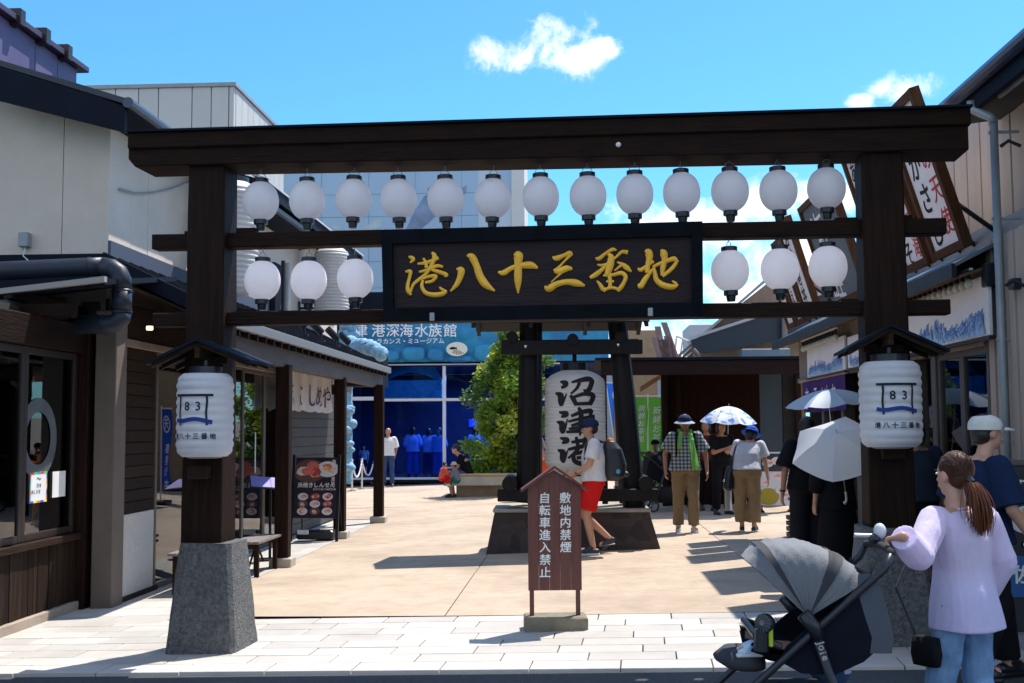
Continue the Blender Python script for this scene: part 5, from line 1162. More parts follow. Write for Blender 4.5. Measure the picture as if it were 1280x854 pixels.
# ---------- signboards leaning out over the pent roof
brn = wood('sign_frame_brown', (.22, .085, .035), 'z', .6, .25)
def roof_sign(vn, vf, zb, ht, lean, black, red, lab, face=None, bs=.2, rs=.15, ub=3.12, fr=.07, dark=False):
    o_ = yo('roof_signboard', ub, (vn + vf) / 2, zb, lab, 'signboard', 'signboards standing on the right pent roof')
    ex = Vector((0, -1, 0)); ey = Vector((-lean, 0, 1)).normalized(); n_ = ex.cross(ey); L_ = ht
    O = Vector((ub, vf, zb)); W_ = vf - vn
    def bar(a0, a1, b0, b1, t0, t1, m_, nm):
        b = MB(YARD); q = [O + ex * a0 + ey * b0 + n_ * t0, O + ex * a1 + ey * b0 + n_ * t0, O + ex * a1 + ey * b1 + n_ * t0, O + ex * a0 + ey * b1 + n_ * t0]; b.slab(q, n_ * (t1 - t0)); b.build(nm, m_, o_)
    bar(fr * .5, W_ - fr * .5, fr * .5, L_ - fr * .5, -.03, .0, face or wavem, 'panel')
    bar(0, fr, 0, L_, -.05, .03, brn, 'frame_rail'); bar(W_ - fr, W_, 0, L_, -.05, .03, brn, 'frame_rail'); bar(fr, W_ - fr, 0, fr, -.048, .028, brn, 'frame_rail'); bar(fr, W_ - fr, L_ - fr, L_, -.048, .028, brn, 'frame_rail')
    if black:
        t = MB(YARD); write(t, black, O + ex * (W_ * .34) + ey * (L_ - fr - bs * .62) + n_ * .004, ex, ey, bs, pitch=1.02, off=.022 if not dark else .0, wob=.08, shear=.1); t.build('brush_writing', white if dark else blackink, o_)
    if red:
        t = MB(YARD); write(t, red, O + ex * (W_ * .70) + ey * (L_ - fr - rs * .9) + n_ * .004, ex, ey, rs, pitch=1.15, off=.012, wob=.08, shear=.1); t.build('red_writing', redink, o_)
    for s_ in (.15, .85):      # stays behind
        b = MB(YARD); p0 = O + ex * (W_ * s_) + ey * (L_ * .3) - n_ * .04; b.tube([p0, (UU + .05, p0.y, zb + .05)], .02, 6); b.build('stay', blackmetal, o_)
vn1, vf1 = vr_(1218, 3.12), vr_(1177, 3.12); zb1 = PU(1218, 304, 3.12).z
roof_sign(vn1, vf1, zb1, 1.36, .30, 'わかさし', '湾の天使', 'nearest leaning signboard with black kana and red writing on white', bs=.29, rs=.235)
vn2, vf2 = vr_(1171, 3.12), vr_(1141, 3.12)
roof_sign(vn2, vf2, zb1, 1.36, .30, 'ぬからめそ', '日本一深海', 'second leaning signboard with faint red writing partly behind the gate post', bs=.24, rs=.2)
vn3, vf3 = vr_(1134, 3.12), vr_(1112, 3.12)
roof_sign(vn3, vf3, zb1, 1.36, .30, 'あじひもの', '特選', 'third leaning signboard hidden mostly behind the right gate post', bs=.22, rs=.2)
roof_sign(vr_(1090, 3.12), vr_(1045, 3.12), zb1, 1.3, .30, '海鮮', '', 'wide dark grey signboard with white brush strokes', face=mat('slate_sign', (.10, .12, .14), rough=.6, var=.15), bs=.62, dark=True)
roof_sign(vr_(1029, 3.12), vr_(1014, 3.12), zb1, 1.35, .30, '沼津港丼', '', 'narrow white signboard just beyond the wide grey one', bs=.26)
roof_sign(vr_(1012, 3.12), vr_(1002, 3.12), zb1, 1.2, .30, 'さくらえび', '', 'second last narrow white signboard in a brown frame', bs=.2)
roof_sign(vr_(1000, 3.12), vr_(990, 3.12), zb1, 1.1, .30, 'しらす丼', '', 'farthest narrow white signboard in a brown frame', bs=.2)

# ---------- far right: timber hall with fascia, roofs and gable
VB = 22.6
tb = yo('timber_hall', 5, VB, -.1, 'low dark timber building with a deep fascia closing the right side of the plaza', 'building')
def Bx(px): return PV(px, 536, VB).x
def Bz(py): return PV(880, py, VB).z
redbr = wood('red_brown_wall', (.05, .014, .008), 'z', .75, .2)
a = Bx(752); c_ = Bx(1003)
VF = 20.6; fa, fc = PV(752, 536, VF).x, PV(1003, 536, VF).x; f0, f1 = PV(880, 468, VF).z, PV(880, 450, VF).z
yb(fa, fc, VF, VF + .18, f0, f1, .01).build('fascia_board', wood('fascia_brown', (.045, .024, .022), 'x', .6, .3), tb)
b = MB(YARD); b.slab([(fa - .1, VF - .05, f1 + .002), (fc + .1, VF - .05, f1 + .002), (c_ + .1, VB + 2, f1 + .02), (fa - .1, VB + 2, f1 + .02)], (0, 0, .05)); b.build('roof_sheet', navymetal, tb)
x0 = Bx(833); n = 12; x1 = Bx(950)
for i in range(n): yb(x0 + (x1 - x0) * i / n + .001, x0 + (x1 - x0) * (i + 1) / n - .001, VB, VB + .05, -.1, Bz(468) + .1, .004).build('wall_board', redbr, tb)
yb(Bx(827), Bx(835), VB - .1, VB + .1, -.1, Bz(468), .01).build('post', bw_z, tb); yb(Bx(845), Bx(850), VB - .2, VB - .08, -.1, Bz(468), .01).build('post', dw_z, tb)
yb(Bx(950), Bx(979), VB + .02, VB + .08, -.1, Bz(468), .01).build('grey_door', mat('slate_door', (.045, .065, .085), rough=.5, var=.1), tb)
yb(Bx(979), Bx(996), VB, VB + .1, -.1, Bz(468), .01).build('dark_bay', dark_in, tb); yb(Bx(996), Bx(1004), VB - .3, VB + .1, -.1, Bz(468), .01).build('post', mat('ochre_post', (.18, .10, .02), rough=.6), tb)
yb(fa, fa + .1, VF + .02, VF + .16, -.1, f0, .01).build('post', dw_z, tb); yb(fc - .1, fc, VF + .02, VF + .16, -.1, f0, .01).build('post', dw_z, tb)
b = MB(YARD); b.slab([(Bx(800), VB - .3, Bz(490)), (Bx(826), VB - .3, Bz(474)), (Bx(826), VB - .2, Bz(474)), (Bx(800), VB - .2, Bz(490))], (0, 0, .1)); b.build('brace', mat('tan_timber', (.34, .18, .08), rough=.7, var=.2), tb)
# passage seen through the opening
yb(Bx(780), Bx(850), VB + 6, VB + 6.1, -.1, 4, .01).build('back_wall', mat('tan_wall', (.34, .24, .15), rough=.8, var=.15), tb)
# gable house behind
gh = yo('gable_house', 6, 24, 2.5, 'cream house with steep dark gable roofs above the timber hall', 'house')
VG = 25.0
def Gq(px, py, dv=0): p_ = PV(px, py, VG + dv); return Vector((p_.x, VG + dv, p_.z))
b = MB(YARD); b.prism([Gq(868, 470), Gq(1100, 470), Gq(1100, 395), Gq(1000, 395), Gq(868, 437)], (0, .2, 0)); b.build('wall', mat('cream_far', (.34, .27, .21), rough=.85, var=.1), gh)
b = MB(YARD); b.prism([Gq(864, 425, -.7), Gq(985, 386, -.7), Gq(1100, 340, -.7), Gq(1100, 418, -.7), Gq(985, 424, -.7), Gq(880, 442, -.7), Gq(866, 436, -.7)], (0, .1, 0)); b.build('verge_board', mat('verge_navy', (.012, .020, .035), rough=.4), gh)
b = MB(YARD); b.slab([Gq(862, 425, -.75), Gq(985, 385, -.75), Gq(985, 385, 3), Gq(862, 425, 3)], (0, 0, .06)); b.slab([Gq(985, 385, -.75), Gq(1100, 339, -.75), Gq(1100, 339, 3), Gq(985, 385, 3)], (0, 0, .06)); b.build('roof_sheet', MATS['pale_metal'], gh)
b = MB(YARD); b.slab([Gq(843, 456, 2.5), Gq(890, 408, 2.5), Gq(975, 342, 2.5), Gq(985, 350, 2.5)], (0, .1, 0)); b.prism([Gq(846, 458, 2.6), Gq(972, 345, 2.6), Gq(1100, 345, 2.6), Gq(1100, 470, 2.6), Gq(846, 470, 2.6)], (0, .2, 0)); b.build('rear_gable', mat('far_tan', (.30, .20, .15), rough=.8, var=.15), gh)
b = MB(YARD); b.slab([Gq(838, 456, 1.9), Gq(975, 337, 1.9), Gq(975, 337, 5), Gq(838, 456, 5)], (0, 0, .08)); b.build('roof_sheet', mat('grey_roof', (.22, .20, .20), rough=.6), gh)
b = MB(YARD); q0, q1 = Gq(925, 452, -.9), Gq(984, 437, -.9); b.bbox(q0.x, q1.x, VG - 1.2, VG - .75, q0.z, q1.z, .01); b.build('equipment_box', mat('grey_blue_box', (.17, .22, .27), rough=.5, var=.1), gh)
b = MB(YARD); b.tube([Gq(866, 437, -.9), Gq(873, 444, -.9), Gq(874, 460, -.9)], .05, 8); b.build('downpipe', MATS['header_taupe'], gh)
b = MB(YARD); b.tube([Gq(981, 395, -.9), Gq(981, 470, -.9)], .06, 8); b.build('downpipe', MATS['header_taupe'], gh)
# leaning timber slat screen on the roof and white frame
fs0 = yo('slat_screen', PV(835, 440, 24).x, 24, PV(835, 455, 24).z, 'leaning pinkish timber slat screen on the roof beyond the log frame', 'screen')
pk = mat('pink_timber', (.34, .20, .18), rough=.7, var=.2, scale=4)
for i, (xb, xt, yt) in enumerate(((829, 819, 422), (833, 822, 408), (837, 828, 425), (840, 831, 424), (844, 834, 420), (849, 830, 403))):
    p0 = PV(xb, 458, 24); p1 = PV(xt, yt, 24); b = MB(YARD); w_ = .07 if i not in (1, 5) else .06; b.slab([(p0.x - w_, 24, p0.z), (p0.x + w_, 24, p0.z), (p1.x + w_, 24, p1.z), (p1.x - w_, 24, p1.z)], (0, .08, 0)); b.build('slat', pk, fs0)
wf = yo('white_roof_frame', PV(860, 430, 27).x, 27, PV(850, 450, 27).z, 'small white pipe frame standing on the far roof', 'frame')
for q in (((842, 450), (846, 420), (862, 428)), ((850, 450), (853, 424), (872, 440)), ((846, 420), (868, 430), (870, 445))):
    b = MB(YARD); b.tube([PV(x, y, 27) for x, y in q], .03, 6); b.build('pipe', white, wf)
g_ = PV(880, 430, 60); yb(PV(862, 430, 60).x, PV(895, 430, 60).x, 60, 64, 0, PV(880, 405, 60).z, .05).build('grey_block', mat('far_grey', (.45, .47, .5), rough=.7), label='small pale grey building seen far beyond the slat screen', cat='building')
yb(PV(560, 430, 55).x, PV(860, 430, 55).x, 55, 58, 0, PV(700, 447, 55).z, .05).build('low_building', mat('far_blue_grey', (.30, .36, .42), rough=.7, var=.05), label='long pale blue grey building beyond the giant lantern', cat='building')

# ---------- nobori flags
def emblem(mb, c, ex, ey, r_, m=None):
    ex = Vector(ex); ey = Vector(ey); rows = []
    for i in range(33):
        t = 2 * math.pi * i / 32; rows.append([Vector(c) + ex * (math.cos(t) * q) + ey * (math.sin(t) * q) for q in (r_ * .82, r_)])
    mb.grid(rows); write(mb, '天', c, ex, ey, r_ * 1.3, off=.03)
def nobori(base, top, wid, lab, txt, col, yaw=0, textm=None, em=True, flip_=1, pole_h=None):
    """base, top: world points of the pole foot and of the flag's top corner"""
    base = Vector(base); top = Vector(top); o_ = empty('nobori_flag', base, lab, 'flag', 'upright advertising flags')
    ex = Vector((math.cos(yaw), math.sin(yaw), 0)) * flip_; zt_ = top.z; fl_h = zt_ - base.z - .35
    b = MB(); b.tube([base, (top.x, top.y, zt_ + .08)], .014, 8); b.build('pole', white, o_)
    b = MB(); b.tube([(top.x, top.y, zt_ + .03), Vector((top.x, top.y, zt_ + .03)) + ex * wid], .009, 6); b.build('cross_rod', white, o_)
    b = MB(); b.bbox(base.x - .18, base.x + .18, base.y - .18, base.y + .18, base.z, base.z + .09, .02); b.build('weight_base', blackp, o_)
    def F(s, t): # s across 0..1, t down 0..1
        p_ = top * (1 - t) + (base + Vector((0, 0, .35))) * t; p_.z = zt_ - fl_h * t
        return p_ + ex * (s * wid * (1 - .10 * math.sin(t * 3.1))) + Vector((-math.sin(yaw), math.cos(yaw), 0)) * (.035 * math.sin(t * 7 + s * 3) * s)
    b = MB(); b.grid([[F(s / 8, t / 20) for s in range(9)] for t in range(21)]); b.build('banner_cloth', mat('flag_%s' % lab[:9], col, rough=.8, trans=.45), o_, smooth=True)
    tt = MB(); 
    if em: emblem(tt, (wid * .5, -wid * .5, 0), (1, 0, 0), (0, 1, 0), wid * .30)
    y0 = -wid * 1.15 if em else -wid * .5
    n = len(txt)
    for i, (ch, sz) in enumerate(txt):
        y0 -= sz * .55 * wid; write(tt, ch, (wid * .55, y0, 0), (1, 0, 0), (0, 1, 0), sz * wid, off=.03, shear=.12); y0 -= sz * .55 * wid
    nrm = Vector((math.sin(yaw), -math.cos(yaw), 0))
    b = MB(); b.add([F(x / wid, min(1, -y / fl_h)) + nrm * .006 for x, y, z in tt.v], tt.f); b.build('white_print', textm or white, o_)
    return o_
blue = (.01, .07, .42)
g = G(777, 612); nobori(g, P(757, 480, g.y), .60, 'royal blue fried fish flag leaning behind the log frame', [('磯', .42), ('揚', .42), ('げ', .42), ('ま', .62), ('る', .62), ('て', .62), ('ん', .62)], (.02, .13, .62))
q = YARD @ Vector((-.24, 24.0, 0)); q.z = gz(q.x)
nobori(q, q + Vector((.0, -.05, 2.0)), .62, 'blue flag behind the giant lantern mirrored in the left shop glass', [('磯', .36), ('揚', .36), ('げ', .36), ('ま', .58), ('る', .58), ('て', .58)], (.01, .05, .35), yaw=R(-93), flip_=-1)
a_ = PU(1188, 475, UR + .5); nobori(YARD @ Vector((UR + .5, a_.y, gz(3.7))), YARD @ Vector((UR + .5, a_.y, PU(1188, 487, UR + .5).z)), .55, 'navy fried fish flag behind the right shop glass', [('磯', .3), ('揚', .3), ('げ', .3), ('ま', .5), ('る', .5)], (.01, .025, .16), yaw=R(-88))  # added inside the shop in place of a flag mirrored in the pane
for px, lab in ((793, 'bright green flag on the left in the passage'), (810, 'bright green flag on the right in the passage')):
    g = PV(px, 610, VB + 2.5); g = YARD @ g; g.z = 0; tp = YARD @ PV(px, 497, VB + 2.5)
    nobori(g, tp, .30 if px < 800 else .36, lab, [('新', .5), ('鮮', .5), ('お', .5), ('茶', .5), ('処', .5)], (.07, .24, .03), em=False)

# ---------- poster stand by the timber hall, blackboard at the right edge
g = G(970, 640); M = Matrix.Translation(g) @ Matrix.Rotation(R(-4), 4, 'Z'); u = g.y / FPX
o_ = empty('poster_stand', g, 'white illustrated menu poster on a black stand behind the stooping woman', 'poster')
b = MB(M); b.bbox(-20 * u, 21 * u, -.02, .02, 8 * u, 74 * u, .005); b.build('poster', mat('poster_white', (.60, .60, .68), rough=.5), o_)
b = MB(M); b.bbox(-18 * u, 10 * u, -.026, -.021, 50 * u, 72 * u, .001); b.build('photo_panel', mat('photo_dark', (.03, .03, .04), rough=.4, var=.5, scale=12), o_)
for (x, z, r_) in ((-9, 60, 6), (2, 63, 6), (1, 44, 6.5), (-13, 36, 6), (8, 27, 7.5), (10, 20, 5)): food_panel(o_, M, 0, 0, 0, 0, -.03, 7)(x * u, z * u, r_ * u, 1)
b = MB(M); n = 24; b.add([(-9 * u + 13 * u * math.cos(2 * math.pi * i / n), -.0235, 19 * u + 10.5 * u * math.sin(2 * math.pi * i / n)) for i in range(n)], [tuple(range(n))]); b.build('yellow_disc', mat('mustard_print', (.36, .28, .02), rough=.5), o_)
t = MB(M); write(t, '本日のおすすめ海鮮丼各種', (16 * u, -.024, 69 * u), (1, 0, 0), (0, 0, 1), 4 * u, pitch=1.2, off=.02); t.build('printed_writing', mat('purple_ink', (.08, .01, .10)), o_)
for s_ in (-17, 17): b = MB(M); b.bbox(s_ * u - .02, s_ * u + .02, -.15, .15, 0, .03, .004); b.bbox(s_ * u - .012, s_ * u + .012, -.012, .012, .03, 9 * u, .003); b.build('leg', blackmetal, o_)
g = Vector((3.55, 7.75, gz(3.5))); M = Matrix.Translation(g) @ Matrix.Rotation(R(-14), 4, 'Z')
o_ = empty('menu_blackboard', g, 'dark menu board with chalk writing at the right edge of the picture', 'menu board')
b = MB(M); b.bbox(-.28, .5, -.02, .02, .12, 1.22, .006); b.build('board', mat('chalkboard', (.022, .022, .028), rough=.6, var=.3), o_)
b = MB(M); b.bbox(-.30, .52, -.03, .03, 1.22, 1.26, .006); b.bbox(-.31, -.28, -.03, .03, 0, 1.22, .006); b.build('frame', mat('board_frame', (.11, .09, .08), rough=.6), o_)
t = MB(M); write(t, 'の海鮮', (-.15, -.024, 1.08), (1, 0, 0), (0, 0, 1), .12, vertical=False, off=.02, wob=.2); t.build('chalk_writing', mat('cream_print', (.75, .72, .66)), o_)
for (x, z) in ((-.1, .86), (.12, .8)): food_panel(o_, M, 0, 0, 0, 0, -.024, 11)(x, z, .12, 1)
b = MB(M); b.bbox(-.24, .45, -.025, -.021, .35, .62, .001); b.build('blue_panel', mat('panel_blue', (.02, .10, .30), rough=.5), o_)
t = MB(M); write(t, '佐政', (-.16, -.03, .5), (1, 0, 0), (0, 0, 1), .13, vertical=False, off=.03); t.build('white_writing', white, o_)
# ================================================================== PEOPLE
def caps_(p0, r0, p1, r1, n=14, k=4, flat=False):
    """tapered capsule as a closed mesh"""
    p0 = Vector(p0); p1 = Vector(p1); d = p1 - p0; l_ = d.length; d = d.normalized() if l_ > 1e-6 else Vector((0, 0, 1))
    a = d.orthogonal().normalized(); b_ = d.cross(a); rings = []
    if flat: rings = [(p0, r0), (p1, r1)]
    else:
        for i in range(1, k + 1): t = math.pi / 2 * (i / k); rings.append((p0 - d * r0 * math.cos(t), r0 * math.sin(t)))
        for i in range(0, k): t = math.pi / 2 * (i / k); rings.append((p1 + d * r1 * math.sin(t), r1 * math.cos(t)))
    vs = []; fs = []
    for c, r in rings:
        for j in range(n): t = 2 * math.pi * j / n; vs.append(c + (a * math.cos(t) + b_ * math.sin(t)) * r)
    m = len(rings)
    for i in range(m - 1):
        for j in range(n): fs.append((i * n + j, i * n + (j + 1) % n, (i + 1) * n + (j + 1) % n, (i + 1) * n + j))
    fs.append(tuple(range(n))[::-1]); fs.append(tuple((m - 1) * n + j for j in range(n)))
    return vs, fs
class SH(MB):
    def cap(s, p0, r0, p1, r1, **k): return s.add(*caps_(p0, r0, p1, r1, **k))
    def loft(s, rings, n=24, pw=2.2):      # rings: (centre, half width x, half depth y)
        rows = []
        for c, rx, ry in rings:
            c = Vector(c); row = []
            for j in range(n):
                t = 2 * math.pi * j / n; cx, sy = math.cos(t), math.sin(t)
                row.append(c + Vector((rx * math.copysign(abs(cx) ** (2 / pw), cx), ry * math.copysign(abs(sy) ** (2 / pw), sy), 0)))
            rows.append(row)
        vs = [p_ for r in rows for p_ in r]; fs = []
        for i in range(len(rows) - 1):
            for j in range(n): fs.append((i * n + j, i * n + (j + 1) % n, (i + 1) * n + (j + 1) % n, (i + 1) * n + j))
        fs.append(tuple(range(n))[::-1]); fs.append(tuple((len(rows) - 1) * n + j for j in range(n)))
        return s.add(vs, fs)
def remesh(mb, voxel, smooth=3, disp=None):
    me = bpy.data.meshes.new('r'); me.from_pydata(mb.v, [], mb.f); me.update()
    o = bpy.data.objects.new('r', me); COL.objects.link(o)
    m = o.modifiers.new('r', 'REMESH'); m.mode = 'VOXEL'; m.voxel_size = voxel
    if smooth: q = o.modifiers.new('s', 'SMOOTH'); q.iterations = smooth; q.factor = .5
    dg = bpy.context.evaluated_depsgraph_get(); r = bpy.data.meshes.new_from_object(o.evaluated_get(dg))
    bpy.data.objects.remove(o); bpy.data.meshes.remove(me)
    if disp:
        n = len(r.vertices); co = np.empty(n * 3); no = np.empty(n * 3); r.vertices.foreach_get('co', co); r.vertices.foreach_get('normal', no)
        co = co.reshape(-1, 3); no = no.reshape(-1, 3); co += no * disp(co)[:, None]; r.vertices.foreach_set('co', co.ravel())
    r.polygons.foreach_set('use_smooth', [True] * len(r.polygons)); r.update(); return r
def folds(amp, sx=22, sz=7, seed=0):
    def f(co):
        x, y, z = co[:, 0], co[:, 1], co[:, 2]
        w_ = np.sin(x * sx + 2.2 * np.sin(z * sz + seed) + y * 9 + seed) + .7 * np.sin(y * sx * 1.2 + 1.7 * np.sin(z * sz * 1.4 + x * 6 + seed * 2)) + .5 * np.sin(z * sz * 3.1 + x * 13 + y * 11 + seed)
        return amp * w_ / 2.2
    return f
def obj(name, me, m, parent, loc=(0, 0, 0)):
    me.name = name; me.materials.clear(); me.materials.append(m); o = bpy.data.objects.new(name, me); COL.objects.link(o); o.parent = parent; o.location = loc; return o
SK = mat('skin', (.50, .27, .18), rough=.5, var=.08, scale=9); SK2 = mat('skin_tan', (.36, .17, .10), rough=.5, var=.08, scale=9)
HAIR = mat('hair_black', (.012, .009, .008), rough=.4, var=.4, scale=6, stretch=(9, 9, 1), bump=.3); HAIRB = mat('hair_brown', (.055, .018, .009), rough=.5, spec=.25, var=.15, scale=7, stretch=(9, 9, 1))
def cloth(name, col, **k): return mat('cloth_' + name, col, rough=k.pop('rough', .85), var=k.pop('var', .1), scale=k.pop('scale', 8), spec=.2, bump=k.pop('bump', .8), bscale=k.pop('bscale', 9), **k)
DEF = dict(pel=(0, 0, .94), che=(0, 0, 1.24), nek=(0, -.005, 1.42), hed=(0, .02, 1.585), shL=(-.185, 0, 1.385), shR=(.185, 0, 1.385), elL=(-.235, -.02, 1.11), elR=(.235, -.02, 1.11),
           wrL=(-.235, .06, .87), wrR=(.235, .06, .87), hpL=(-.09, 0, .90), hpR=(.09, 0, .90), knL=(-.11, .02, .49), knR=(.11, .02, .49), anL=(-.12, -.01, .085), anR=(.12, -.01, .085), tL=(-.15, 1), tR=(.15, 1))
def person(label, loc, yaw, h=1.65, J=None, skin=SK, top=None, bottom=None, shoes=None, hair=(HAIR, 'short'), hat=None, voxel=.014, girth=1.0, face=True, group=None, socks=None, fist=True, name='person'):
    j = dict(DEF); j.update(J or {}); S = h / 1.70; j = {k: (Vector(v) if isinstance(v, tuple) and len(v) == 3 else v) for k, v in j.items()}
    root = empty(name, loc, label, 'person', group); root.rotation_euler = (0, 0, yaw); root.scale = (S, S, S)
    A = {'r': root, 'j': j}
    def mk(nm, sh, m, vx=None, sm=3, disp=None): return obj(nm, remesh(sh, (vx or voxel), sm, disp), m, root)
    b = SH(); g = girth
    # trunk
    pel, che, nek, hed = j['pel'], j['che'], j['nek'], j['hed']
    sdir = (j['shR'] - j['shL']).normalized(); hdir = (j['hpR'] - j['hpL']).normalized()
    b.cap(pel - hdir * .07, .105 * g, pel + hdir * .07, .105 * g); b.cap((pel + che) / 2 - hdir * .06, .095 * g, (pel + che) / 2 + hdir * .06, .095 * g)
    b.cap(che - sdir * .085, .105 * g, che + sdir * .085, .105 * g)
    for s_ in (-1, 1): b.cap(pel + hdir * .06 * s_, .10 * g, che + sdir * .08 * s_, .10 * g)
    sm_ = (j['shL'] + j['shR']) / 2
    b.cap(j['shL'] + sdir * .03, .055, j['shR'] - sdir * .03, .055); b.cap(che, .11, sm_, .07); b.cap(sm_, .06, nek, .054); b.cap(nek, .052, hed - Vector((0, 0, .04)), .05)
    # head: skull, face, jaw, nose
    fw_ = Vector(j.get('face', (0, 1, 0))).normalized(); upv = Vector(j.get('crown', (0, 0, 1))).normalized(); rtv = fw_.cross(upv).normalized(); upv = rtv.cross(fw_)
    def HP(x, y, z): return hed + rtv * x + fw_ * y + upv * z
    def hell(c, rx, ry, rz):
        vs, fs = ell_(Vector((0, 0, 0)), rx, ry, rz, 20, 14); b.add([c + rtv * p_.x + fw_ * p_.y + upv * p_.z for p_ in vs], fs)
    hell(HP(0, -.012, .022), .076, .094, .092); hell(HP(0, .022, -.03), .060, .066, .082); hell(HP(0, .05, -.085), .03, .03, .026)
    b.cap(HP(0, .082, .012), .009, HP(0, .102, -.022), .013); b.cap(HP(-.018, .083, -.055), .009, HP(.018, .083, -.055), .009)
    for s_ in (-1, 1): hell(HP(.077 * s_, -.008, -.008), .012, .022, .032)
    # limbs
    for s_ in 'LR':
        sh_, el, wr = j['sh' + s_], j['el' + s_], j['wr' + s_]; b.cap(sh_, .052 * g, el, .040); b.cap(el, .040, wr, .026)
        hd = Vector(j.get('hn' + s_, (wr - el))).normalized(); pr = Vector(j.get('pr' + s_, (1 if s_ == 'L' else -1, 0, 0)))   # palm normal
        pr = (pr - hd * pr.dot(hd)).normalized(); sd = hd.cross(pr).normalized(); tsd = sd if sd.y * 1 + fw_.dot(sd) > 0 else -sd
        if (voxel < .009): tsd = Vector(j['th' + s_]).normalized() if 'th' + s_ in j else tsd
        pc = wr + hd * .045; b.cap(wr, .024, wr + hd * .02, .026)
        for k in range(4):
            o_ = tsd * (.027 - k * .018); b.cap(wr + hd * .02 + o_ * .6, .014, wr + hd * .085 + o_, .0115)
            ln = (.066, .074, .068, .052)[k]; cu = j.get('curl' + s_, .5)
            q0 = wr + hd * .085 + o_; q1 = q0 + (hd * math.cos(cu * .6) + pr * math.sin(cu * .6)) * ln * .5; q2 = q1 + (hd * math.cos(cu * 1.7) + pr * math.sin(cu * 1.7)) * ln * .5
            rr = .0088 if voxel < .009 else .012; b.cap(q0, rr * 1.12, q1, rr, n=8, k=3); b.cap(q1, rr, q2, rr * .82, n=8, k=3)
        q0 = wr + hd * .03 + tsd * .022; q1 = q0 + (hd * .7 + tsd * .75 + pr * .3).normalized() * .038; q2 = q1 + (hd * .9 + tsd * .15 + pr * .5).normalized() * .030
        b.cap(q0, .015, q1, .0115, n=8, k=3); b.cap(q1, .0115, q2, .009, n=8, k=3)
        hp, kn, an = j['hp' + s_], j['kn' + s_], j['an' + s_]; b.cap(hp, .088 * g, kn, .056); b.cap(kn, .056, kn * .62 + an * .38, .054); b.cap(kn * .62 + an * .38, .053, an, .036)
        tx_, ty_ = j['t' + s_]; toe = Vector((tx_, ty_, j.get('toez' + s_, -.18))).normalized() if True else None
        b.cap(an - Vector((0, 0, .02)), .034, an + Vector((toe.x, toe.y, toe.z)) * .14, .026)
    mk('body', b, skin)
    A['HP'] = HP; A['mk'] = mk
    if face:
        for s_ in (-1, 1):
            e = MB(); e.add(*ell_(HP(.031 * s_, .0770, .012), .0135, .008, .0075, 10, 6)); me = bpy.data.meshes.new('eye'); me.from_pydata(e.v, [], e.f); obj('eye', me, white, root)
            e = MB(); e.add(*ell_(HP(.031 * s_, .0845, .012), .0065, .0035, .0065, 10, 6)); me = bpy.data.meshes.new('iris'); me.from_pydata(e.v, [], e.f); obj('iris', me, blackink, root)
            e = SH(); e.cap(HP(.018 * s_, .090, .032), .0035, HP(.046 * s_, .080, .030), .0025, n=6, k=2); me = bpy.data.meshes.new('eyebrow'); me.from_pydata(e.v, [], e.f); obj('eyebrow', me, hair[0] if hair else HAIR, root)
        e = SH(); e.cap(HP(-.020, .0895, -.054), .0042, HP(.020, .0895, -.054), .0042, n=6, k=2); me = bpy.data.meshes.new('lips'); me.from_pydata(e.v, [], e.f); obj('lips', me, mat('lips', (.38, .10, .09), rough=.5), root)
    # hair
    if hair:
        hb = SH()
        def he(c, rx, ry, rz):
            vs, fs = ell_(Vector((0, 0, 0)), rx, ry, rz, 22, 14); hb.add([c + rtv * p_.x + fw_ * p_.y + upv * p_.z for p_ in vs], fs)
        he(HP(0, -.026, .036), .084, .096, .092); he(HP(0, -.05, -.01), .074, .066, .07)
        if hair[1] == 'bob':
            he(HP(0, -.045, -.03), .088, .075, .11); [hb.cap(HP(.072 * s_, 0, .03), .022, HP(.072 * s_, -.005, -.09), .02) for s_ in (-1, 1)]
        hm_ = mk('hair', hb, hair[0], max(.008, voxel * .8), 2)
    def lofted(rings): b2 = SH(); b2.loft(rings); return b2
    if top:
        c = top; b2 = SH(); g0_ = g; g = c.get('g', g); l_ = c.get('loose', .02) * g ** 2; hz = c.get('hem', 0.0)   # hem: extra length below pelvis
        hemc = pel + (pel - che).normalized() * hz
        def R3(p_, wx, wy): return (p_, wx, wy)
        ax = (nek - pel); 
        b2.loft([(hemc, .165 * g + l_ * 1.5 + c.get('flare', 0), .125 * g + l_ * 1.4 + c.get('flare', 0)), (pel + Vector((0, 0, .04)), .155 * g + l_ * 1.3, .118 * g + l_ * 1.2), ((pel + che) / 2, .148 * g + l_ * 1.1, .108 * g + l_), (che, .168 * g + l_ * .8, .115 * g + l_ * .8), (che * .4 + sm_ * .6, .18 * g + l_ * .5, .10 * g + l_ * .5), (sm_ + Vector((0, 0, .02)), .165, .075), (sm_ * .5 + nek * .5 + Vector((0, 0, .01)), .085, .068)], pw=2.5)
        for s_ in 'LR':
            sh_, el, wr = j['sh' + s_], j['el' + s_], j['wr' + s_]; b2.cap(sh_ + (-sdir if s_ == 'R' else sdir) * .03, .068, sh_ + (el - sh_) * .25, .064 + l_ * .5); b2.cap(sh_, .066 * g ** .5 + l_ * .2, sh_ + (el - sh_) * .1, .066 * g ** .5 + l_ * .3)
            sl = c.get('sleeve', .55)
            if sl > 0:
                e1 = sh_ + (el - sh_) * min(1, sl); b2.cap(sh_, .066 + l_ * .3, e1, .058 + l_ * (1.2 if sl < 1 else .9), flat=True)
                if sl >= 1: b2.cap(el, .054 + l_ * .9, el, .054 + l_ * .9); b2.cap(el, .054 + l_ * .9, el + (wr - el) * (sl - 1), .042 + l_ * c.get('cuff', .9), flat=True)
        A['top'] = mk('shirt', b2, c['m'], c.get('vx'), c.get('sm', 2), folds(c.get('fold', .004) * 1.5, seed=len(label)))
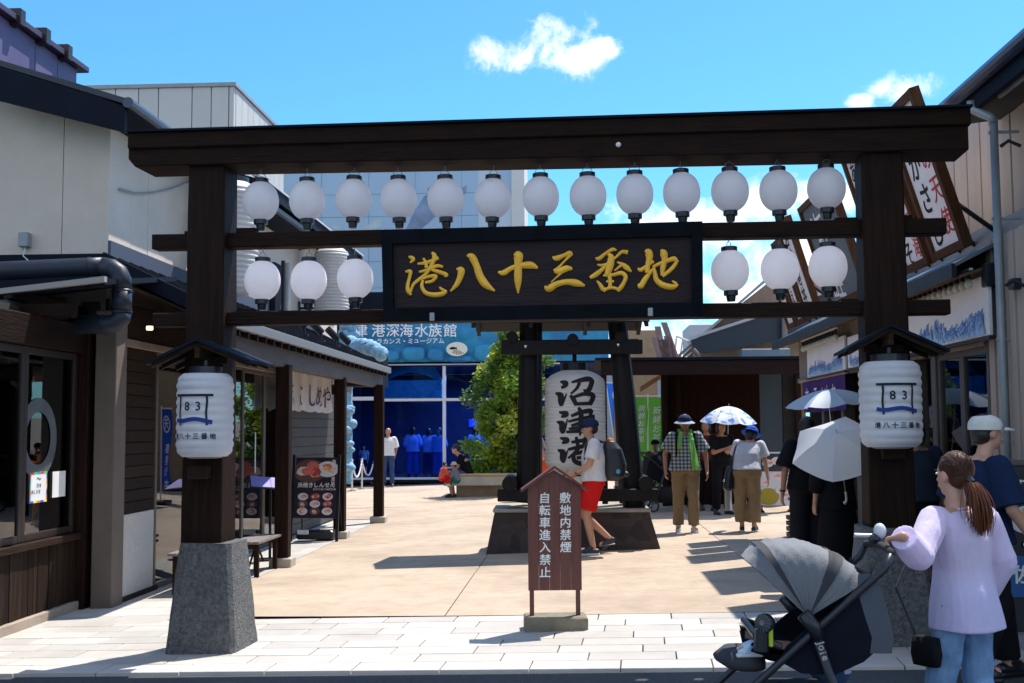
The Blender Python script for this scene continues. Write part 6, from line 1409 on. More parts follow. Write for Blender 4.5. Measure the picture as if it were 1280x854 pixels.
        cl_ = SH(); cl_.cap(sm_ * .5 + nek * .5 - Vector((0, 0, .005)), .066, sm_ * .3 + nek * .7 + Vector((0, 0, .008)), .060, flat=True)
        if c.get('collar', True): mk('collar', cl_, c.get('cm', c['m']), .01, 1)
    if bottom:
        g = c.get('g', girth) if False else girth * bottom.get('gm', 1); c = bottom; b2 = SH(); l_ = c.get('loose', .015); kind = c.get('kind', 'pants')
        b2.loft([(pel + Vector((0, 0, .07)), .15 * g + l_ * .3, .112 * g + l_ * .3), (pel, .162 * g + l_, .120 * g + l_), (pel - Vector((0, 0, .08)), .165 * g + l_, .115 * g + l_)], pw=2.3) if not c.get('sit') else b2.cap(pel - hdir * .07, .125, pel + hdir * .07, .125)
        if kind == 'skirt':
            zb = c.get('len', .3); fc = (j['anL'] + j['anR']) / 2
            b2.loft([(Vector((fc.x, fc.y, zb)), .24 + l_, .19 + l_), (pel * .5 + Vector((fc.x, fc.y, zb)) * .5, .20 + l_, .16 + l_), (pel, .165 * g + l_, .12 * g + l_)])
        else:
            for s_ in 'LR':
                hp, kn, an = j['hp' + s_], j['kn' + s_], j['an' + s_]; b2.cap(hp, .098 * g + l_, hp, .098 * g + l_)
                if kind == 'shorts': e = hp + (kn - hp) * c.get('len', .8); b2.cap(hp, .098 * g + l_, e, .078 + l_ * 1.6, flat=True)
                else:
                    b2.cap(hp, .092 * g + l_ * .6, kn, .064 + l_ * .8, flat=True); b2.cap(kn, .065 + l_ * .8, kn, .065 + l_ * .8); e = kn + (an - kn) * c.get('len', .95); b2.cap(kn, .064 + l_ * .8, e, .052 + l_ * 1.2 + c.get('flare', 0), flat=True)
        A['bottom'] = mk('trousers' if kind == 'pants' else kind, b2, c['m'], c.get('vx'), 2, folds(c.get('fold', .003), 30, 12, seed=3 + len(label)))
    if shoes:
        for s_ in 'LR':
            an = j['an' + s_]; tx_, ty_ = j['t' + s_]; toe = Vector((tx_, ty_, j.get('toez' + s_, -.0))).normalized(); heel = an - Vector((0, 0, .045)) - toe * .045
            b2 = SH(); b2.cap(heel, .038, an + toe * .13 - Vector((0, 0, .05)), .034); b2.cap(an + toe * .02 - Vector((0, 0, .0)), .040, an + toe * .12 - Vector((0, 0, .04)), .034); b2.cap(an + toe * .10 - Vector((0, 0, .052)) - Vector((toe.y, -toe.x, 0)) * .012, .032, an + toe * .10 - Vector((0, 0, .052)) + Vector((toe.y, -toe.x, 0)) * .012, .032)
            mk('shoe', b2, shoes[0], .010, 2)
            b2 = SH(); lo = Vector((0, 0, -.078)); b2.cap(an + lo - toe * .05, .036, an + lo + toe * .14, .038)
            vs = [(x, y, max(z, an.z - .098) if z < an.z - .078 else min(z, an.z - .066)) for x, y, z in b2.v]
            me = bpy.data.meshes.new('sole'); me.from_pydata(vs, [], b2.f); obj('sole', me, shoes[1], root)
    if hat:
        kind, hmm, bm2 = hat; b2 = SH(); vs = []; fs = []; rows = []
        for i in range(9):
            t = i / 8 * math.pi / 2; rows.append([HP(.097 * math.cos(t) * math.cos(a), -.018 + .113 * math.cos(t) * math.sin(a), .044 + .078 * (math.sin(t)) ** .9) for a in [2 * math.pi * q / 24 for q in range(24)]])
        rows.insert(0, [HP(.096 * math.cos(a), -.018 + .112 * math.sin(a), .018) for a in [2 * math.pi * q / 24 for q in range(24)]])
        m_ = MB(); m_.grid(rows, close=True); m_.add([Vector(p_) for p_ in rows[-1]], [tuple(range(24))]); me = bpy.data.meshes.new('hat'); me.from_pydata(m_.v, [], m_.f); me.polygons.foreach_set('use_smooth', [True] * len(me.polygons)); ho = obj('hat', me, hmm, root)
        m_ = MB()
        if kind == 'cap':
            rw = []
            for q in range(13):
                a = math.pi * (.14 + .72 * q / 12); ex_ = .105 * math.sin(math.pi * q / 12) ** .5
                rw.append([HP(.095 * math.cos(a), -.018 + .110 * math.sin(a), .028), HP(.084 * math.cos(a), -.018 + .110 * math.sin(a) + ex_ * .55, .036), HP(.072 * math.cos(a), -.018 + .110 * math.sin(a) + ex_, .026)])
            m_.grid(rw); m_.grid([[p_ - upv * .008 for p_ in r_] for r_ in rw]); m_.grid([[r_[2], r_[2] - upv * .008] for r_ in rw])
        else:
            rw = [[HP((.091 + e) * math.cos(a), -.018 + (.107 + e) * math.sin(a), .026 - dz) for e, dz in ((0, 0), (.03, .010), (.062, .030))] for a in [2 * math.pi * q / 24 for q in range(25)]]; m_.grid(rw); m_.grid([[p_ - upv * .004 for p_ in r_] for r_ in rw])
        me = bpy.data.meshes.new('brim'); me.from_pydata(m_.v, [], m_.f); me.polygons.foreach_set('use_smooth', [True] * len(me.polygons)); obj('hat_brim', me, bm2, root)
    return A
def on(px, py): return G(px, py)
def child(A, name, mb, m, smooth=False):
    me = bpy.data.meshes.new(name); me.from_pydata(mb.v, [], mb.f); 
    if smooth: me.polygons.foreach_set('use_smooth', [True] * len(me.polygons))
    return obj(name, me, m, A['r'])
def held(A, name, mb, m, label, cat, group=None, smooth=False):
    """a carried thing built in the person's own coordinates but standing at top level"""
    r = A['r']; M = Matrix.Translation(r.location) @ Matrix.Rotation(r.rotation_euler.z, 4, 'Z') @ Matrix.Diagonal((*r.scale, 1)).to_4x4()
    b = MB(M); b.add(mb.v, mb.f); return b.build(name, m, None, smooth=smooth, label=label, cat=cat, group=group)
def pm(A): r = A['r']; return Matrix.Translation(r.location) @ Matrix.Rotation(r.rotation_euler.z, 4, 'Z') @ Matrix.Diagonal((*r.scale, 1)).to_4x4()
W_SH = cloth('white', (.80, .80, .82), trans=.2); NAVY = cloth('navy', (.012, .022, .07)); BLACK = cloth('black', (.004, .004, .006), var=.3); DENIM = cloth('denim', (.03, .06, .14), var=.3, scale=5); KHAKI = cloth('khaki', (.24, .165, .09)); REDC = cloth('red', (.62, .012, .012))
SHD = (mat('shoe_dark', (.02, .025, .045), rough=.5), mat('sole_white', (.6, .6, .6), rough=.6)); SHW = (mat('shoe_white', (.6, .58, .55), rough=.6), mat('sole_white', (.6, .6, .6))); SHB = (blackp, blackp)

# ---- man in red shorts walking left past the log frame
A = person('man in white t-shirt, red shorts and navy cap walking left with a black backpack', on(743, 693), R(90), 1.67, girth=1.1, voxel=.011,
    J=dict(face=(0, 1, -.12), shL=(-.17, .0, 1.385), shR=(.17, -.02, 1.385), elR=(.21, .02, 1.12), wrR=(.16, .22, 1.00), elL=(-.21, .06, 1.13), wrL=(-.14, .24, 1.02), hnL=(.2, .9, .1), curlL=1.1, curlR=.9,
           hpL=(-.09, 0, .90), hpR=(.09, 0, .90), knL=(-.09, .10, .50), anL=(-.09, .02, .09), knR=(.10, .16, .52), anR=(.10, -.20, .19), toezR=-.75, tL=(-.1, 1), tR=(.1, 1), pel=(0, 0, .94), che=(0, .0, 1.24), nek=(0, .02, 1.42), hed=(0, .05, 1.58)),
    top=dict(m=W_SH, sleeve=.72, loose=.025, hem=.02, fold=.006), bottom=dict(kind='shorts', m=REDC, len=.86, loose=.02, fold=.005), shoes=SHD, hat=('cap', NAVY, NAVY))
b = SH(); b.loft([((0, -.22, .92), .11, .10), ((0, -.25, .97), .155, .145), ((0, -.27, 1.12), .16, .15), ((0, -.24, 1.32), .14, .12), ((0, -.20, 1.42), .09, .07)], pw=3)
b.cap((-.09, -.40, 1.0), .04, (.09, -.40, 1.0), .04)
me = remesh(b, .01, 3, folds(.004)); me2 = MB(); me2.v = [tuple(v.co) for v in me.vertices]; me2.f = [tuple(p_.vertices) for p_ in me.polygons]
M = pm(A); bp = empty('backpack', M @ Vector((0, -.2, .98)), 'black backpack worn by the man in red shorts', 'backpack')
b = MB(M); b.add(me2.v, me2.f); b.build('pack', mat('pack_black', (.015, .015, .018), rough=.4, var=.3), bp, smooth=True)
b = MB(M); b.tube([(.11, -.12, 1.40), (.125, .0, 1.455), (.13, .105, 1.36), (.135, .115, 1.2), (.14, .0, 1.05), (.11, -.15, 1.0)], .016, 6); b.tube([(-.11, -.12, 1.40), (-.125, .0, 1.455), (-.13, .105, 1.36), (-.135, .115, 1.2), (-.14, .0, 1.05), (-.11, -.15, 1.0)], .016, 6); b.build('strap', blackp, bp)
b = MB(M); b.ell((-.158, -.30, 1.04), .012, .03, .03, 12, 8); b.build('badge', mat('badge_blue', (.05, .3, .5), rough=.4), bp)
b = MB(M); b.ell((0, -.21, 1.43), .07, .05, .03, 12, 8); b.build('orange_bundle', cloth('orange', (.55, .15, .05)), bp, smooth=True)
b = MB(); b.lathe([(.031, -.012), (.033, 0), (.031, .012)], c=(0, 0, 0), n=12); b.v = [tuple(Vector((-.14, .225, 1.025)) + Vector(p_)) for p_ in b.v]; child(A, 'wristwatch', b, blackp)
b = MB()
for s_ in (-1, 1): b.ell((.033 * s_, .05 + .092, 1.588), .024, .006, .015, 10, 6)
b.tube([(-.05, .14, 1.592), (-.08, .05, 1.59)], .003, 5); b.tube([(.05, .14, 1.592), (.08, .05, 1.59)], .003, 5); child(A, 'glasses', b, blackp)

# ---- plaid shirt man walking towards the camera
pmn = bpy.data.materials.new('cloth_plaid'); pmn.use_nodes = True; n_, l_, b_ = nodes_of(pmn); b_.inputs['Roughness'].default_value = .85
tcn = n_.new('ShaderNodeTexCoord'); prev = None; col = None
sep = n_.new('ShaderNodeSeparateXYZ'); l_.new(tcn.outputs['Object'], sep.inputs[0]); acc = []
for ax in ('X', 'Z'):
    m1 = n_.new('ShaderNodeMath'); m1.operation = 'MULTIPLY'; l_.new(sep.outputs[ax], m1.inputs[0]); m1.inputs[1].default_value = 19
    m2_ = n_.new('ShaderNodeMath'); m2_.operation = 'FRACT'; l_.new(m1.outputs[0], m2_.inputs[0])
    m3 = n_.new('ShaderNodeMath'); m3.operation = 'GREATER_THAN'; l_.new(m2_.outputs[0], m3.inputs[0]); m3.inputs[1].default_value = .55; acc.append(m3)
ad = n_.new('ShaderNodeMath'); ad.operation = 'ADD'; l_.new(acc[0].outputs[0], ad.inputs[0]); l_.new(acc[1].outputs[0], ad.inputs[1])
dv = n_.new('ShaderNodeMath'); dv.operation = 'MULTIPLY'; dv.inputs[1].default_value = .5; l_.new(ad.outputs[0], dv.inputs[0])
rp = n_.new('ShaderNodeValToRGB'); l_.new(dv.outputs[0], rp.inputs[0]); rp.color_ramp.interpolation = 'CONSTANT'; rp.color_ramp.elements.new(.4)
for e, (p_, c_) in zip(rp.color_ramp.elements, ((0, (.42, .42, .38)), (.4, (.12, .15, .17)), (.9, (.02, .03, .06)))): e.position = p_; e.color = (*c_, 1)
l_.new(rp.outputs[0], b_.inputs['Base Color']); MATS['cloth_plaid'] = pmn
A = person('man in checked shirt and khaki trousers walking towards the camera with a green towel', on(858, 665), R(178), 1.70, skin=SK2, voxel=.012, girth=1.12,
    J=dict(elL=(-.30, -.02, 1.12), wrL=(-.31, .04, .88), elR=(.29, -.02, 1.13), wrR=(.30, .10, .90), knL=(-.10, .08, .49), anL=(-.10, .09, .085), anR=(.11, -.03, .085), face=(.05, 1, -.1)),
    top=dict(m=pmn, sleeve=.78, loose=.03, hem=.05, fold=.006, collar=True), bottom=dict(m=KHAKI, loose=.025, len=.95, fold=.006), shoes=SHW, hat=('bucket', NAVY, cloth('pale_brim', (.30, .32, .40))))
b = MB(); rows = []
for i in range(15):
    t = i / 14; z = 1.45 - .55 * t; rows.append([(-.06 - .07 * t + w2 * (.028 + .03 * t), .155 + .03 * math.sin(t * 3) + .01 * math.sin(w2 * 9 + t * 6) + (.02 if t > .2 else 0) - (.06 if t < .05 else 0), z) for w2 in (-1, -.5, 0, .5, 1)])
b.grid(rows); rows = [[(.07 + .04 * t + w2 * .03, .15 + .02 * math.sin(t * 3), 1.45 - .25 * t) for w2 in (-1, 0, 1)] for t in [q / 6 for q in range(7)]]; b.grid(rows)
b.tube([(-.07, .11, 1.45), (-.09, .0, 1.475), (0, -.07, 1.49), (.09, .0, 1.475), (.07, .11, 1.45)], .022, 8)
held(A, 'green_towel', b, cloth('towel_green', (.22, .55, .12), trans=.25), 'bright green towel hanging round the neck of the checked shirt man', 'towel')
b = MB(); 
for s_ in (-1, 1): b.tube([(.14 * s_, .10, 1.05), (.145 * s_, .165, 1.25), (.13 * s_, .10, 1.43), (.12 * s_, -.04, 1.44)], .016, 6)
b.bbox(-.15, .15, -.28, -.15, 1.0, 1.42, .03); held(A, 'backpack', b, BLACK, 'dark backpack on the shoulders of the checked shirt man', 'backpack')

# ---- woman with blue hat stooping at the poster, black shoulder bag
A = person('woman in white blouse, khaki trousers and bright blue hat stooping with her back turned', on(935, 664), R(-18), 1.58, voxel=.012,
    J=dict(pel=(0, 0, .93), che=(.01, .10, 1.20), nek=(.03, .20, 1.37), hed=(.06, .27, 1.50), shL=(-.15, .16, 1.345), shR=(.20, .16, 1.33), elL=(-.20, .26, 1.10), wrL=(-.16, .46, 1.02), elR=(.27, .16, 1.06), wrR=(.30, .20, .82), face=(.35, 1, -.55), anL=(-.09, .02, .085), anR=(.10, -.04, .085)),
    top=dict(m=cloth('blouse', (.60, .60, .66), trans=.15), sleeve=.7, g=1.08, loose=.035, hem=-.02, fold=.004), bottom=dict(m=KHAKI, loose=.045, len=.86, fold=.008), shoes=(mat('shoe_navy', (.015, .02, .05), rough=.5), mat('sole_white', (.6, .6, .6))), hair=(HAIR, 'bob'), hat=('bucket', cloth('blue_hat', (.02, .10, .50), var=.5, scale=20), cloth('blue_brim', (.03, .14, .55), var=.5, scale=20)), face=False)
b = SH(); b.loft([((-.27, .0, .62), .05, .12), ((-.28, .0, .66), .085, .165), ((-.27, .01, .85), .08, .15), ((-.25, .02, 1.0), .05, .10)], pw=2.6)
me = remesh(b, .012, 2, folds(.006)); M = pm(A); bp = empty('shoulder_bag', M @ Vector((-.27, 0, .62)), 'black shoulder bag hanging at the left of the stooping woman', 'bag')
b = MB(M); b.add([tuple(v.co) for v in me.vertices], [tuple(p_.vertices) for p_ in me.polygons]); b.build('bag_body', mat('bag_black', (.012, .014, .022), rough=.4, var=.4), bp, smooth=True)
b = MB(M); b.tube([(-.25, .10, .98), (-.20, .20, 1.22), (-.13, .16, 1.41), (-.17, .05, 1.3), (-.22, -.06, 1.1), (-.25, -.06, .98)], .013, 6); b.build('strap', blackp, bp)
b = MB(M); b.ell((-.33, -.10, .78), .025, .03, .03, 10, 6); b.build('charm', steel, bp)
b = MB(pm(A)); 
tb2 = SH(); tb2.loft([((-.32, .2, .30), .05, .12), ((-.32, .2, .62), .05, .13)], pw=3); b.add(tb2.v, tb2.f); b.build('tote_bag', cloth('tote_grey', (.30, .31, .33)), None, label='pale grey cloth tote bag hanging low beside the stooping woman', cat='bag')

# ---- umbrellas
def umbrella(name, tip, axis, rad, m, label, depth=.38, ribs=8, handle=None, spin=0, m_in=None):
    tip = Vector(tip); ax = Vector(axis).normalized(); a = ax.orthogonal().normalized(); b_ = ax.cross(a)
    o = empty(name, tip - ax * .75, label, 'umbrella', 'sun umbrellas'); hgt = rad * depth
    def pt(r, th): # r 0..1
        seg = 2 * math.pi / ribs; k = ((th - spin) / seg) % 1; sag = 1 - .13 * (r ** 2) * math.sin(math.pi * k); rr = rad * r * sag
        drop = hgt * (r ** 1.9) ; drop += rad * .06 * math.sin(math.pi * k) * r
        return tip - ax * drop + (a * math.cos(th) + b_ * math.sin(th)) * rr
    N_ = ribs * 6
    for k in range(ribs):      # one panel between each pair of ribs
        b = MB(); b.grid([[pt(r, spin + 2 * math.pi * (k + q / 6) / ribs) for q in range(7)] for r in [i / 8 for i in range(9)]]); b.build('canopy_panel', m, o, smooth=True)
    for k in range(ribs):
        th = spin + 2 * math.pi * k / ribs; b = MB(); b.tube([pt(r, th) - ax * .006 for r in (.02, .3, .6, .85, 1.0)], .003, 5); b.tube([tip - ax * (hgt * 1.15), pt(.5, th) - ax * .006], .0025, 5); b.build('rib', steel, o)
    b = MB(); b.tube([tip + ax * .05, tip], .005, 8); b.build('ferrule', steel, o); b = MB(); end = handle or (tip - ax * .78); b.tube([tip, Vector(end)], .006, 8); b.build('shaft', steel, o)
    d = (Vector(end) - tip).normalized(); b = MB(); e_ = Vector(end); sidev = d.orthogonal().normalized(); b.tube([e_ - d * .02, e_ + d * .05, e_ + d * .085 + sidev * .015, e_ + d * .09 + sidev * .045, e_ + d * .06 + sidev * .06], .011, 8); b.build('handle', mat('handle_white', (.6, .58, .55), rough=.4), o)
    return o
def ux(px, py, Y): return P(px, py, Y)
umw = mat('umbrella_white', (.86, .88, .92), rough=.55, trans=.5, var=.03, scale=3); umb_ = mat('umbrella_grey', (.42, .50, .60), rough=.55, trans=.25)
Y0 = 11.2
umbrella('umbrella', ux(1046, 541, Y0 - .45), (-.26, -.60, .76), .46, umw, 'white sun umbrella tilted towards the camera in front of the right gate post', depth=.42, spin=.25, ribs=6)
umbrella('umbrella', ux(1034, 487, Y0 + .55), (-.10, -.05, 1), .46, umb_, 'pale grey blue umbrella just behind the white one', depth=.30, spin=.1)
ufl = ramp_mat('umbrella_floral', lambda n, l: (lambda z: (z.inputs['Scale'].__setattr__('default_value', 9), z.inputs['Detail'].__setattr__('default_value', 2), l.new(n.new('ShaderNodeTexCoord').outputs['Object'], z.inputs['Vector']), z.outputs[0])[3])(n.new('ShaderNodeTexNoise')), [(0, (.02, .10, .45)), (.42, (.10, .25, .65)), (.5, (.62, .64, .66)), (1, (.66, .67, .70))], rough=.6)
Yf = on(905, 640).y
umbrella('umbrella', ux(911, 508, Yf - .5), (.04, -.05, 1), .52, ufl, 'blue and white floral umbrella above the stooping woman', depth=.52, spin=.2)
umq = YARD @ PU(1176, 506, UR + .75); umbrella('umbrella', umq, (.05, .1, 1), .40, ufl, 'blue floral umbrella standing in for a reflection beside the right gate lantern', depth=.5)  # added behind the pane to act as the floral umbrella's reflection
# dark dressed people under them
DK = dict(voxel=.013)
A = person('person all in black holding the white umbrella, seen behind the stroller', Vector((P(1046, 600, 11.5).x, 11.5, gz(3.2))), R(20), 1.46, J=dict(elR=(.22, .12, 1.15), wrR=(.06, .26, 1.22), elL=(-.26, .02, 1.10), wrL=(-.25, .08, .86)), top=dict(m=BLACK, sleeve=1.4, loose=.04, hem=.15, fold=.008), bottom=dict(kind='skirt', m=BLACK, len=.22, loose=.03), shoes=SHB, hair=(HAIR, 'bob'), face=False, **DK)
A = person('person in loose black clothes with a dark wristband under the grey umbrella', Vector((P(1010, 600, 12.3).x, 12.3, gz(3.2))), R(8), 1.60, J=dict(elL=(-.27, .0, 1.10), wrL=(-.29, .03, .85), elR=(.2, .12, 1.15), wrR=(.10, .2, 1.3)), top=dict(m=BLACK, sleeve=.85, loose=.05, hem=.05, fold=.008), bottom=dict(m=cloth('charcoal', (.012, .012, .016)), loose=.05, len=.93), shoes=SHB, hair=(HAIR, 'bob'), face=False, skin=SK2, **DK)
b = MB(); b.lathe([(.034, -.01), (.036, 0), (.034, .01)], c=(-.29, .03, .875), n=12); child(A, 'wristband', b, blackp)
A = person('dark dressed person holding the floral umbrella in the shade', on(903, 643), R(200), 1.60, J=dict(elL=(-.22, .10, 1.12), wrL=(-.02, .26, 1.14), elR=(.22, .10, 1.12), wrR=(.03, .25, 1.20)), top=dict(m=BLACK, sleeve=.8, loose=.03), bottom=dict(m=BLACK, loose=.02), shoes=SHB, hair=(HAIR, 'bob'), face=True, skin=SK2, **DK)
for (px, Y_, rot, hh_, c_, lab) in ((884, 20.9, 150, 1.62, (.10, .012, .014), 'person in a dark red top standing in shade behind the checked shirt man'), (1146, 9.8, 10, 1.55, (.02, .03, .05), 'person in dark clothes just right of the right gate post')):
    q = P(px, 600, Y_); q.z = gz(q.x); person(lab, q, R(rot), hh_, top=dict(m=cloth(lab[:22].replace(' ', '_'), c_), sleeve=.85, loose=.03), bottom=dict(m=BLACK, loose=.02), shoes=SHB, hair=(HAIR, 'bob'), voxel=.017, face=False, skin=SK2)
# striped crouching person behind the right post; orange capped person; dark figure added as a reflection
strp = ramp_mat('cloth_stripe', lambda n, l: (lambda w_: (w_.inputs['Scale'].__setattr__('default_value', 14), w_.__setattr__('bands_direction', 'Z'), l.new(n.new('ShaderNodeTexCoord').outputs['Object'], w_.inputs['Vector']), w_.outputs['Fac'])[3])(n.new('ShaderNodeTexWave')), [(0, (.05, .07, .11)), (.55, (.07, .09, .14)), (.75, (.30, .32, .36))], rough=.9)
SIT = dict(pel=(0, 0, .30), che=(0, .06, .58), nek=(0, .12, .76), hed=(0, .15, .92), shL=(-.17, .09, .72), shR=(.17, .09, .72), elL=(-.22, .16, .48), elR=(.22, .16, .48), wrL=(-.12, .34, .42), wrR=(.12, .34, .42), hpL=(-.09, .02, .28), hpR=(.09, .02, .28), knL=(-.14, .36, .46), knR=(.14, .36, .46), anL=(-.12, .22, .085), anR=(.12, .22, .085))
g = on(1150, 690); person('crouching person in a grey striped shirt behind the right gate post', g, R(140), 1.62, J=SIT, top=dict(m=strp, sleeve=.9, loose=.03), bottom=dict(m=DENIM, sit=True), shoes=SHB, hair=(HAIR, 'short'), voxel=.012)
g = YARD @ Vector((UR + .45, Vx(1196, UR + .45), 0)); g.z = gz(g.x); person('person with an orange cap half hidden behind the man in the white cap', g, R(-40), 1.50, top=dict(m=cloth('rust', (.30, .06, .03)), sleeve=.8), bottom=dict(m=BLACK), shoes=SHB, hat=('cap', cloth('orange_hat', (.62, .10, .03)), cloth('orange_hat', (.62, .10, .03))), voxel=.014, face=False)
person('person in dark navy clothes behind the glass under the floral umbrella', YARD @ Vector((UR + .8, Vx(1166, UR + .8), .11)), R(15), 1.56, top=dict(m=NAVY, sleeve=1.5, loose=.03, hem=.1), bottom=dict(m=DENIM), shoes=SHB, hair=(HAIR, 'bob'), voxel=.016, face=False)

# ---- distant people
A = person('bald man in a loose white shirt and jeans standing at the aquarium front', on(485, 609), R(185), 1.72, J=dict(wrR=(.20, -.06, .92), elR=(.25, -.1, 1.12), elL=(-.24, -.08, 1.12), wrL=(-.20, -.1, .90), face=(.4, 1, -.1)), top=dict(m=W_SH, sleeve=.9, loose=.03, hem=.04), bottom=dict(m=DENIM, loose=.01), shoes=(SHD[0], SHW[1]), hair=None, voxel=.016, skin=SK2)
A = person('small child in a pale shirt holding something pink inside the aquarium door', on(452, 598) + Vector((0, .6, 0)), R(170), 1.15, top=dict(m=cloth('pale_blue', (.35, .42, .55)), sleeve=.7), bottom=dict(kind='shorts', m=NAVY), shoes=SHW, voxel=.018)
b = MB(); b.ell((.14, .2, .88), .09, .07, .11, 12, 8); held(A, 'pink_bag', b, mat('pink', (.55, .04, .15), rough=.5), 'bright pink bag held by the small child at the aquarium door', 'bag', smooth=True)
bl_sh = [cloth('room_blue_%d' % i, c, ) for i, c in enumerate([(.16, .36, .85), (.35, .50, .85), (.04, .12, .5), (.02, .05, .18)])]
skb = mat('skin_blue_lit', (.20, .20, .30), rough=.6)  # blue room light put into the visitors' skin and clothing colours
for i, (px, h, lab, c1, rot, Yo) in enumerate(((516, 1.62, 'woman in a bright blue shawl inside the aquarium glass left of the group', 0, 10, 1.1), (536, 1.58, 'second visitor in blue inside the aquarium beside the shawl wearer', 1, -20, 1.3), (549, 1.60, 'visitor with a pale blue bag inside the aquarium near the white mullion', 0, 150, 1.0), (594, 1.60, 'visitor in a loose blue coat inside the aquarium right of the mullion', 0, 30, 1.4), (612, 1.68, 'tall visitor in blue inside the aquarium just left of the tree', 1, 200, 1.2))):
    g = YARD @ Vector((PV(px, 598, VQ + Yo).x, VQ + Yo, 0)); g.z = (YARD @ Q(px, 599)).z
    person(lab, g, R(rot), h, top=dict(m=bl_sh[c1], sleeve=1.2, loose=.05, hem=.08), bottom=dict(m=bl_sh[2 + i % 2], loose=.04), shoes=SHB, hair=(HAIR, 'bob'), voxel=.022, face=False, skin=skb, group='visitors inside the aquarium')
lt = bpy.data.lights.new('aquarium_lamp', 'AREA'); lt.energy = 260; lt.size = 3; lt.color = (.35, .55, 1); lo_ = bpy.data.objects.new('aquarium_lamp', lt); COL.objects.link(lo_); lo_.location = YARD @ Vector((-3.0 + 2 * .0, VQ + 2.6, 3.3)); lo_.rotation_euler = (0, 0, 0)
# man sitting on the planter with a child on his lap
SEAT = dict(pel=(0, 0, .60), che=(0, .08, .88), nek=(0, .20, 1.03), hed=(0, .29, 1.17), shL=(-.17, .14, 1.0), shR=(.17, .14, 1.0), elL=(-.2, .22, .76), elR=(.2, .22, .76), wrL=(-.08, .44, .74), wrR=(.08, .44, .74), hpL=(-.09, .03, .58), hpR=(.09, .03, .58), knL=(-.12, .45, .62), knR=(.12, .45, .62), anL=(-.12, .36, .12), anR=(.12, .36, .12), face=(0, 1, -.6))
g = on(579, 622); g0 = Vector((g.x, g.y + .25, g.z)); A = person('man in a black t-shirt sitting on the planter edge bent over two children', g0 + Vector((.10, 0, -.06)), R(82), 1.72, J=SEAT, top=dict(m=BLACK, sleeve=.7, loose=.02), bottom=dict(kind='shorts', m=cloth('grey', (.10, .10, .12)), sit=True, len=.8), shoes=SHB, voxel=.016, skin=SK)
person('toddler in a striped shirt and pale hat on the seated man\'s lap', g0 + Vector((-.14, -.22, .22)), R(75), 1.02, J=SIT, top=dict(m=strp, sleeve=1.4, loose=.02), bottom=dict(m=cloth('green_trousers', (.02, .16, .10)), sit=True), hat=('bucket', cloth('hat_cream', (.5, .5, .48)), cloth('hat_cream', (.5, .5, .48))), voxel=.02, face=False)
person('small child in red clothes held at the seated man\'s knees', g0 + Vector((-.50, -.30, .28)), R(-60), .92, J=SIT, top=dict(m=cloth('red_print', (.60, .10, .06), var=.5, scale=20), sleeve=1.2), bottom=dict(m=REDC, sit=True), shoes=SHW, voxel=.02, face=False)
# child in orange behind the notice sign
person('child in a bright orange shirt standing behind the notice sign', on(684, 655), R(100), 1.25, top=dict(m=cloth('orange_shirt', (.75, .10, .02)), sleeve=.7, loose=.03), bottom=dict(kind='shorts', m=NAVY), shoes=SHW, hair=(HAIRB, 'short'), voxel=.015)
# seated people beyond the log frame
for i, (px, col, lab, hgt) in enumerate(((806, strp, 'small person in a striped shirt sitting beside the dark pushchair in the passage', 1.15), (829, cloth('olive', (.10, .07, .03)), 'person in a brown top and dark cap sitting beyond the log frame', 1.55))):
    g = on(px, 632); SE = dict(SIT); person(lab, g + Vector((0, .9, .32)), R(160), hgt, J=SIT, top=dict(m=col, sleeve=.9), bottom=dict(m=BLACK, sit=True), shoes=SHB, voxel=.018, skin=SK2, hat=('cap', BLACK, BLACK) if i else None)
person('person in mauve grey clothes by the flags beyond the giant lantern', on(676, 628) + Vector((-.15, .8, 0)), R(170), 1.62, top=dict(m=cloth('mauve', (.22, .16, .20)), sleeve=.9), bottom=dict(m=DENIM), shoes=SHB, voxel=.02)

